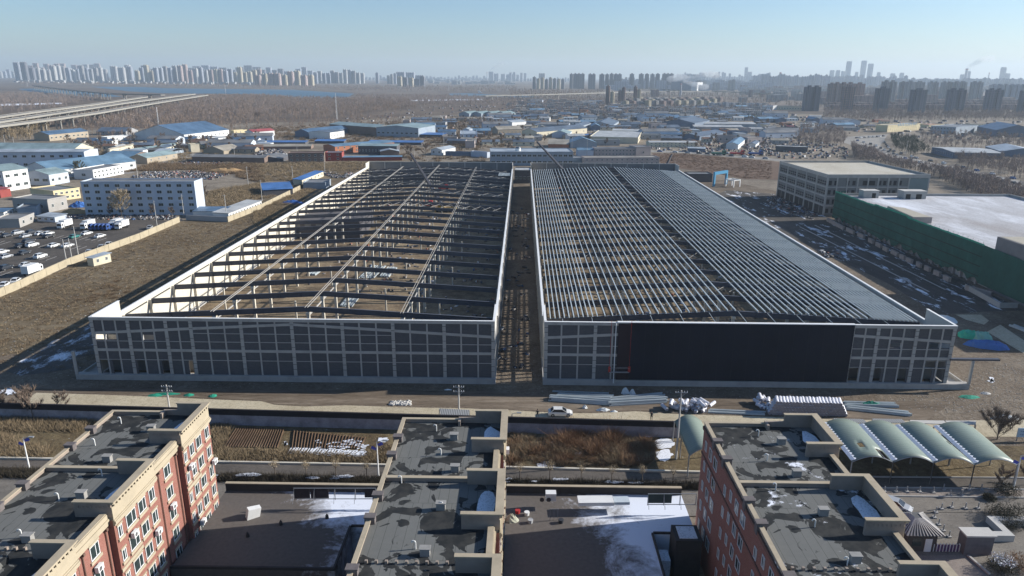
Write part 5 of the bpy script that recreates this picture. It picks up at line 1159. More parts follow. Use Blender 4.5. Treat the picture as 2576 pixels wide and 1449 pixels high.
# ---- building wrapped in green netting, with the big snowy roof
NETM, _t, _b = newmat('green_netting', .9); _v = coords(_t); _b.inputs['Specular IOR Level'].default_value = .1
_t.links.new(mix(_t, noise(_t, coords(_t, 'Object', (1, 1, .6)), .25, 7, .7), (.008, .035, .03), (.045, .15, .112)), _b.inputs['Base Color'])
NETB = mat('bright_netting', (.03, .3, .19), .3, .6, .8)
def net_block():
    Nn = GZ(Q3, 705, 690); h = top(Nn, Z(*Q3, 0, 425)[1]); E1 = G(*Z(*Q3, 2215, 960), h)
    u = Vector((E1.x-Nn.x, E1.y-Nn.y, 0)); LL = u.length; u.normalize()                    # along the netted face, towards the camera
    # local frame: x from near end to far end along the face, y into the building
    ux = -u; vy = Vector((ux.y, -ux.x, 0))
    if vy.x < 0: vy = -vy
    # right handed frame: take x = vy (into building), y = ux (away from us)
    o = E1.copy(); o.z = 0; ang = math.atan2(vy.y, vy.x); W2 = 75
    PLACED.append((o-ux*40, vy, ux, W2, LL+45))
    t = thing('netted_building', 'long building wrapped in dark green scaffold netting with a wide snowy roof', 'building under construction', o, ang)
    b = MB(); b.box(.4, -4, 0, W2, LL, h-1.1); b.build('wall', CON, t)
    b = MB(); b.box(.45, -4, h-1.1, W2-.4, LL-.4, h-1.0); b.build('snowy_roof', groundmat('roof_snow', [(.36, .34, .33), (.47, .47, .48), (.58, .59, .61)], s1=.03, s2=.12, snow=(.5, .75, .06), bmp=.01, stretch=(1, .3, 1)), t)
    b = MB(); b.box(.42, LL-.4, h-1.0, W2, LL, h); b.box(W2-.4, -4, h-1.0, W2, LL-.4, h); b.build('parapet', CON, t)
    # netting face: gently uneven sheet, with taller middle stretch
    n = 60; vs = []; g = random.Random(3)
    for i in range(n+1):
        f = i/n; y = LL*f; tp_ = h+.9+(.5 if .42 < f < .66 else 0)
        for k, z in enumerate((1.7+g.uniform(-1.1, .9), h*.45, h*.6, tp_-.55, tp_+g.uniform(-.06, .06))): vs.append((-.9+g.uniform(-.12, .12), y, z))
    fs = [(i*5+k, (i+1)*5+k, (i+1)*5+k+1, i*5+k+1) for i in range(n) for k in range(3)]
    b = MB(); b.add(vs, fs); o2 = b.build('netting', NETM, t); o2.modifiers.new('t', 'SOLIDIFY').thickness = .04
    fs = [(i*5+3, (i+1)*5+3, (i+1)*5+4, i*5+4) for i in range(n)]; b = MB(); b.add(vs, fs); o2 = b.build('netting', NETB, t); o2.modifiers.new('t', 'SOLIDIFY').thickness = .04
    b = MB(); b.add([(-.9, LL, .9), (4, LL+.8, .9), (4, LL+.8, h+.8), (-.9, LL, h+.8)], [(0, 1, 2, 3)]); o2 = b.build('netting', NETM, t); o2.modifiers.new('t', 'SOLIDIFY').thickness = .04
    for i in range(26):
        y = LL*(i+.5)/26; b = MB(); b.box(-.45, y-.35, 0, .38, y+.35, 4); b.build('ground_column', mat('pinkish_block', (.4, .33, .3), .15, .5), t)
    for r_ in (1, 2, 3): b = MB(); z = h*r_/4; b.box(-1.08, 0, z-.12, -1.02, LL, z+.12); b.build('net_seam', mat('dark_net_seam', (.01, .025, .02), .2, .5), t)
    for i in range(40):
        y = LL*(i+.5)/40; b = MB(); b.cyl((-.55, y, 0), (-.55, y, h+1.5), .05, n=5); b.build('scaffold_pole', METAL, t)
    for f0, f1, xw, hh in ((.80, .90, 9, 2.8), (.35, .55, 7, 3)): pass
    for (x, y, w, d, hh, l) in ((8, LL-7, 6.5, 4.5, 3.0, 0), (24, LL-9, 9.5, 5, 3.2, 1)):
        b = MB(); b.box(x, y, h-1.0, x+w, y+d, h+hh-1.0); k = b.build('stair_house', CON, t); b = MB(); b.box(x-.2, y-.2, h+hh-1.0, x+w+.2, y+d+.2, h+hh-.8); b.build('cap', CON2, k)
        b = MB(); b.box(x+w*.55, y-.03, h-1.0, x+w*.8, y+.02, h+1.1); b.box(x+w*.1, y-.03, h-1.0, x+w*.3, y+.02, h+1.1) if l else None; b.build('doorway', mat('doorway_dark', (.02, .02, .02)), k)
    # stepped lower block in the netted face with pinkish end, and the tall grey block at the near end
    y0, y1 = LL*.40, LL*.62; b = MB(); b.prism([(-.3, y0), (6.5, y0), (6.5, y1-4), (2, y1)], h-1.0, h+1.2); k = b.build('raised_roof_part', mat('pinkish_block', (.4, .33, .3), .15, .5), t)
    b = MB(); b.prism([(.0, y0+.3), (6.2, y0+.3), (6.2, y1-4.2), (2.2, y1-.5)], h+1.2, h+1.26); b.build('roof_top', mat('dusty_roof', (.42, .38, .3), .15, .5), k)
    b = MB(); b.prism([(-.5, -48), (30, -48), (30, -4.02), (-.5, -4.02)], 0, h+4.2); k = b.build('near_block', mat('wet_concrete', (.2, .19, .19), .25, .2), t)
    b = MB(); b.box(.1, -47, h+4.2, 29.5, -4.5, h+4.28); b.build('roof_top', mat('dusty_roof', (0, 0, 0)), k)
    b = MB(); b.add([(-1.0, -48, 1), (-1.0, 0, 1), (-1.0, 0, h+.7), (-1.0, -14, h+.4), (-1.0, -48, h-.8)], [(0, 1, 2, 3, 4)]); o2 = b.build('netting', NETM, t); o2.modifiers.new('t', 'SOLIDIFY').thickness = .04
    print('NET', h, LL, o)
    return t
net_block()
# ================================================================== GROUND OF THE MIDDLE DISTANCE
def sh(name, k, pts, m, z): return sheet(name, [GZ(k, *p) for p in pts], m, z)
sh('car_park', Q0, [(-400, 800), (0, 745), (560, 690), (1350, 690), (1765, 700), (1380, 872), (960, 1040), (460, 1240), (0, 1447), (-400, 1640)], LOT, .08)
REDF = groundmat('rusty_field', [(.10, .065, .045), (.15, .10, .07), (.19, .13, .09)], s1=.02, s2=.2, s3=1.5)
sheet('field', [GZ(C_, 1400, 952), GZ(C_, 1720, 958), GZ(C_, 2574, 1030), GZ(D_, 205, 1045), GZ(D_, 190, 1215), GZ(C_, 2330, 1210), GZ(C_, 1990, 1150), GZ(C_, 1650, 1100), GZ(C_, 1500, 1060)], REDF, .07)
PALER = groundmat('pale_road', [(.22, .2, .18), (.3, .28, .25), (.36, .34, .3)], s1=.03, s2=.2, s3=1)
sheet('road', [GZ(C_, 1300, 925), GZ(C_, 1700, 935), GZ(C_, 2574, 1005), GZ(D_, 260, 1025), GZ(D_, 250, 1040), GZ(C_, 2574, 1025), GZ(C_, 1700, 952), GZ(C_, 1300, 940)], PALER, .09)
sh('road', D_, [(830, 792), (1240, 768), (1160, 880), (1260, 950), (1500, 1010), (2000, 1110), (2700, 1260), (2700, 1330), (1960, 1175), (1500, 1080), (1280, 1030), (1090, 940), (900, 880), (800, 850)], PALER, .09)
sh('road', A_, [(1180, 1150), (1500, 1060), (1890, 960), (1990, 950), (1900, 985), (1560, 1075), (1260, 1160)], PALER, .07)
DS = groundmat('yard_snow_shade', [(.05, .045, .042), (.085, .075, .065), (.12, .105, .09)], s1=.05, s2=.4, snow=(.56, .63, .22), stretch=(1, .35, 1))
o = sheet('yard', [GZ(Q3, *p) for p in ((-50, 700), (-500, 470), (-350, 400), (180, 440), (600, 650), (710, 692), (1500, 1060), (2300, 1449))]+[GZ(FD, *p) for p in ((2574, 260), (2200, 270), (1730, 300), (1250, 0))], DS, .12)
sheet('path', [GZ(FD, *p) for p in ((2210, 470), (2340, 400), (2700, 640), (2700, 760))], CONC, .14)
sheet('path', [GZ(FD, *p) for p in ((1900, 300), (2150, 300), (2230, 360), (2180, 400), (2000, 350))], CONC, .135)
b = MB()
for a, c in (((370, 760), (1640, 1400)), ((520, 745), (1800, 1380))): p, q = GZ(Q3, *a), GZ(Q3, *c); b.bar((p.x, p.y, .16), (q.x, q.y, .16), .5, .12)
o = b.build('kerb', CON); o['kind'] = 'structure'
for i, (x, y, rx, ry) in enumerate(((640, 560, 90, 8), (2240, 950, 30, 26))): splat(FD, 2250, 945, 30, 26, 90+i, .16)
sheet('river', [GZ(A_, *p) for p in ((170, 322), (330, 318), (700, 340), (1100, 378), (1200, 400), (800, 398), (560, 368), (300, 350))], mat('river_water', (.07, .14, .2), .1, .01, .5, spec=.15), .1)
sheet('river', [GZ(A_, *p) for p in ((880, 300), (1400, 303), (1650, 316), (2574, 326))]+[GZ(B_, *p) for p in ((400, 332), (980, 368), (900, 412), (400, 408), (0, 372))]+[GZ(A_, *p) for p in ((2400, 372), (1600, 365), (1250, 345))], MT['river_water'], .1)
sheet('river', [GZ(B_, *p) for p in ((1910, 368), (2100, 365), (2500, 385), (2800, 395), (2700, 408), (2250, 400), (1920, 385))], MT['river_water'], .1)
sheet('snow', [GZ(B_, *p) for p in ((1500, 430), (2230, 418), (2240, 432), (1500, 442))], SNOWM, .1)
sheet('snow', [GZ(A_, *p) for p in ((-50, 470), (600, 458), (610, 470), (-50, 490))], SNOWM, .1)
# ---- compound walls of the left side
WOCH = mat('ochre_wall', (.42, .36, .25), .2, .4, .9)
wallrun('compound_wall', 'long pale ochre wall between the car park and the brown field', [GZ(Q0, *p) for p in ((-100, 1490), (210, 1360), (460, 1240), (700, 1130), (960, 1035), (1380, 880), (1765, 712))], 2.3, WOCH, WOCH, post=6)
wallrun('compound_wall', 'low grey wall in front of the blue roofed cabins', [GZ(Q0, *p) for p in ((1830, 690), (2240, 712))], 2.2, wm('grey'))
wallrun('compound_wall', 'pale ochre wall climbing from the blue cabins towards the blue tarpaulin yard', [GZ(Q0, 2240, 712), GZ(Q0, 2574, 580), GZ(Q1, 450, 392)], 2.2, WOCH, WOCH, post=5)
bld('site_cabin', 'row of cabins with striped blue and white roofs inside the ochre wall', GZ(Q0, 1900, 670), GZ(Q0, 2200, 668), 9, 2.8, 'white', 'blue', 'shed', rise=.4)
bld('site_cabin', 'long white cabin row with many small windows along the ochre wall', GZ(Q0, 2250, 690), GZ(Q0, 2574, 560), 7, 2.8, 'white', 'pale', 'shed', rise=.3, win_f=(12, 1, .9))
bld('shed', 'bright blue roofed shed in the yard left of the left hall', GZ(Q1, 90, 455), GZ(Q1, 380, 440), 20, 3, 'dark', 'bright', 'shed', rise=.8)
bld('site_cabin', 'cream cabin row with blue roof running up to the left hall', GZ(Q1, 470, 350), GZ(Q1, 680, 262), 5, 3, 'cream', 'bright', 'shed', rise=.4, win_f=(6, 1, 1.2))
bld('site_cabin', 'teal sided container pair beside the left hall', GZ(Q1, 480, 385), GZ(Q1, 700, 385), 14, 3, 'greyblue', 'grey', 'flat')
bld('site_cabin', 'small cream hut with blue sloping roof standing in the brown field', GZ(Q0, 865, 1140), GZ(Q0, 925, 1148), 6.5, 2.7, 'cream', 'light', 'shed', rise=.3, win_e=(2, 1, .9))
# ---- scrap, rubble, sand
SCR, _t, _b = newmat('scrap', .7); _v = coords(_t, 'world'); _vo = N(_t, 'ShaderNodeTexVoronoi'); _vo.inputs['Scale'].default_value = .8; _t.links.new(_v, _vo.inputs[0]); _s = N(_t, 'ShaderNodeSeparateColor'); _t.links.new(_vo.outputs['Color'], _s.inputs[0])
_t.links.new(ramp(_t, _s.outputs[0], [(0, (.04, .04, .045)), (.3, (.12, .10, .09)), (.5, (.24, .22, .2)), (.68, (.09, .1, .12)), (.8, (.5, .5, .5)), (.88, (.08, .13, .24)), (.94, (.28, .09, .05))], 'CONSTANT'), _b.inputs['Base Color'])
CUBEV = np.array([(-.5,-.5,0),(.5,-.5,0),(.5,.5,0),(-.5,.5,0),(-.5,-.5,1),(.5,-.5,1),(.5,.5,1),(-.5,.5,1)]); CUBEF = np.array([(4,5,6,7),(0,1,5,4),(1,2,6,5),(2,3,7,6),(3,0,4,7)])
def clutter(name, poly, n, s, label, m=None, cat='scrap', hs=.8):
    P = rnd_in(poly, n); S = np.column_stack([s*(.3+rng.random(n)*1.4), s*(.3+rng.random(n)*1.1), s*hs*(.2+rng.random(n))])
    P = P[np.array([not taken(p[0], p[1]) for p in P])]; S = S[:len(P)]
    o = link(name, scatter_mesh(name, [(CUBEV, CUBEF)], P, S, m or SCR, 4)); o['kind'] = 'stuff'; o['label'] = label; o['category'] = cat
def zp(k, pts): return [tuple(GZ(k, *p)[:2]) for p in pts]
clutter('scrap_heap', zp(A_, [(1290, 1190), (1420, 1140), (1900, 1130), (2250, 1170), (2080, 1215), (1350, 1215)]), 900, .9, 'scrap and crushed cars heaped above the blue white dormitory')
clutter('scrap_heap', zp(A_, [(1750, 1050), (1900, 1020), (2450, 1040), (2400, 1062), (2000, 1075), (1750, 1070)]), 500, 1, 'scrap and rubble below the long low shed')
clutter('scrap_heap', zp(Q0, [(600, 650), (850, 640), (1700, 650), (1800, 690), (900, 690), (620, 680)]), 500, .7, 'rubble and timber at the foot of the dormitory')
clutter('yard_clutter', zp(B_, [(640, 1130), (1010, 1150), (900, 1200), (760, 1200)]), 300, .9, 'clutter in the yard left of the left hall')
clutter('yard_clutter', zp(B_, [(0, 930), (260, 930), (320, 985), (0, 985)]), 160, 2.0, 'vans and clutter in front of the open tan shed')
clutter('yard_clutter', zp(C_, [(1400, 880), (2574, 800), (2574, 990), (1900, 950), (1400, 925)]), 420, 1.8, 'trucks, crates and clutter along the road behind the field')
clutter('yard_clutter', zp(D_, [(0, 760), (300, 760), (840, 900), (870, 1010), (200, 1010), (0, 960)]), 380, 1.8, 'crates, vehicles and clutter left of the main road')
clutter('village_clutter', zp(C_, [(0, 420), (2574, 470), (2574, 600), (0, 600)]), 450, 6, 'tiny pale sheds and walls of the village far off', cat='far sheds', hs=.45)
clutter('village_clutter', zp(B_, [(1700, 500), (2574, 470), (2574, 800), (1800, 800), (900, 680), (900, 610)]), 260, 3, 'pale sheds and walls among the middle warehouses', cat='far sheds', hs=.6)
clutter('village_clutter', zp(D_, [(0, 560), (1200, 640), (2574, 640), (2574, 860), (1500, 800), (1200, 760), (0, 700)]), 300, 4, 'clutter of low sheds around the road junction', cat='far sheds', hs=.5)
clutter('yard_clutter', zp(Q3, [(30, 480), (160, 460), (560, 640), (500, 690), (120, 600)]), 260, .8, 'building debris by the bare concrete office')
clutter('yard_clutter', [tuple(GZ(Q3, *p)[:2]) for p in ((560, 1000), (760, 1010), (800, 1060), (640, 1065))], 120, .9, 'timber and formwork stacked beside the right hall')
clutter('rubble', [(p[0], p[1]) for p in (G(260, 950), G(1240, 968), G(1240, 985), G(260, 968))], 500, .22, 'broken stones at the foot of the left hall', MT['concrete_road'], 'stones')
clutter('rubble', [(p[0], p[1]) for p in (G(2250, 1010), G(2576, 900), G(2576, 1050), G(2300, 1035))], 1500, .17, 'grey stones strewn over the ground right of the halls', mat('stone', (.28, .26, .23), .3, 1), 'stones')
clutter('rubble', [(p[0], p[1]) for p in (Vector(G(*Z(*FB, 1330, 1190))), G(*Z(*FB, 1540, 1190)), G(*Z(*FB, 1530, 1152)), G(*Z(*FB, 1350, 1155)))], 320, .35, 'pale heap of stones on the verge of the site road', CON2, 'stones')
def mound(name, P, rx, ry, h, m, label, cat='heap', seed=1, n=18, rot=0, pw=1.7):
    g = random.Random(seed); b = MB(); rings = 6; vs = [(0, 0, h)]
    for r in range(1, rings+1):
        f = r/rings
        for i in range(n): a = 2*math.pi*i/n; k = 1+g.uniform(-.12, .12); vs.append((rx*f*math.cos(a)*k, ry*f*math.sin(a)*k, max(-.05, h*(1-f**pw)*(1+g.uniform(-.18, .18)))))
    fs = [(0, 1+i, 1+(i+1) % n) for i in range(n)]+[(1+r*n+i, 1+(r+1)*n+i, 1+(r+1)*n+(i+1) % n, 1+r*n+(i+1) % n) for r in range(rings-1) for i in range(n)]
    b.add(vs, fs); return b.build(name, m, loc=(P[0], P[1], .1), rotz=rot, label=label, category=cat)
SAND = mat('sand', (.42, .27, .13), .25, .5, .95)
mound('sand_heap', GZ(A_, 2230, 1135), 14, 7, 2.2, SAND, 'orange sand heap in the scrub above the yards', seed=2)
mound('sand_heap', GZ(Q0, 740, 620), 7, 3.5, 1.8, SAND, 'orange earth heap beside the dormitory corner', seed=3)
mound('tarpaulin_heap', GZ(Q0, 775, 560), 4.5, 3, 2.4, mat('blue_tarp', (.05, .15, .42), .25, .8, .6), 'blue tarpaulin over a heap beside the dormitory', 'tarpaulin', 4)
# ================================================================== TREES AND WOODS
sheet('wood_floor', [GZ(A_, *p)[:] for p in ((-400, 700), (-400, 420), (800, 410), (2030, 392), (2574, 385))]+[GZ(B_, *p) for p in ((900, 420), (1900, 440), (2574, 470), (2574, 560), (1500, 590), (900, 640), (0, 655))]+[GZ(A_, 1300, 715)], WOODS, .05)
WT = [mat('wood_brown', (.25, .185, .14), .4, .02, .95), mat('wood_mauve', (.27, .215, .185), .35, .02, .95), mat('wood_ochre', (.25, .19, .115), .3, .02, .95)]
def farproto(seed, h=9, n=42):
    g = np.random.default_rng(seed); V, F = leafball(n, 2.0, .55, 1.35, .25, 1.6, seed); V[:, 2] += h*.62
    T = []; 
    for k in range(3): a = g.uniform(0, 6.28); dx, dy = np.cos(a)*.12, np.sin(a)*.12; o_ = g.normal(0, .5, 2); T += [(-dx+o_[0], -dy+o_[1], -.2), (dx+o_[0], dy+o_[1], -.2), (o_[0]*1.5, o_[1]*1.5, h*.8)]
    return np.concatenate([V, np.array(T)]), np.concatenate([F, np.arange(9).reshape(3, 3)+len(V)])
FP = [farproto(s, h) for s, h in ((1, 8), (2, 9), (3, 10), (4, 8.5), (5, 11))]
def wood(name, poly, n, label, m, s0=.8, s1=1.3, protos=None, cat='trees'):
    P = rnd_in(poly, n); P = P[np.array([not taken(p[0], p[1], 2) for p in P])]; S = s0+(s1-s0)*rng.random(len(P))
    o = link(name, scatter_mesh(name, protos or FP, P, S, m)); o['kind'] = 'stuff'; o['label'] = label; o['category'] = cat
wp = zp(A_, [(420, 690), (760, 560), (1500, 500), (2030, 400), (2574, 395)])+zp(B_, [(0, 390), (400, 420), (1000, 430), (1500, 440), (1600, 520), (900, 600), (400, 625), (0, 650)])+zp(A_, [(2200, 660), (1300, 720)])
wood('bare_woodland', wp, 3000, 'bare brown woodland beyond the left warehouses', WT[0])
wood('bare_woodland', wp, 1800, 'mauve grey bare trees mixed through the woodland', WT[1])
wood('bare_woodland', zp(A_, [(-100, 830), (0, 700), (300, 660), (480, 690), (480, 740), (340, 760), (300, 830)]), 330, 'ochre thicket at the left edge below the expressway', WT[2])
wood('bare_woodland', zp(A_, [(-400, 560), (-400, 400), (300, 370), (760, 400), (1000, 400), (1000, 430), (600, 500), (200, 560)]), 1100, 'far scrub wood left of the expressway', WT[1])
wood('bare_woodland', zp(B_, [(1000, 400), (1900, 400), (2574, 420), (2574, 480), (1600, 500), (1000, 430)]), 1500, 'far mauve wood in the middle behind the village', WT[1])
wood('bare_woodland', zp(A_, [(200, 260), (900, 275), (2574, 285), (2574, 318), (1700, 310), (900, 290), (200, 280)])+[], 500, 'far tree belt at the foot of the left towers', WT[0], 1.2, 2)
wood('bare_woodland', zp(B_, [(0, 300), (1700, 305), (2574, 300), (2574, 360), (1900, 360), (1000, 350), (400, 325), (0, 320)]), 1500, 'far wood beyond the river', WT[1], 1, 1.8)
wood('bare_woodland', zp(C_, [(0, 420), (700, 400), (930, 430), (1200, 480), (2574, 520), (2574, 560), (1000, 590), (0, 600)]), 1300, 'trees scattered through the far village', WT[1], .7, 1.1)
wood('bare_woodland', zp(C_, [(0, 340), (930, 345), (930, 380), (0, 420)]), 500, 'far wood before the second viaduct', WT[0], 1, 1.6)
wood('bare_woodland', zp(D_, [(600, 640), (600, 545), (1500, 550), (2700, 560), (2700, 640), (1500, 640)]), 1300, 'belt of bare trees before the right hand towers', WT[1])
wood('bare_woodland', zp(D_, [(330, 760), (420, 700), (760, 740), (860, 800), (760, 900), (330, 880)]), 230, 'mauve bare thicket left of the junction', WT[1], .7, 1.1)
wood('bare_woodland', zp(D_, [(870, 900), (1090, 960), (1300, 1060), (1960, 1190), (2700, 1350), (2700, 1700), (2000, 1330), (1720, 1200), (1200, 1080), (900, 1010)]), 900, 'bare trees between the main road and the two buildings under construction', WT[1], .55, .9)
wood('bare_woodland', zp(D_, [(1260, 800), (1500, 830), (1660, 960), (1500, 990), (1300, 930)]), 190, 'dark bare trees in the fork of the main road', mat('dark_evergreen', (.05, .06, .04), .3, .5), .6, .9)
wood('bare_woodland', zp(D_, [(1880, 1010), (2600, 1030), (2700, 1240), (2000, 1100)]), 260, 'mixed trees right of the main road', WT[1], .5, .9)
BSH = [tuft(60, 2.2, 1.9, .5, .07, s) for s in (5, 6, 7)]
wood('scrub', zp(B_, [(0, 1060), (1080, 1040), (1090, 1100), (850, 1180), (640, 1130), (350, 1230), (0, 1230)]), 750, 'tan scrub between the scrap yards and the left hall', TAN, .6, 1.2, BSH, 'scrub')
wood('scrub', zp(A_, [(1240, 1140), (1500, 1060), (2574, 1060), (2574, 1250), (2250, 1170), (1900, 1120), (1420, 1130)]), 800, 'brown scrub around the scrap heaps', mat('brown_scrub', (.18, .125, .075), .3, .3), .6, 1.2, BSH, 'scrub')
wood('scrub', zp(Q1, [(0, 590), (450, 410), (640, 340), (430, 560), (330, 640), (0, 760)]), 500, 'scrub on the strip beside the left hall', TAN, .4, .8, BSH, 'scrub')
wood('scrub', zp(FA, [(700, 190), (1080, 160), (1300, 60), (1200, -60), (900, 60)]), 60, 'dark brush lying in the brown field near the hall corner', mat('brown_scrub', (0, 0, 0)), .3, .5, BSH, 'scrub')
def cleargrass(): pass
b = MB(); tk_ = [GZ(Q0, *p) for p in ((420, 1400), (900, 1180), (1400, 1000), (1900, 860), (2300, 760), (2540, 690))]
for off in (0, 1.9):
    for p, q in zip(tk_[:-1], tk_[1:]): n_ = (q-p).normalized(); n_ = Vector((-n_.y, n_.x, 0))*off; b.bar(p+n_+Vector((0, 0, .055)), q+n_+Vector((0, 0, .055)), .55, .03)
o = b.build('wheel_tracks', MUD); o['kind'] = 'structure'
FT = [tuft(22, .9, .5, .9, .05, s) for s in (8, 9, 10)]
fp_ = zp(Q0, [(-60, 1560), (0, 1455), (460, 1250), (960, 1050), (1380, 890), (1765, 730), (2250, 720), (2540, 640), (2000, 1449), (1300, 2000), (500, 2200), (-60, 2100)])
wood('grass_tufts', fp_, 2600, 'tan grass tufts over the brown field left of the hall', TAN, .5, 1.3, FT, 'grass')
wood('grass_tufts', fp_, 1500, 'darker grass tufts over the brown field left of the hall', mat('brown_scrub', (0, 0, 0)), .5, 1.2, FT, 'grass')
wood('grass_tufts', zp(C_, [(1500, 1060), (1420, 955), (1720, 960), (2574, 1035), (2574, 1210), (2330, 1205), (1990, 1145)]), 2200, 'rusty grass on the field behind the right hall', mat('rusty_grass', (.22, .14, .09), .3, .3), .7, 1.6, FT, 'grass')
clutter('rubble', fp_, 700, .3, 'pale stones lying in the brown field', mat('stone', (.28, .26, .23), .3, 1), 'stones', .5)
SC_ = dict(m=mat('brown_scrub', (0, 0, 0)))
wood('scrub', vr_ := zp(A_, [(-60, 1090), (300, 870), (1300, 850), (2574, 760), (2574, 1100), (1900, 1020), (1300, 1110), (800, 1200)]), 1300, 'dry scrub between the yards of the left warehouses', TAN, .6, 1.3, BSH, 'scrub')
wood('scrub', zp(B_, [(0, 700), (1500, 640), (2574, 640), (2574, 1040), (1500, 1040), (1100, 880), (0, 800)]), 1800, 'dry scrub between the central yards', mat('brown_scrub', (0, 0, 0)), .7, 1.6, BSH, 'scrub')
wood('scrub', zp(Q0, [(2030, 600), (2030, 420), (2574, 330), (2574, 480)])+zp(Q1, [(640, 300), (300, 440), (0, 500)]), 700, 'dry scrub in the yard right of the dormitory', TAN, .5, 1.1, BSH, 'scrub')
wood('bare_woodland', zp(A_, [(450, 760), (1300, 690), (2574, 650), (2574, 740), (1300, 850), (900, 800)]), 300, 'bare trees behind the left warehouses', WT[0], .5, .9)
wood('bare_woodland', zp(B_, [(0, 640), (900, 610), (2000, 620), (2574, 640), (2574, 700), (1500, 690), (0, 740)]), 380, 'bare trees behind the central warehouses', WT[0], .5, .9)
wood('bare_woodland', zp(C_, [(0, 380), (2574, 380), (2574, 520), (1000, 480), (0, 430)]), 900, 'far trees round the terraced flats', WT[1], .8, 1.3)
wood('bare_woodland', zp(D_, [(-200, 300), (2700, 330), (2700, 560), (620, 545), (-200, 520)]), 2200, 'far hazy trees on the right plain', WT[1], 1, 1.7)
wood('bare_woodland', zp(D_, [(1550, 780), (2700, 760), (2700, 900), (2050, 940), (1600, 900)]), 380, 'trees among the right hand yards', WT[1], .5, .9)
# individual trees
T0 = tree_proto(11, 'big bare tree in front of the pale blue dormitory', 'tree', GZ(Q0, 1200, 665), TWIG2, h=11.5, spread=.42, twigs=2600, tw=.06, tl=1.3, nb=26, low=.12)
KIDS[T0.name] = list(T0.children)
T1 = tree_proto(12, 'bushy evergreen looking tree beside the white flat roofed building', 'tree', GZ(Q0, 790, 260), mat('olive_twigs', (.10, .095, .055), .3, 1), h=9, spread=.5, twigs=1600, tw=.08, tl=1.0, nb=20, low=.1)
Tm = tree_proto(13, 'bare tree in front of the blue workshop wall at the left edge', 'tree', GZ(Q0, 390, 180), TWIG, h=9, spread=.36, twigs=900, tw=.07, tl=1.2, nb=16, low=.15)
tl_ = [(A_, 1290, 815, 1.1, 'bare tree at the left corner of the deep blue roofed warehouse'), (A_, 1600, 850, .95, 'bare tree before the deep blue roofed warehouse'), (A_, 1870, 870, .9, 'bare tree left of the small yellow house row'), (A_, 1710, 880, .7, 'small bare tree behind the diagonal sheds'), (B_, 1520, 1000, 1.05, 'left bare tree of the two behind the left hall'), (B_, 1680, 990, 1.15, 'right bare tree of the two behind the left hall'), (C_, 2010, 880, 1.2, 'large bare tree beside the blue grey shed'), (C_, 1840, 930, .8, 'bare tree by the kiosk on the road behind the field'), (B_, 30, 640, 1.3, 'tall bare tree at the near edge of the wood, left'), (C_, 80, 880, .8, 'bare tree beside the dark slate roofed building'), (C_, 640, 1010, .6, 'small bare tree left of the blue grey annex'), (Q0, 2020, 480, .7, 'bare bush tree right of the dormitory end'), (Q0, 1090, 655, .5, 'small bare tree left of the big dormitory tree'), (Q0, 1500, 655, .55, 'small bare tree right of the big dormitory tree'), (Q0, 1690, 655, .45, 'small bare tree near the dormitory right corner'), (A_, 1720, 870, .6, 'lean bare tree behind the diagonal sheds')]
for i, (k, x, y, s, l) in enumerate(tl_): dup(Tm, GZ(k, x, y), i*1.7, s, label=l)
PS = 0; g_ = random.Random(77)
vp = zp(B_, [(1500, 640), (2574, 600), (2574, 960), (1900, 900), (1500, 820)])+[]; vq = zp(C_, [(0, 600), (2574, 600), (2574, 930), (1400, 900), (0, 880)]); vr = zp(A_, [(500, 850), (1300, 880), (2574, 800), (2574, 960), (1900, 960), (1000, 980)])
ms = tree_proto(14, 'leafless tree among the yards and warehouses', 'tree', (0, 0, 0), TWIG, h=7.5, spread=.38, twigs=260, tw=.13, tl=1.2, nb=8, low=.2)
ms['group'] = 'leafless trees among the warehouses'; first = True
for poly, n in ((vp, 70), (vq, 130), (vr, 90)):
    for p in rnd_in(poly, n*2)[:n]:
        if taken(p[0], p[1], 1.5): continue
        if first: ms.location = (p[0], p[1], 0); first = False; ms['label'] = 'leafless tree among the yards and warehouses, '+region(*p[:2])
        else: dup(ms, (p[0], p[1], 0), g_.uniform(0, 6), g_.uniform(.6, 1.15), label='leafless tree among the yards and warehouses, '+region(*p[:2]))
# ---- village houses
hp = []
for i, (wc, rc, L, D, h, st) in enumerate((('tan', 'grey', 12, 7, 3, 'gable'), ('cream', 'slate', 16, 8, 3.2, 'gable'), ('white', 'pale', 14, 8, 4, 'gable'), ('greyblue', 'slate', 26, 12, 5, 'gable'), ('brick', 'rust', 13, 7, 3, 'gable'), ('grey', 'pale', 22, 10, 4, 'flat'), ('brown', 'slate', 18, 8, 3.5, 'gable'), ('white', 'light', 15, 9, 3.5, 'shed'), ('bluewhite', 'grey', 30, 14, 6, 'gable'), ('cream', 'rust', 11, 7, 3.2, 'gable'), ('pink', 'tan', 16, 8, 5.5, 'flat'), ('slateblue', 'steel', 24, 12, 5, 'gable'), ('tan', 'dark', 20, 8, 3, 'gable'), ('grey', 'tan', 15, 8, 3.4, 'gable'), ('brown', 'grey', 12, 9, 3, 'shed'), ('white', 'blue', 18, 9, 4, 'gable'))):
    n0 = len(PLACED); o = bld('village_house', '', (0, 0), (L, 0), D, h, wc, rc, st, win_f=(3, 1, 1.6), group=None); PLACED.pop(); fix(o); o['category'] = 'house'; o['label'] = 'small %s walled building with %s roof in the village' % (wc.replace('greyblue', 'grey blue').replace('bluewhite', 'pale blue').replace('slateblue', 'slate blue'), rc.replace('light', 'pale blue').replace('bright', 'bright blue')); o['group'] = 'village houses and sheds'; hp.append([o, False, L, D])
nh = 0
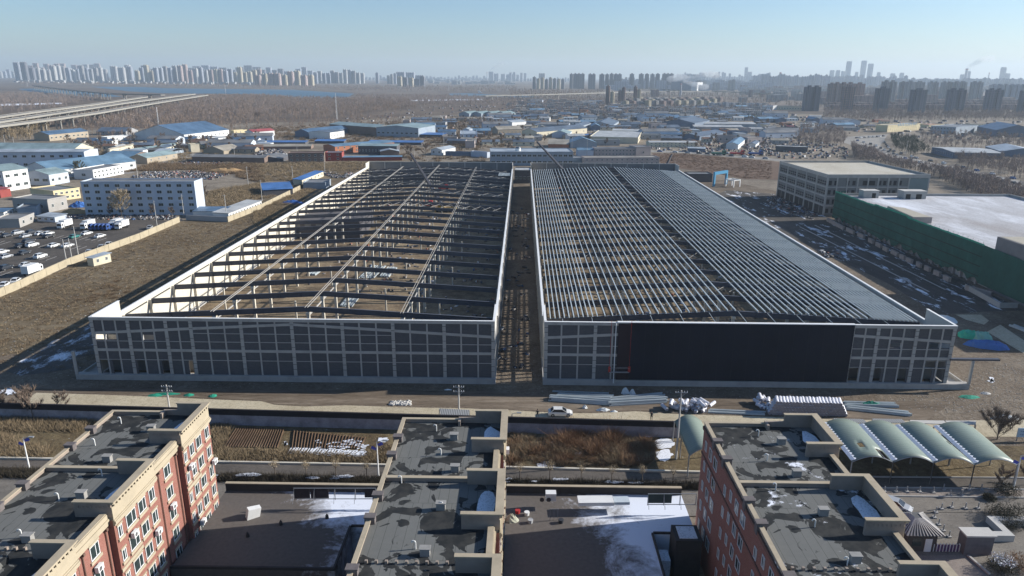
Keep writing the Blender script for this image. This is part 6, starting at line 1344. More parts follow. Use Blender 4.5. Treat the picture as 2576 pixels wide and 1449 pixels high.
for poly, n in ((vp, 45), (vq, 120), (vr, 30), (zp(C_, [(0, 450), (2574, 500), (2574, 600), (0, 600)]), 70), (zp(D_, [(0, 600), (1200, 650), (1200, 740), (0, 740)]), 25)):
    for p in rnd_in(poly, n*3):
        if n <= 0: break
        k = g_.choice(hp); r = max(k[2], k[3])*.35
        if taken(p[0]+k[2]/2, p[1]+k[3]/2, r): continue
        a = g_.choice((HYAW, .3, .25, -.1, 1.6))+g_.uniform(-.08, .08); PLACED.append((Vector((p[0], p[1], 0)), Vector((math.cos(a), math.sin(a), 0)), Vector((-math.sin(a), math.cos(a), 0)), k[2], k[3])); n -= 1
        if not k[1]: k[0].location = (p[0], p[1], 0); k[0].rotation_euler = (0, 0, a); k[1] = True; k[0]['label'] = k[0]['label'].split(',')[0]+', '+region(*p[:2])
        else: dup(k[0], (p[0], p[1], 0), a, (g_.uniform(.8, 1.25), g_.uniform(.8, 1.2), g_.uniform(.85, 1.2)), label=k[0]['label'].split(',')[0]+', '+region(*p[:2]))
for k in hp:
    if not k[1]: k[0].location = (260+g_.uniform(0, 60), 900, 0)
# ================================================================== VIADUCTS
VIA = mat('viaduct_concrete', (.3, .285, .25), .15, .02, .9); ROADM = mat('deck_asphalt', (.16, .155, .15), .2, .05, .9)
def viaduct(label, pts, w, piers, z=11.0):
    t = thing('viaduct', label, 'viaduct', (pts[0].x, pts[0].y, 0)); o = Vector((pts[0].x, pts[0].y, 0)); b = MB(); d = MB()
    for p, q in zip(pts[:-1], pts[1:]):
        p = Vector((p.x, p.y, z))-o; q = Vector((q.x, q.y, z))-o; b.bar(p, q, w, 1.6); d.bar(p+Vector((0, 0, .85)), q+Vector((0, 0, .85)), w-1, .08)
        n = (q-p).cross(Vector((0, 0, 1))).normalized()*w/2
        for s in (-1, 1): b.bar(p+n*s+Vector((0, 0, 1.05)), q+n*s+Vector((0, 0, 1.05)), .3, .5)
    b.build('deck', VIA, t); d.build('roadway', ROADM, t)
    me = MB().box(-w*.3, -.9, 0, -w*.3+1.4, .9, z-.8).box(w*.3-1.4, -.9, 0, w*.3, .9, z-.8).box(-w*.4, -.9, z-2.0, w*.4, .9, z-.79).mesh('pier', VIA)
    tot = 0
    for p, q in zip(pts[:-1], pts[1:]):
        L = (q-p).length; n = int(L/piers); a = math.atan2(q.y-p.y, q.x-p.x)-math.pi/2
        for i in range(n):
            if tot < 95: c = p.lerp(q, (i+.5)/n); link('pier', me, t, (c.x-o.x, c.y-o.y, 0), a); tot += 1
    return t
def gzz(k, x, y, z): return GZ(k, x, y, z)
viaduct('expressway viaduct on the left, rear carriageway', [gzz(A_, -300, 640, 11), gzz(A_, 270, 560, 11), gzz(A_, 900, 480, 11), gzz(A_, 1430, 402, 11)], 10, 34)
viaduct('expressway viaduct on the left, middle carriageway', [gzz(A_, -300, 690, 11), gzz(A_, 600, 555, 11), gzz(A_, 1200, 465, 11), gzz(A_, 1900, 374, 11)], 11, 34)
viaduct('expressway viaduct on the left, front carriageway with piers standing in the wood', [gzz(A_, -300, 725, 11), gzz(A_, 500, 625, 11), gzz(A_, 950, 560, 11), gzz(A_, 1400, 482, 11), gzz(A_, 2025, 384, 11)], 10, 34)
viaduct('long dark railway viaduct crossing the river far left', [gzz(A_, 335, 290, 14), gzz(A_, 700, 335, 14), gzz(A_, 1100, 372, 14), gzz(A_, 1600, 382, 14)], 12, 60, 14)
viaduct('far motorway viaduct in the middle of the plain', [gzz(B_, 2250, 392, 12), gzz(C_, 300, 380, 12), gzz(C_, 930, 362, 12), gzz(C_, 1300, 352, 12), gzz(C_, 2000, 345, 12), gzz(C_, 2700, 375, 12)], 16, 50, 12)
viaduct('upper ramp of the far motorway viaduct', [gzz(C_, 1080, 318, 20), gzz(C_, 1500, 318, 20), gzz(C_, 1700, 345, 16)], 10, 60, 18)
# ================================================================== TOWERS
def towermat(c, wc=(.10, .12, .14), fl=3.0, bw=3.6, k=0):
    nm_ = 'tower_%d_%d_%d' % tuple(int(x*100) for x in c)
    if nm_ in MT: return MT[nm_]
    m, t, b = newmat(nm_, .8); v = coords(t); sx = N(t, 'ShaderNodeSeparateXYZ'); t.links.new(v, sx.inputs[0])
    h = math_(t, 'ADD', sx.outputs[0], sx.outputs[1]); fx = math_(t, 'FRACT', math_(t, 'DIVIDE', h, bw)); fz = math_(t, 'FRACT', math_(t, 'DIVIDE', sx.outputs[2], fl)); col_ = math_(t, 'FRACT', math_(t, 'DIVIDE', h, bw*3))
    mk = math_(t, 'MULTIPLY', math_(t, 'GREATER_THAN', fx, .55), math_(t, 'GREATER_THAN', fz, .45)); nz = math_(t, 'LESS_THAN', math_(t, 'ABSOLUTE', N(t, 'ShaderNodeSeparateXYZ').outputs[2]), 1)
    g = N(t, 'ShaderNodeNewGeometry'); gs = N(t, 'ShaderNodeSeparateXYZ'); t.links.new(g.outputs['True Normal'], gs.inputs[0]); mk = math_(t, 'MULTIPLY', mk, math_(t, 'LESS_THAN', gs.outputs[2], .5))
    base = mix(t, math_(t, 'GREATER_THAN', col_, .66), c, tuple(x*.72 for x in c)); oi = N(t, 'ShaderNodeObjectInfo'); base = mix(t, math_(t, 'MULTIPLY', oi.outputs['Random'], .5), base, tuple(x*.6 for x in c))
    t.links.new(mix(t, mk, base, wc), b.inputs['Base Color']); MT[nm_] = m; return m
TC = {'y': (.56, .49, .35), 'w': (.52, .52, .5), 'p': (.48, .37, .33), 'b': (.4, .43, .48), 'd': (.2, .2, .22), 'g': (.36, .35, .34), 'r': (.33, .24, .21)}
TNAME = {'y': 'pale yellow', 'w': 'off white', 'p': 'pinkish', 'b': 'blue grey', 'd': 'dark grey', 'g': 'grey', 'r': 'reddish grey'}
g_ = random.Random(4)
FARC = {}
def tower(P, w, d, h, c, label, cat='apartment tower', group=None, name='apartment_tower', rot=None, stuff=False):
    b = MB(); k = max(1, round(w/16)); sw = w/k
    for i in range(k):
        x = -w/2+i*sw; b.box(x+.15*sw, -.2, 0, x+.85*sw, d*.5, h); b.box(x, d*.18, 0, x+sw-.01, d, h-.6*(i % 2)); b.box(x+sw*.32, d*.3, h+.001, x+sw*.68, d*.75, h+min(4, h*.06))
    if stuff:
        f = FARC.setdefault(c, MB()); f.add([(x+P[0], y+P[1], z) for x, y, z in b.v], b.f); return
    if 'estate' in label or 'hazy' in label or 'rows of' in label or 'reddish row' in label or 'long row' in label: label += ', '+region(P[0], P[1]).split(' ', 1)[1]
    o = b.build(name, towermat(TC[c]), loc=(P[0], P[1], 0), rotz=(HYAW if P[0] > 300 else -.2) if rot is None else rot, label=label, category=cat)
    if group: o['group'] = group
    return o
def trow(k, x0, x1, yb, yt, n, cols, label, group=None, gap=.2, jit=.2, dist=None, rot=None, cat='apartment tower', stuff=False):
    """n towers between picture columns x0 and x1, standing on row yb (or at a given distance) and reaching row yt"""
    if 'estate' in label and n > 4: n = int(n*.78); gap = .06
    for i in range(n):
        a = x0+(x1-x0)*i/n; c = x0+(x1-x0)*(i+1-gap)/n; ybb = yb+g_.uniform(-1, 1)*4
        if dist:
            u, v = Z(*k, (a+c)/2, 0); dd = fw+cr*((u-1288)/FPX)-cu*((proj_row-724.5)/FPX) if False else None
            r = fw+cr*((u-1288)/FPX)-cu*((193-724.5)/FPX); r = Vector((r.x, r.y, 0)).normalized(); P = r*dist*(1+g_.uniform(-.03, .03)); pxm = FPX/(P.y*.96)
        else: P = GZ(k, (a+c)/2, ybb)
        depth = Vector((P.x, P.y, -CH)).dot(fw); w = (c-a)/3.677/1.0621*depth/FPX
        h = top(P, Z(*k, 0, yt+g_.uniform(-1, 1)*jit*(yb-yt if not dist else 60))[1]); cc = g_.choice(cols)
        tower(P, max(w, 6), min(max(w*.6, 12), 22), max(h, 8), cc, label.format(c=TNAME[cc]) if '{c}' in label else label, group=group or label, rot=rot, cat=cat, stuff=stuff)
G1 = 'towers of the dense far left estate'; L1 = '{c} apartment tower in the dense far left estate'
trow(A_, 150, 350, 250, 88, 5, 'db', L1, G1); trow(A_, 350, 560, 250, 115, 6, 'bw', L1, G1, .15); trow(A_, 240, 600, 228, 88, 9, 'wp', L1, G1, .3, stuff=True)
trow(A_, 560, 1060, 246, 106, 15, 'wgb', L1, G1, .15); trow(A_, 600, 1000, 225, 98, 9, 'pw', L1, G1, .3, stuff=True); trow(A_, 1090, 1310, 246, 108, 5, 'bw', L1, G1); trow(A_, 1235, 1305, 247, 112, 1, 'w', L1, G1)
trow(A_, 1330, 1700, 262, 116, 11, 'bgy', L1, G1, .2); trow(A_, 1700, 2100, 268, 112, 11, 'bpw', L1, G1, .2); trow(A_, 2100, 2574, 274, 135, 13, 'pby', L1, G1, .25); trow(A_, 1400, 2574, 240, 112, 18, 'bd', L1, G1, .4, stuff=True)
trow(A_, -60, 150, 215, 140, 7, 'bw', L1, G1, .2)
G2 = 'towers of the estate left of centre'; L2 = '{c} apartment tower in the estate left of centre'
trow(B_, 0, 580, 290, 170, 12, 'yyp', L2, G2, .3); trow(B_, 0, 580, 250, 132, 14, 'bd', L2, G2, .35); trow(B_, 580, 1080, 268, 145, 16, 'bwg', L2, G2, .25)
trow(B_, 1190, 1228, 270, 168, 1, 'b', 'single slim tower standing alone right of the left estates'); trow(B_, 1300, 1400, 275, 175, 3, 'bg', L2, G2); trow(B_, 1400, 1680, 300, 215, 5, 'dy', 'lower tower in the small group with yellow edges', gap=.2); trow(B_, 1390, 1670, 270, 172, 5, 'b', L2, G2, .5)
G3 = 'hazy blue towers on the central horizon'; L3 = 'hazy {c} tower block on the central horizon'
trow(B_, 2300, 2400, 247, 168, 2, 'b', L3, G3, .05); trow(B_, 2420, 2574, 245, 172, 3, 'b', L3, G3); trow(C_, 0, 180, 250, 172, 5, 'b', L3, G3, .3); trow(C_, 290, 352, 262, 178, 1, 'g', L3, G3, .02); trow(C_, 180, 600, 250, 215, 16, 'b', L3, G3, .4, stuff=True)
trow(B_, 1090, 2280, 235, 200, 34, 'bw', L3, G3, .4, .3, stuff=True)
L4 = 'grey tower in the row in front of the blue horizon towers'
trow(C_, 230, 550, 325, 218, 8, 'dy', 'low tower with yellow side left of the dark tower row', gap=.25)
for a, c in ((592, 625), (630, 742), (778, 848), (885, 935), (942, 978), (985, 1022), (1028, 1105), (1182, 1224), (1272, 1318), (1330, 1370), (1384, 1424), (1436, 1476), (1505, 1612)): trow(C_, a, c, 325, 176, 1, 'd', 'dark grey tower in the long row right of centre', 'dark towers right of centre', .03, .02)
trow(C_, 1100, 1600, 300, 215, 14, 'bw', L3, G3, .3, stuff=True)
trow(C_, 1848, 1880, 342, 245, 1, 'g', 'grey tower pair by the smoking plant, left one', gap=.05); trow(C_, 1886, 1938, 342, 245, 1, 'w', 'pale tower pair by the smoking plant, right one', gap=.05)
trow(C_, 2000, 2070, 338, 250, 2, 'g', 'grey twin tower right of the smoking plant', gap=.1); trow(C_, 2150, 2220, 338, 250, 2, 'g', 'second grey twin tower right of the smoking plant', gap=.1); trow(C_, 2270, 2345, 338, 288, 3, 'r', 'short reddish tower far right of the smoking plant')
trow(C_, 945, 985, 478, 322, 1, 'r', 'left part of the nearest slim cream and brown towers', gap=.02); trow(C_, 988, 1028, 478, 330, 1, 'y', 'cream slim tower with ladder of balconies, nearest of three', gap=.02)
trow(C_, 1068, 1140, 455, 328, 2, 'ry', 'slim tower, middle pair of the three near the village', gap=.05); trow(C_, 1218, 1290, 462, 326, 2, 'ry', 'slim tower, right pair of the three near the village', gap=.05)
trow(C_, 1400, 1480, 400, 330, 2, 'r', 'brown tower behind the terraced flats'); trow(C_, 2360, 2400, 400, 335, 1, 'r', 'brown tower at the viaduct bend'); trow(C_, 2475, 2525, 400, 335, 1, 'r', 'brown tower right of the viaduct bend')
G5 = 'rows of six storey flats'; L5 = 'six storey {c} block of flats in the rows before the viaduct'
for r, (yb, yt) in enumerate(((500, 440), (470, 420), (450, 405))): trow(C_, 1140+r*30, 2020+r*60, yb, yt, 12, 'ygr', L5, G5, .35, .1, rot=.5, cat='block of flats')
trow(C_, 1990, 2574, 510, 460, 9, 'gb', L5, G5, .3, .1, rot=.3, cat='block of flats')
G6 = 'pale far city blocks in the haze'; L6 = 'very pale city block fading into the haze on the right horizon'
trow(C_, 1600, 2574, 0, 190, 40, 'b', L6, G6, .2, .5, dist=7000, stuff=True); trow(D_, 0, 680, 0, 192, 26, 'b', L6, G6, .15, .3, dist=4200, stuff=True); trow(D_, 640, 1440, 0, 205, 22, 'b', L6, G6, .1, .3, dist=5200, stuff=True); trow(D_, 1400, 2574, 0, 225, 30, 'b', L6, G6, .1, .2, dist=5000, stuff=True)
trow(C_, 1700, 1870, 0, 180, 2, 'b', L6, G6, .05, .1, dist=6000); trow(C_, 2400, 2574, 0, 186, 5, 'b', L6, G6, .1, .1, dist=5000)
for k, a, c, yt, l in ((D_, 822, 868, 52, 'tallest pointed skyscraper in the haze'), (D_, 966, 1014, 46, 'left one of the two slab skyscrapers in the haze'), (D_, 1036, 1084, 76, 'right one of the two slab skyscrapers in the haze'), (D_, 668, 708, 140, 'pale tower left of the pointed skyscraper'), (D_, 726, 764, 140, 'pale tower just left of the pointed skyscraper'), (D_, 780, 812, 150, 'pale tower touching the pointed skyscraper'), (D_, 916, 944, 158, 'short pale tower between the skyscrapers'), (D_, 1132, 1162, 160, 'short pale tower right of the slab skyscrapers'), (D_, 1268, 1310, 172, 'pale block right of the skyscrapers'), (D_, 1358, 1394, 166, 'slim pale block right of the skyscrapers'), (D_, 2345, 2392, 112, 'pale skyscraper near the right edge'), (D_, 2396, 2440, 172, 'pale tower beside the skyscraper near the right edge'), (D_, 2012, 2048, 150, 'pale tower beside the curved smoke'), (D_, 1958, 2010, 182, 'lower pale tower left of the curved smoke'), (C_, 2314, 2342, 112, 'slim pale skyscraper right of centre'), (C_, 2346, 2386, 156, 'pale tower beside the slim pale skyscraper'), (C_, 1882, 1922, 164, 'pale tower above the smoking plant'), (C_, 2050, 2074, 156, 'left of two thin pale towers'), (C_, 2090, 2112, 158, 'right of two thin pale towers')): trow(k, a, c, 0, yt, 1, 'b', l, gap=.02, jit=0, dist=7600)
L7 = 'grey tower block on the right, sides in shade'
rt = ((418, 565, 540, 302, 'd', 'solitary dark tower block standing before the right hand estate'), (640, 700, 480, 272, 'r', 'left part of the wide brown tower block'), (700, 900, 480, 268, 'r', 'middle part of the wide brown tower block'), (900, 996, 480, 270, 'r', 'right part of the wide brown tower block'), (790, 890, 560, 300, 'r', 'brown tower in front of the wide brown tower block'), (1112, 1235, 560, 316, 'd', 'front dark tower, second from the left on the right'), (1178, 1306, 470, 250, 'g', 'taller grey tower behind the front dark tower'), (1342, 1400, 450, 255, 'g', 'slim grey tower with stepped top'), (1402, 1480, 450, 252, 'g', 'grey tower adjoining the slim one with stepped top'), (1462, 1600, 585, 330, 'd', 'front dark tower, third from the left on the right'), (1490, 1580, 450, 255, 'g', 'grey tower behind the third front dark tower'), (1630, 1718, 430, 258, 'g', 'grey tower between the third and fourth front towers'), (1758, 1850, 430, 258, 'g', 'grey tower left of the fourth front tower'), (1830, 1985, 575, 330, 'd', 'front dark tower, fourth from the left on the right'), (1872, 1998, 440, 255, 'g', 'grey tower behind the fourth front tower'), (2052, 2155, 440, 256, 'g', 'grey tower with cap, right of the fourth front tower'), (2205, 2345, 570, 330, 'd', 'front dark tower near the right edge'), (2250, 2660, 440, 282, 'b', 'very wide blue grey slab at the right edge'), (2545, 2700, 590, 340, 'd', 'dark tower cut by the right edge'))
for a, c, yb, yt, cc, l in rt: trow(D_, a, c, yb, yt, 1, cc, l, gap=.02, jit=.0)
for r, (yb, yt) in enumerate(((470, 430), (500, 455), (530, 480))): trow(D_, 620+r*30, 2600, yb, yt, 9, 'r', 'long reddish row of flats at the foot of the right hand towers', 'reddish rows of flats', .12, .1, cat='block of flats')
def lowtown(k, poly, n, s, h0, h1, c):
    P = rnd_in(zp(k, poly), n)
    for p in P:
        b_ = FARC.setdefault(c, MB()); w, d, h = s*g_.uniform(.6, 2.2), s*g_.uniform(.5, 1), g_.uniform(h0, h1)
        if not taken(p[0], p[1], 5): b_.box(p[0]-w/2, p[1]-d/2, 0, p[0]+w/2, p[1]+d/2, h)
lowtown(D_, [(-200, 270), (660, 280), (640, 480), (-200, 480)], 260, 16, 6, 20, 'g'); lowtown(D_, [(-200, 290), (2600, 300), (2600, 520), (640, 500)], 300, 22, 8, 24, 'r'); lowtown(D_, [(0, 255), (2600, 270), (2600, 330), (0, 310)], 260, 40, 15, 60, 'b'); lowtown(C_, [(900, 290), (2574, 270), (2574, 345), (900, 340)], 220, 30, 10, 45, 'b'); lowtown(B_, [(1100, 225), (2574, 225), (2574, 280), (1700, 280)], 160, 30, 8, 30, 'w'); lowtown(A_, [(150, 252), (2574, 275), (2574, 285), (150, 262)], 130, 18, 5, 16, 'w'); lowtown(C_, [(0, 430), (2574, 500), (2574, 620), (0, 600)], 330, 9, 3, 7, 'g')
for c_, f_ in FARC.items(): o = f_.build('far_city', towermat(TC[c_])); o['kind'] = 'stuff'; o['label'] = 'mass of '+TNAME[c_]+' blocks fading into the haze behind the nearer towers'; o['category'] = 'far city'
# ---- smoking plant and chimneys
P = GZ(C_, 1590, 338); Q = GZ(C_, 1800, 338); hh = top(P, Z(*C_, 0, 252)[1])
bld('power_plant', 'large teal boiler house with white end and steam above it', P, GZ(C_, 1785, 340), 60, hh, 'slateblue', 'slate', 'flat')
bld('power_plant', 'white end block of the boiler house', GZ(C_, 1790, 340), GZ(C_, 1845, 341), 60, hh*.95, 'white', 'slate', 'flat')
STK = mat('chimney_stack', (.4, .4, .42), .1, .05); STKR = mat('red_band', (.45, .1, .08), .1)
def chimney(k, x, yb, yt, r, label, dist=None, lattice=False):
    if dist: u, v = Z(*k, x, 0); q = fw+cr*((u-1288)/FPX)-cu*((193-724.5)/FPX); P = Vector((q.x, q.y, 0)).normalized()*dist
    else: P = GZ(k, x, yb)
    h = top(P, Z(*k, 0, yt)[1]); t = thing('chimney', label, 'chimney', P); b = MB(); b.cyl((0, 0, 0), (0, 0, h), r, r*.6, 10); b.build('stack', STK, t)
    b = MB(); b.cyl((0, 0, h*.93), (0, 0, h*.97), r*.75, r*.72, 10); b.build('band', STKR, t); return P, h
def puff(P, pts, label, dens):
    m = bpy.data.materials.new('smoke'); m.use_nodes = True; t = m.node_tree; t.nodes.clear(); pv = t.nodes.new('ShaderNodeVolumePrincipled'); pv.inputs['Density'].default_value = dens; pv.inputs['Color'].default_value = (.9, .92, .95, 1); pv.inputs['Anisotropy'].default_value = .3
    ou = t.nodes.new('ShaderNodeOutputMaterial'); t.links.new(pv.outputs[0], ou.inputs['Volume'])
    bm = bmesh.new()
    for x, y, z, r in pts: bmesh.ops.create_icosphere(bm, subdivisions=2, radius=r, matrix=Matrix.Translation((x, y, z)) @ Matrix.Diagonal((1.5, 1, .8, 1)))
    me = bpy.data.meshes.new('smoke'); bm.to_mesh(me); bm.free(); me.materials.append(m); o = link('smoke_plume', me, loc=(P[0], P[1], 0)); o['label'] = label; o['category'] = 'smoke'; o['kind'] = 'stuff'
P, h = chimney(B_, 2285, 245, 155, 7, 'slim chimney trailing thin smoke, centre horizon'); puff(P, [(10+i*26, 0, h+8+i*14, 9+i*4) for i in range(7)], 'thin smoke drifting right from the centre chimney', .008)
P, h = chimney(C_, 1682, 400, 268, 4, 'dark chimney in front of the boiler house'); puff(P, [(14+i*11, 0, h+5-i*3, 7+i*1.2) for i in range(6)], 'white steam blowing right from the dark chimney', .04)
P = GZ(C_, 1600, 332); h = top(P, Z(*C_, 0, 240)[1]); puff(P, [(i*24, 0, h+6+5*math.sin(i*1.3)+i*3, 16+6*math.sin(i*.9+1)) for i in range(9)], 'white steam cloud over the boiler house', .03)
P, h = chimney(D_, 2000, 0, 120, 12, 'tall chimney with smoke bending to the right', 6000); puff(P, [(8+i*16, 0, h+i*16-(i*i)*1.0, 12+i*2.2) for i in range(9)], 'curved smoke plume of the tall right chimney', .012)
P, h = chimney(D_, 178, 0, 158, 9, 'dark blue thin tower right of centre', 4500)
P, h = chimney(D_, 2226, 0, 160, 6, 'thin television tower in the haze', 7600)
for i, (k, x, yb, yt, l) in enumerate(((A_, 2218, 378, 285, 'lattice mast beside the river'), (B_, 812, 640, 362, 'tall lattice mast rising from the wood'), (B_, 2300, 330, 235, 'striped lattice mast beyond the river'), (A_, 1560, 682, 500, 'white lighting mast before the expressway'), (A_, 272, 300, 245, 'mast before the left towers'), (B_, 1775, 330, 270, 'small mast beyond the wood'))):
    P = GZ(k, x, yb); h = top(P, Z(*k, 0, yt)[1]); t = thing('lattice_mast', l, 'mast', P); b = MB(); r = h*.006+.14
    for sx in (-1, 1):
        for sy in (-1, 1): b.bar((sx*r*2, sy*r*2, 0), (sx*r*.6, sy*r*.6, h), r*.5)
    b.build('legs', WHITE, t); b = MB()
    for j in range(8): f = (j+1)/9; w = r*(2-1.4*f); b.box(-w, -w, h*f, w, w, h*f+r*.6)
    b.build('braces', STKR if i == 2 else WHITE, t)
P = GZ(B_, 2210, 362); t = thing('sail_monument', 'white sail shaped bridge pylon on the far plain', 'monument', P); h = top(P, Z(*B_, 0, 333)[1]); b = MB(); b.add([(-4, -2, 0), (h*1.1, -2, 0), (-4, -2, h), (-4, 2, 0), (h*1.1, 2, 0), (-4, 2, h)], [(0, 1, 2), (3, 5, 4), (0, 3, 4, 1), (1, 4, 5, 2), (2, 5, 3, 0)]); b.build('sail', WHITE, t)
# ---- utility poles of the middle distance
pl = [(Q0, 1545, 760, 500, 'leaning against nothing at the ochre wall end'), (Q0, 1808, 650, 440, 'at the dormitory right corner'), (Q0, 2228, 670, 440, 'beside the blue roofed cabins'), (Q0, 775, 1068, 755, 'at the ochre wall in the car park'), (Q0, 655, 1112, 880, 'left one of the thin pair by the car park wall'), (Q0, 708, 1085, 870, 'right one of the thin pair by the car park wall'), (Q0, 2440, 360, 165, 'in the scrub above the cabins'), (Q1, 75, 500, 295, 'in the blue sheet yard'), (Q1, 380, 330, 160, 'at the cream cabin row'), (Q1, 692, 230, 55, 'at the far end of the cream cabin row'), (Q0, 1355, 285, 85, 'above the dormitory roof'), (A_, 1085, 1025, 910, 'behind the white flat roofed building'), (A_, 55, 890, 775, 'at the far left edge'), (A_, 140, 880, 795, 'second from the far left edge'), (A_, 2310, 1025, 880, 'in front of the long low dusty shed'), (C_, 765, 985, 750, 'dark and tall beside the blue grey annex'), (C_, 618, 940, 800, 'beside the steel blue house shaped hall'), (D_, 1410, 975, 830, 'in the fork of the main road'), (D_, 770, 690, 600, 'at the junction left side'), (B_, 1860, 900, 740, 'in front of the pale blue factory block'), (B_, 2050, 860, 710, 'left of the tan brick building'), (B_, 2310, 780, 640, 'behind the tan brick building'), (A_, 1700, 1010, 870, 'among the diagonal sheds'), (B_, 1570, 1000, 920, 'between the two bare trees behind the left hall'), (B_, 425, 1010, 890, 'by the brown house'), (C_, 2070, 930, 830, 'at the large bare tree')]
PO = None
for k, x, yb, yt, l in pl:
    P = GZ(k, x, yb); h = max(6, min(14, top(P, Z(*k, 0, yt)[1])))
    if PO is None:
        PO = thing('utility_pole', '', 'utility pole', P); b = MB(); b.cyl((0, 0, 0), (0, 0, 10), .17, .1, 6); b.build('pole', POLEM, PO); b = MB(); b.bar((-.8, 0, 9.5), (.8, 0, 9.5), .1); b.build('crossarm', METAL, PO); fix(PO); o = PO; o.scale = (1, 1, h/10)
    else: o = dup(PO, P, .3, (1, 1, h/10))
    o['label'] = 'thin concrete pole '+l.replace('leaning against nothing ', '')
# ================================================================== CAR PARK
dl = (GZ(Q0, 950, 935)-GZ(Q0, 810, 985)); CA = math.atan2(dl.y, dl.x)
cars = [(70, 858, 'dark', 0), (178, 832, 'silver', 1), (255, 862, 'silver', 0), (315, 830, 'dark', 1), (402, 838, 'white', 0), (477, 838, 'white', 0), (480, 866, 'black', 0), (735, 868, 'teal', 0), (855, 836, 'white', 0), (985, 863, 'white', 0), (1475, 778, 'silver', 0), (285, 918, 'dark', 1), (320, 953, 'white', 1), (208, 962, 'dark', 0), (530, 956, 'white', 0), (668, 957, 'white', 0), (25, 1020, 'white', 0), (62, 1065, 'silver', 0), (240, 1028, 'dark', 0), (400, 1065, 'white', 1), (262, 1148, 'white', 0), (62, 1180, 'dark', 1), (-20, 830, 'dark', 0), (880, 1022, 'silver', 0), (1000, 972, 'silver', 0), (1072, 945, 'white', 0), (160, 1305, 'white', 0), (50, 1345, 'white', 0)]
wh = {'white': 'white', 'silver': 'silver', 'dark': 'dark blue', 'black': 'black', 'teal': 'teal green'}
where = ['near the left edge in the back row', 'tall, in the back row behind the silver saloon', 'saloon in the back row', 'tall, behind the first white pair of the back row', 'left of the white pair in the back row', 'right of the white pair in the back row', 'in front of the white pair in the back row', 'in the back row by the double pole', 'in the back row right of the teal one', 'alone at the right end of the back row', 'alone by the ochre wall near the dormitory', 'tall, behind the tall white one in the middle row', 'tall, in the middle row left', 'low, at the left of the middle row', 'in the middle of the middle row', 'under the triple poles in the middle row', 'cut by the left edge in the third row', 'at the left of the third row', 'in the third row left of the tall white one', 'tall, in the third row', 'alone in the fourth row', 'tall, in the fourth row at the left edge', 'half out of the picture in the back row', 'first of three hugging the ochre wall', 'second of three hugging the ochre wall', 'last of three hugging the ochre wall', 'behind the ochre wall near the left edge', 'nearest, behind the ochre wall at the left edge']
for i, (x, y, c, suv) in enumerate(cars):
    P = GZ(Q0, x, y); P.z = .1; near_wall = i in (10, 23, 24, 25, 26, 27)
    car(P, (CA+R(20) if near_wall else CA-R(8)+random.uniform(-.06, .06)), c, wh[c]+' car '+where[i], bool(suv), 'cars in the car park')
LINE = mat('paint_line', (.45, .43, .4), .3, 2)
b = MB(); P0_ = GZ(Q0, 810, 985); ud = dl.normalized(); vd = Vector((-ud.y, ud.x, 0))
for x, y, n in ((760, 985, 7), (960, 900, 8), (0, 935, 26), (450, 1090, 4), (0, 1240, 8)):
    P_ = GZ(Q0, x, y)
    for i in range(n):
        p = P_+vd*(i*2.6)*.0+ud*(0)+Vector((0, 0, .1)); q = p+Vector((i*2.7*math.cos(CA+1.45), i*2.7*math.sin(CA+1.45), 0)); b.bar(q, q+ud*5.2, .24, .012)
o = b.build('parking_lines', LINE); o['kind'] = 'structure'
def truck_proto(box, col, label):
    t = bpy.data.objects.new('box_truck', None); COL.objects.link(t); t['label'] = label; t['category'] = 'truck'
    m = mat('truck_'+col, CARCOL[col], .1, 1, .5); b = MB(); b.box(1.6, -1.0, .5, 3.2, 1.0, 2.3); b.add([(1.6, -1, 2.3), (3.1, -1, 2.3), (3.1, 1, 2.3), (1.6, 1, 2.3), (1.7, -.9, 2.7), (2.7, -.9, 2.7), (2.7, .9, 2.7), (1.7, .9, 2.7)], [(4, 5, 6, 7), (0, 1, 5, 4), (1, 2, 6, 5), (2, 3, 7, 6), (3, 0, 4, 7)]); b.build('cab', m, t)
    b = MB(); b.box(3.19, -.85, 1.4, 3.23, .85, 2.2); b.box(2.2, -1.02, 1.4, 2.9, -1.0, 2.1); b.box(2.2, 1.0, 1.4, 2.9, 1.02, 2.1); b.build('windscreen', CGL, t)
    if box: b = MB(); b.box(-3.4, -1.15, .95, 1.45, 1.15, 3.3); b.build('cargo_box', PW, t)
    else: b = MB(); b.box(-3.4, -1.1, .8, 1.45, 1.1, 1.6); b.build('cargo_bed', m, t)
    for sx in (-2.3, 2.4):
        for sy in (-1, 1): b = MB(); b.cyl((sx, sy*.75, .45), (sx, sy*1.05, .45), .45, n=12); b.build('wheel', TYRE, t)
    return fix(t)
TK = truck_proto(True, 'white', 'white box truck left of the three parked before the dormitory'); TK.location = GZ(Q0, 640, 770); TK.rotation_euler = (0, 0, CA+math.pi); TK.location.z = .1
for x, y, l in ((865, 775, 'white box truck in the middle of the three parked before the dormitory'), (1200, 775, 'white box truck right of the dark blue trucks'), (1140, 765, 'white box truck behind the dark blue trucks'), (330, 1225, 'grey white box truck beside the ochre wall')): P = GZ(Q0, x, y); P.z = .1; dup(TK, P, CA+math.pi+(0 if x != 330 else math.pi), label=l)
TB = truck_proto(False, 'blue', 'dark blue flatbed truck, first of the row from the left'); TB.location = GZ(Q0, 965, 785); TB.rotation_euler = (0, 0, CA+2.6); TB.location.z = .1
for i in range(1, 5): P = GZ(Q0, 965+i*38, 785); P.z = .1; dup(TB, P, CA+2.6, label='dark blue flatbed truck, %s of the row from the left' % ('', 'second', 'third', 'fourth', 'fifth')[i])
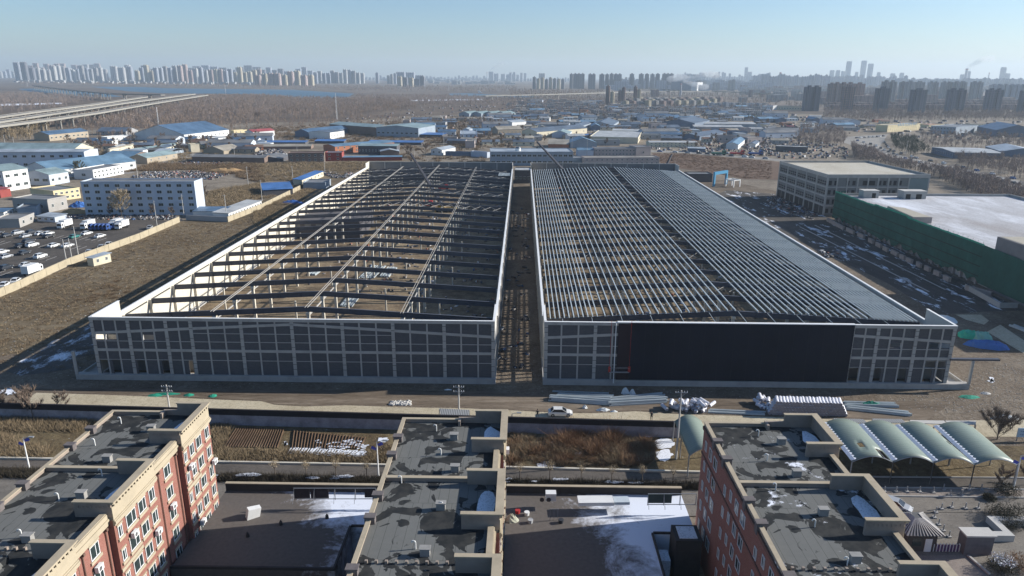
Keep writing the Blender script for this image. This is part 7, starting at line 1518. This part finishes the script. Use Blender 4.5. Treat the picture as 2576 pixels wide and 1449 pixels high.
# road traffic on the right
g_ = random.Random(21); ordn = ['first', 'second', 'third', 'fourth', 'fifth', 'sixth', 'seventh', 'eighth', 'ninth', 'tenth', 'eleventh', 'twelfth', 'thirteenth', 'fourteenth', 'fifteenth', 'sixteenth', 'seventeenth', 'eighteenth', 'nineteenth', 'twentieth']
def roadcars(k, pts, n, off, nm):
    P = [GZ(k, *p) for p in pts]; seg = [(q-p).length for p, q in zip(P[:-1], P[1:])]; T = sum(seg)
    for i in range(n):
        s = T*(i+.5+g_.uniform(-.3, .3))/n; j = 0
        while s > seg[j]: s -= seg[j]; j += 1
        d = (P[j+1]-P[j]).normalized(); nn = Vector((-d.y, d.x, 0)); q = P[j]+d*s+nn*off; c = g_.choice(['white', 'white', 'silver', 'dark', 'black', 'blue']); q.z = .12
        car(q, math.atan2(d.y, d.x)+(math.pi if off < 0 else 0), c, '%s car, %s along the %s from the junction' % (c, ordn[i], nm), g_.random() < .3, 'cars on the main road')
rp = [(880, 830), (1060, 880), (1200, 950), (1400, 1030), (1750, 1110), (2100, 1190), (2560, 1290)]
roadcars(D_, rp, 18, 4, 'near lane of the right main road'); roadcars(D_, [(1190, 840), (1260, 930), (1500, 1005), (1900, 1085), (2500, 1215)], 16, 0, 'kerb side row of the right main road'); roadcars(D_, [(900, 810), (1120, 800), (1200, 790)], 8, 0, 'crossing')
roadcars(C_, [(1450, 940), (1900, 962), (2574, 1015)], 10, 0, 'pale road behind the field')
for i, (x, c, l) in enumerate(((2060, 'green_', 'green'), (2240, 'red', 'red'), (2420, 'blue', 'blue'))):
    P = GZ(C_, x, 975); CARCOL.setdefault('green_', (.03, .15, .1)); t = truck_proto(False, c, l+' lorry parked on the pale road behind the field'); t.location = P; t.rotation_euler = (0, 0, HYAW); t.scale = (1.7, 1.3, 1.5)
# ================================================================== MATERIAL STORES IN FRONT OF THE RIGHT HALL
ROLLM = mat('insulation_wrap', (.72, .72, .76), .15, 1.5, .6, objvar=.12); ROLLC = mat('insulation_core', (.26, .25, .28), .3, 4, .9)
def roll_mesh(L, r=.33, n=12):
    b = MB(); rng_ = random.Random(1); rings = 7; vs = []
    for j in range(rings):
        y = L*j/(rings-1)
        for i in range(n): a = 2*math.pi*i/n; k = r*(1+rng_.uniform(-.05, .04)); vs.append((math.cos(a)*k, y, math.sin(a)*k+r))
    b.add(vs, [(j*n+i, j*n+(i+1) % n, (j+1)*n+(i+1) % n, (j+1)*n+i) for j in range(rings-1) for i in range(n)])
    for j in (0, rings-1): b.mat(1).add([vs[j*n+i] for i in range(n)], [tuple(range(n))]).mat(0)
    return b.mesh('insulation_roll', [ROLLM, ROLLC])
RM = roll_mesh(2.6)
A0, A1 = gz(T7, 255, 340), gz(T7, 985, 358); du = (A1-A0); Lr = du.length; du.normalize(); ra = math.atan2(du.y, du.x); nr = int(Lr/.6)
rl = ['bottom', 'second', 'third', 'fourth', 'top']
for lay in range(5):
    for i in range(nr-lay):
        P = A0+du*(.33+i*.6+lay*.3); P.z = .12+lay*.53
        o = link('insulation_roll', RM, None, P+Vector((0, random.uniform(-.12, .12), 0)), ra+R(-14)+random.uniform(-.03, .03)); o['label'] = 'white wrapped insulation roll in the %s layer of the long neat stack' % rl[lay]; o['category'] = 'insulation roll'; o['group'] = 'rolls in the long neat stack'
for (c, n, l) in ((gz(T7, 225, 290), 14, 'left end of the neat stack'), (gz(S6, 1830, 318), 34, 'loose heap left of the neat stack')):
    for i in range(n):
        sp = (1.2, 1.6) if n == 14 else (4.2, 1.3); P = c+Vector((random.gauss(0, sp[0]*.5), random.gauss(0, sp[1]*.5)+.5, .12+random.choice((0, 0, .5, 1.0 if n == 34 else .9)))); o = link('insulation_roll', RM, None, P, random.uniform(-.9, .9)); o.rotation_euler = (random.uniform(-.15, .2), random.uniform(-.2, .2), random.uniform(-.9, .9)); o.scale = (1, .75, 1)
        o['label'] = 'crumpled white insulation roll in the '+l; o['category'] = 'insulation roll'; o['group'] = 'rolls in the '+l
CB = MB(); CB.box(0, 0, 0, 1, .26, .02).box(0, 0, .02, 1, .02, .24).box(0, 0, .24, 1, .14, .26)
CBM = CB.mesh('steel_purlin', PURL); STL = mat('stacked_steel', (.5, .56, .58), .35, 1.0, .45, .1); CBM.materials[0] = STL
def stack(P, Q, rows, lays, label, jit=.04, dz=.26, mesh=None):
    d = Q-P; L = d.length; a = math.atan2(d.y, d.x)
    for k in range(lays):
        for i in range(rows):
            if k == lays-1 and i % 3 == 2: continue
            nn = Vector((-math.sin(a), math.cos(a), 0)); p = P+nn*(i*.3+k*.05)+Vector((d.x/L, d.y/L, 0))*random.uniform(-.4, .4); p.z = .12+k*dz
            o = link('steel_purlin', mesh or CBM, None, p, a+random.gauss(0, jit*.15)); o.scale = (L, 1, 1); o['label'] = label; o['category'] = 'steel section'; o['group'] = label
stack(gz(S6, 575, 215), gz(S6, 1130, 255), 6, 3, 'long pale steel section in the left bundle before the right hall')
stack(gz(S6, 640, 185), gz(S6, 1150, 205), 5, 2, 'bluish steel section lying behind the left bundle')
stack(gz(S6, 1120, 262), gz(S6, 1640, 232), 5, 3, 'steel section in the slanting bundle right of the left bundle')
stack(gz(S6, 1150, 225), gz(S6, 1620, 180), 5, 2, 'steel section in the rear slanting bundle')
stack(gz(S6, 2015, 322), gz(S6, 2530, 345), 5, 1, 'steel section lying flat between the roll heaps')
stack(gz(T7, 960, 292), gz(T7, 1545, 355), 5, 2, 'steel section in the right bundle beside the neat roll stack')
stack(gz(T7, 960, 262), gz(T7, 1430, 275), 5, 2, 'steel section in the rear right bundle beside the green net')
stack(gz(S6, 580, 130), gz(S6, 1090, 150), 1, 1, 'single steel section lying in the shade of the right hall')
stack(GZ(FD, 2430, 415), GZ(FD, 2600, 480), 6, 2, 'dark pipe in the bundle at the right edge')
NETG = mat('green_net_heap', (.02, .26, .17), .4, 2, .8); BAGW = mat('white_sacks', (.72, .74, .72), .2, 2, .7)
for i, (k, x, y, rx, ry, h, m, l, f) in enumerate(((FD, 2045, 525, 3.0, 1.6, 1.6, mat('green_tarp', (.03, .42, .28), .2, 1, .6), 'bright green tarpaulin heap right of the right hall', 1), (FD, 2155, 545, 2.2, 1.6, 1.8, mat('pale_green_tarp', (.2, .45, .38), .2, 1, .6), 'pale green tarpaulin between the green and blue heaps', 1), (FD, 2205, 618, 4.6, 1.7, 1.5, mat('blue_tarp', (.05, .15, .42), .25, .8, .6), 'blue tarpaulin heap right of the right hall', 1), (FD, 1800, 345, 2.6, 3.2, .9, BAGW, 'white sack heap behind the right corner of the right hall', 1), (FD, 2385, 1320, 2.6, 1.0, .7, BAGW, 'white sacks lying near the right edge of the pale road', 1), (FD, 2030, 1110, 2.0, .9, .3, NETG, 'dark green net thrown down at the corner of the right hall', 1), (FD, 1060, 1195, 2.7, .7, .9, NETG, 'bright green net on the right steel bundle', 1), (FD, 2195, 1075, 1.0, .6, .3, CON2, 'pale round slab lying right of the right hall', 1), (FA, 1520, 1095, 1.5, .7, .25, NETG, 'green net on the verge before the left hall, left piece', 1), (FA, 1640, 1080, 2.5, .6, .25, NETG, 'green net on the verge before the left hall, long middle piece', 1), (FA, 1855, 1092, 1.0, .7, .3, NETG, 'green net on the verge before the left hall, third piece', 1), (FA, 2090, 1100, .8, .8, .3, NETG, 'green net on the verge before the left hall, right piece', 1), (FC, 1142, 1075, .9, .6, 1.2, BAGW, 'larger white sack in the shade of the navy cladding', 1), (FC, 1210, 1080, .7, .5, 1.0, BAGW, 'smaller white sack in the shade of the navy cladding', 1), (FC, 745, 1218, .5, .4, .6, BAGW, 'small white bag before the left steel bundle', 1), (FC, 925, 1240, 1.3, .5, .5, BAGW, 'torn white wrapping before the slanting steel bundle', 1), (FC, 1030, 1255, .7, .3, .3, BAGW, 'pinkish white wrapping scrap on the pale road edge', 1), (FB, 1900, 1040, .8, .2, .2, BAGW, 'small white lid on the shaded ground by the alley', 1))):
    mound('tarpaulin_heap' if 'tarp' in l else ('net_heap' if 'net' in l else ('stone_slab' if 'slab' in l else 'sack_heap')), GZ(k, x, y), rx, ry, h, m, l, 'heap', 50+i, 16, -.35 if k == FD and i < 3 else 0, 5.0 if i < 3 else 1.7)
mound('tarpaulin_heap', GZ(Q1, 370, 530), 6, 2.5, 1.6, MT['blue_tarp'], 'blue tarpaulin heap in the scrub beside the left hall', 'heap', 80)
# rope hung work platform on the right hall front
P, Q = GZ(FC, 985, 862), GZ(FC, 1178, 862)
t = thing('work_platform', 'hanging work platform with red ropes at the left edge of the navy cladding', 'work platform', (0, 0, 0)); t.parent = None
yb = HY0-1.1; 
def onfront(u, v):                                       # point on the plane just before the right hall front
    d = fw+cr*((u-1288)/FPX)-cu*((v-724.5)/FPX); s = (HY0-1.0-0*0)/d.y; return Vector((d.x*s, d.y*s, CH+d.z*s))
a, c = onfront(*Z(*FC, 985, 862)), onfront(*Z(*FC, 1178, 862)); t.location = a; REDR = mat('red_rope', (.4, .05, .04), .2, 2)
b = MB(); b.bar((0, 0, 0), c-a, .5, .12); b.bar((0, -.3, .9), c-a+Vector((0, -.3, .9)), .05); b.bar((0, .3, .9), c-a+Vector((0, .3, .9)), .05); b.build('deck', METAL, t)
for p in (Vector((0, 0, 0)), c-a):
    b = MB(); b.bar(p, p+Vector((0, 0, 1.2)), .5, .06); b.build('end_frame', REDR, t); b = MB(); b.cyl(p+Vector((0, 0, 1.2)), (p.x, p.y, HT-a.z+.6), .035, n=5); b.build('rope', REDR, t)
b = MB(); q = onfront(*Z(*FC, 1045, 600))-a; b.cyl((q.x, .2, -2.5), (q.x, .2, HT-a.z), .09, n=6); b.build('drain_hose', WHITE, t)
# ================================================================== INSIDE THE HALLS
b = MB(); bb = thing('inner_store', 'dark panelled two storey store standing inside the left hall', 'store', GZ(Q1, 345, 870), HYAW)
b.box(0, 0, 0, 27, 26, 6.6); b.build('wall', mat('inner_panels', (.1, .095, .1), .25, .6), bb); b = MB(); b.box(0, 0, 6.6, 27, 26, 6.75); b.build('roof', mat('inner_roof', (.13, .12, .12), .2, .3), bb)
for i in range(6): b = MB(); b.box(2+i*4.2, -.05, 3.9, 4.4+i*4.2, .02, 5.6); b.build('opening', CREAMC if i in (3, 4) else MT['back_panels'], bb)
def crane(base, tipuv, dy, col, label, body=True):
    P = GZ(*base); d = fw+cr*((tipuv[0]-1288)/FPX)-cu*((tipuv[1]-724.5)/FPX); s = (P.y+dy)/d.y; T = Vector((d.x*s, d.y*s, CH+d.z*s))-P; t = thing('mobile_crane', label, 'crane', P)
    m = mat('crane_'+label[:6], col, .2, 1, .5); dk = mat('crane_boom', (.06, .06, .07), .2, 1, .5)
    if body:
        b = MB(); b.box(-5, -1.4, .9, 5, 1.4, 1.9); b.build('chassis', m, t); b = MB(); b.box(2.6, -1.3, 1.9, 5, 1.3, 3.1); b.build('cab', m, t); b = MB(); b.box(-3.4, -1.3, 1.9, -.4, 1.3, 3.4); b.build('slew_body', m, t)
        for x in (-3.8, -2.2, 2, 3.6):
            for y in (-1.2, 1.2): b = MB(); b.cyl((x, y-.2, .6), (x, y+.2, .6), .6, n=12); b.build('wheel', TYRE, t)
        for x in (-4.6, 1.5): b = MB(); b.bar((x, -3, .7), (x, 3, .7), .3); b.build('outrigger', m, t)
    r0_ = Vector((-1.5, 0, 3)); b = MB(); b.bar(r0_, r0_.lerp(T, .45), 1.4, 1.2); b.bar(r0_.lerp(T, .45), r0_.lerp(T, .75), 1.1, 1.0); b.bar(r0_.lerp(T, .75), T, .8, .8); b.build('boom', dk, t)
    b = MB(); b.bar(T, T+Vector((.2, 0, -3)), .1); b.box(T.x-.3, T.y-.3, T.z-3.6, T.x+.5, T.y+.3, T.z-3); b.build('hook', dk, t)
crane((Q1, 1880, 610), Z(*Q1, 1535, 40), 25, (.5, .3, .02), 'yellow mobile crane inside the left hall with a dark boom raised to the left')
crane((C_, 700, 1330), Z(*C_, 275, 840), 20, (.45, .3, .05), 'second mobile crane inside the right hall with a long dark boom leaning left')
crane((C_, 1500, 1260), Z(*C_, 1600, 965), 8, (.4, .1, .05), 'small crane with a thin boom in the far right corner of the right hall')
for i, (k, x, y, l) in enumerate(((Q1, 1700, 560, 'red telehandler left of the yellow crane'), (Q1, 1860, 395, 'red lorry deep inside the left hall'))):
    P = GZ(k, x, y); t = thing('site_vehicle', l, 'site vehicle', P); m = mat('machine_red', (.45, .04, .05), .2, 1, .5)
    b = MB(); b.box(-2.8, -1.1, .7, 2.8, 1.1, 1.8); b.build('body', m, t); b = MB(); b.box(.6, -1, 1.8, 2.4, 1, 2.9); b.build('cab', m, t)
    for sx in (-1.8, 1.8):
        for sy in (-1, 1): b = MB(); b.cyl((sx, sy*.9, .55), (sx, sy*1.2, .55), .55, n=10); b.build('wheel', TYRE, t)
for i, (k, p, q, rws, ly, l) in enumerate(((FB, (960, 225), (1040, 125), 12, 2, 'steel section in the stack on the floor of the left hall, nearest the front'), (Q1, (1170, 1270), (1290, 1150), 16, 1, 'steel section spread in the middle of the left hall floor'), (Q1, (600, 1240), (680, 1180), 9, 2, 'steel section in the small stack left of the middle column row'), (Q1, (1320, 1260), (1400, 1170), 10, 2, 'steel section in the pale stack beside the middle spread'))):
    P, Q = GZ(k, *p), GZ(k, *q); stack(P, Q, rws, ly, l, dz=.3)
clutter('hall_clutter', zp(Q1, [(1150, 760), (1500, 760), (1480, 930), (1100, 900)]), 160, .8, 'stores and sacks on the floor of the left hall')
clutter_rects = PLACED[:]; PLACED.pop(0)
hallp = lambda xa, ya, xb, yb, o: [((o+x)*math.cos(HYAW)-(HY0+y)*math.sin(HYAW), (o+x)*math.sin(HYAW)+(HY0+y)*math.cos(HYAW)) for x, y in ((xa, ya), (xb, ya), (xb, yb), (xa, yb))]
for o_, r_, n_, l_ in ((-86.1, (22, 60, 60, 250), 420, 'building material strewn over the left hall floor'), (-86.1, (62, 4, 79, 260), 220, 'building material in the shaded side of the left hall'), (4.78, (2, 3, 79, 265), 520, 'building material strewn over the right hall floor')):
    P = rnd_in(hallp(*r_, o_), n_); P[:, 2] = .12; S = np.column_stack([.3+rng.random(n_)*1.5, .2+rng.random(n_)*.8, .1+rng.random(n_)*.6]); o = link('hall_clutter', scatter_mesh('hall_clutter', [(CUBEV, CUBEF)], P, S, SCR, 4)); o['kind'] = 'stuff'; o['label'] = l_; o['category'] = 'building material'
P = rnd_in(hallp(36, 1.2, 44, 9, 4.78), 260); P[:, 2] = .12; S = np.column_stack([.3+rng.random(260)*.8, .2+rng.random(260)*.6, .1+rng.random(260)*1.2]); o = link('sack_heap', scatter_mesh('sack_heap', [(CUBEV, CUBEF)], P, S, BAGW, 4)); o['kind'] = 'stuff'; o['label'] = 'white packed goods just inside the front of the right hall'; o['category'] = 'sacks'
lk = bld('link_building', 'dark link building joining the two halls at the far end of the alley', GZ(C_, 52, 1250), GZ(C_, 212, 1252), 14, top(GZ(C_, 130, 1250), Z(*C_, 0, 1128)[1]), 'dark', 'pale', 'flat', over=.1, win_f=(4, 1, 1.6))
P = rnd_in([(-3.6, 140), (3.6, 140), (8, 330), (0, 330)], 80); P[:, 2] = .12; S = np.column_stack([.3+rng.random(80)*1.6, .2+rng.random(80)*.9, .1+rng.random(80)*.5]); o = link('alley_clutter', scatter_mesh('alley_clutter', [(CUBEV, CUBEF)], P, S, SCR, 4)); o['kind'] = 'stuff'; o['label'] = 'scaffold parts and boards lying along the alley'; o['category'] = 'building material'
# concrete blocks and low walls before the netted building
blocks = [(640, 705, 800, 790), (830, 800, 900, 835), (940, 850, 1000, 880), (1050, 905, 1090, 930), (1120, 945, 1165, 970), (1190, 985, 1235, 1010), (1270, 1020, 1330, 1055), (1355, 1065, 1400, 1090), (1420, 1100, 1470, 1125), (1520, 1140, 1555, 1165), (1600, 1180, 1645, 1205), (1690, 1225, 1745, 1250), (1785, 1275, 1840, 1305), (2000, 1380, 2250, 1449)]
for i, (x0, y0, x1, y1) in enumerate(blocks):
    P, Q = GZ(Q3, x0, y0), GZ(Q3, x1, y1); o = Vector((P.x, P.y, 0)); b = MB(); b.bar((0, 0, .8), (Q.x-P.x, Q.y-P.y, .8), .8, 1.6); k = b.build('concrete_barrier', mat('barrier_concrete', (.34, .29, .26), .25, .5), loc=o)
    k['label'] = 'concrete barrier before the netted building, %s from the far end' % (ordn[i]); k['category'] = 'barrier'; k['group'] = 'concrete barriers before the netted building'
w = wallrun('low_wall', 'low concrete wall ending in a corner by the netted building', [GZ(FD, 1990, 45), GZ(FD, 2330, 235), GZ(FD, 2505, 235)], 1.6, CON)
# ---- bushes and small things around the plaza
EV = mat('evergreen_bush', (.05, .048, .03), .4, 1, .95)
for i, (x, y, r, sn, l) in enumerate(((2330, 880, 2.2, 0, 'dark bush beside the blue board at the plaza edge'), (2500, 900, 2.6, 0, 'dark bush at the right edge above the planter'), (2420, 960, 2.0, 0, 'low dark bush behind the planter wall'), (2340, 1400, 2.0, 1, 'dark bush with snow on it at the lower right'), (2520, 1380, 2.2, 0, 'reddish bush at the lower right edge'), (2230, 700, 1.0, 0, 'low dark bush at the end of the right median'), (2400, 650, 2.0, 0, 'long dark bush on the right median'))):
    P = GZ(FI, x, y); t = thing('bush', l, 'bush', P); V, F = leafball(1500, r, .11, .55, .35, .3, 60+i); V[:, 2] += r*.4; V[:, 2] = np.maximum(V[:, 2], .02); link('foliage', npmesh('foliage', V, F, RUST if 'reddish' in l else EV), t)
    b = MB(); b.cyl((0, 0, 0), (0, 0, r*.6), .08, .04, 5); b.build('stem', BARK, t)
    if sn: V, F = leafball(260, r*.8, .13, .35, .5, .1, 90); V[:, 2] += r*.85; link('snow', npmesh('snow', V, F, SNOWM), t)
V5b = tree_proto(31, 'wide bare shrub right of the green canopies', 'shrub', GZ(T7, 2330, 560, 0, F3), TWIG, h=4.5, spread=.75, twigs=2600, tw=.03, tl=1.0, nb=26, low=.05); V5b.name = 'bare_shrub'
dup(Tm, GZ(FI, 2345, 600), .4, .42, label='small bare tree on the right median beside the street lamp')
dup(Tm, GZ(FI, 2600, 560), .4, .5, label='bare tree at the right edge of the median')
for i, (x, y, s) in enumerate(((60, 1290, .55), (240, 1280, .6), (620, 1290, .5), (330, 1340, .7))): dup(Tm, GZ(FA, x, y), i*2.0, s, label='thin bare tree in the weeds left of the brick block, %s from the left' % ordn[(0, 1, 3, 2)[i]])
P = GZ(FI, 2490, 130); t = thing('notice_board', 'pale blue notice board with two lines of small writing at the right edge', 'sign', P, HYAW); BLB = mat('pale_blue_board', (.45, .58, .68), .05, 1, .6)
b = MB(); b.box(0, 0, .9, 4.6, .12, 2.6); b.build('board', BLB, t)
for s in (.2, 4.3): b = MB(); b.box(s, .13, 0, s+.12, .25, 2.4); b.build('post', METAL, t)
b = MB()
for r, (n, z) in enumerate(((9, 1.95), (11, 1.35))):
    for i in range(n): x = .5+i*.33; b.box(x, -.02, z, x+.22, -.004, z+.05); b.box(x+.08, -.02, z-.1, x+.12, -.004, z+.14) if i % 2 else b.box(x, -.02, z+.12, x+.2, -.004, z+.16)
b.build('lettering', mat('dark_blue_letters', (.05, .08, .25), .1, 1), t)
P = GZ(FE, 2430, 905, 4.5); t = thing('broken_cabinet', 'tilted white cabinet lying on the left podium roof', 'cabinet', P, .6); b = MB(); b.add([(0, 0, 0), (1.6, 0, 0), (1.6, .9, 0), (0, .9, 0), (.3, 0, 1.4), (1.9, 0, 1.2), (1.9, .9, 1.2), (.3, .9, 1.4)], [(0, 3, 2, 1), (4, 5, 6, 7), (0, 1, 5, 4), (1, 2, 6, 5), (2, 3, 7, 6), (3, 0, 4, 7)]); b.build('body', PW, t)
mound('covered_heap', GZ(FH, 25, 900, 4.5)+Vector((0, 0, 0)), .9, .7, .9, mat('tan_cloth', (.42, .42, .33), .2, 2), 'tan cloth heap on the right podium roof beside the middle block', 'heap', 91).location.z = 4.5
for i, (x, y, c, l) in enumerate(((85, 830, 'red', 'small red bucket on the right podium roof'), (175, 850, 'white', 'white bundle on the right podium roof'), (210, 925, 'silver', 'yellowish box on the right podium roof'), (510, 925, 'dark', 'dark box on the right podium roof'))):
    P = GZ(FH, x, y, 4.5); b = MB(); b.cyl((0, 0, 0), (0, 0, .5), .3, .36, 10); o = b.build('bucket', mat('bucket_'+c, CARCOL[c]), loc=P); o['label'] = l; o['category'] = 'bucket'
t = thing('wire_rack', 'thin metal drying rack on the right podium roof', 'rack', GZ(FH, 440, 900, 4.5)); b = MB()
for x in (-.5, 0, .5): b.bar((x, 0, 0), (x, 0, 1.7), .04)
b.bar((-.6, 0, 1.65), (.6, 0, 1.65), .04); b.build('rods', METAL, t)
# ================================================================== HAZE
hm = bpy.data.materials.new('haze'); hm.use_nodes = True; t_ = hm.node_tree; t_.nodes.clear()
pv = t_.nodes.new('ShaderNodeVolumePrincipled'); pv.inputs['Density'].default_value = 9.5e-5; pv.inputs['Color'].default_value = (.74, .88, 1.0, 1); pv.inputs['Anisotropy'].default_value = .2
ou = t_.nodes.new('ShaderNodeOutputMaterial'); t_.links.new(pv.outputs[0], ou.inputs['Volume'])
b = MB(); b.box(-15100, -400, -1.5, 15100, 15100, 330); hz = b.build('haze', hm); hz['kind'] = 'stuff'; hz['label'] = 'thin blue winter haze over the whole plain'; hz['category'] = 'haze'
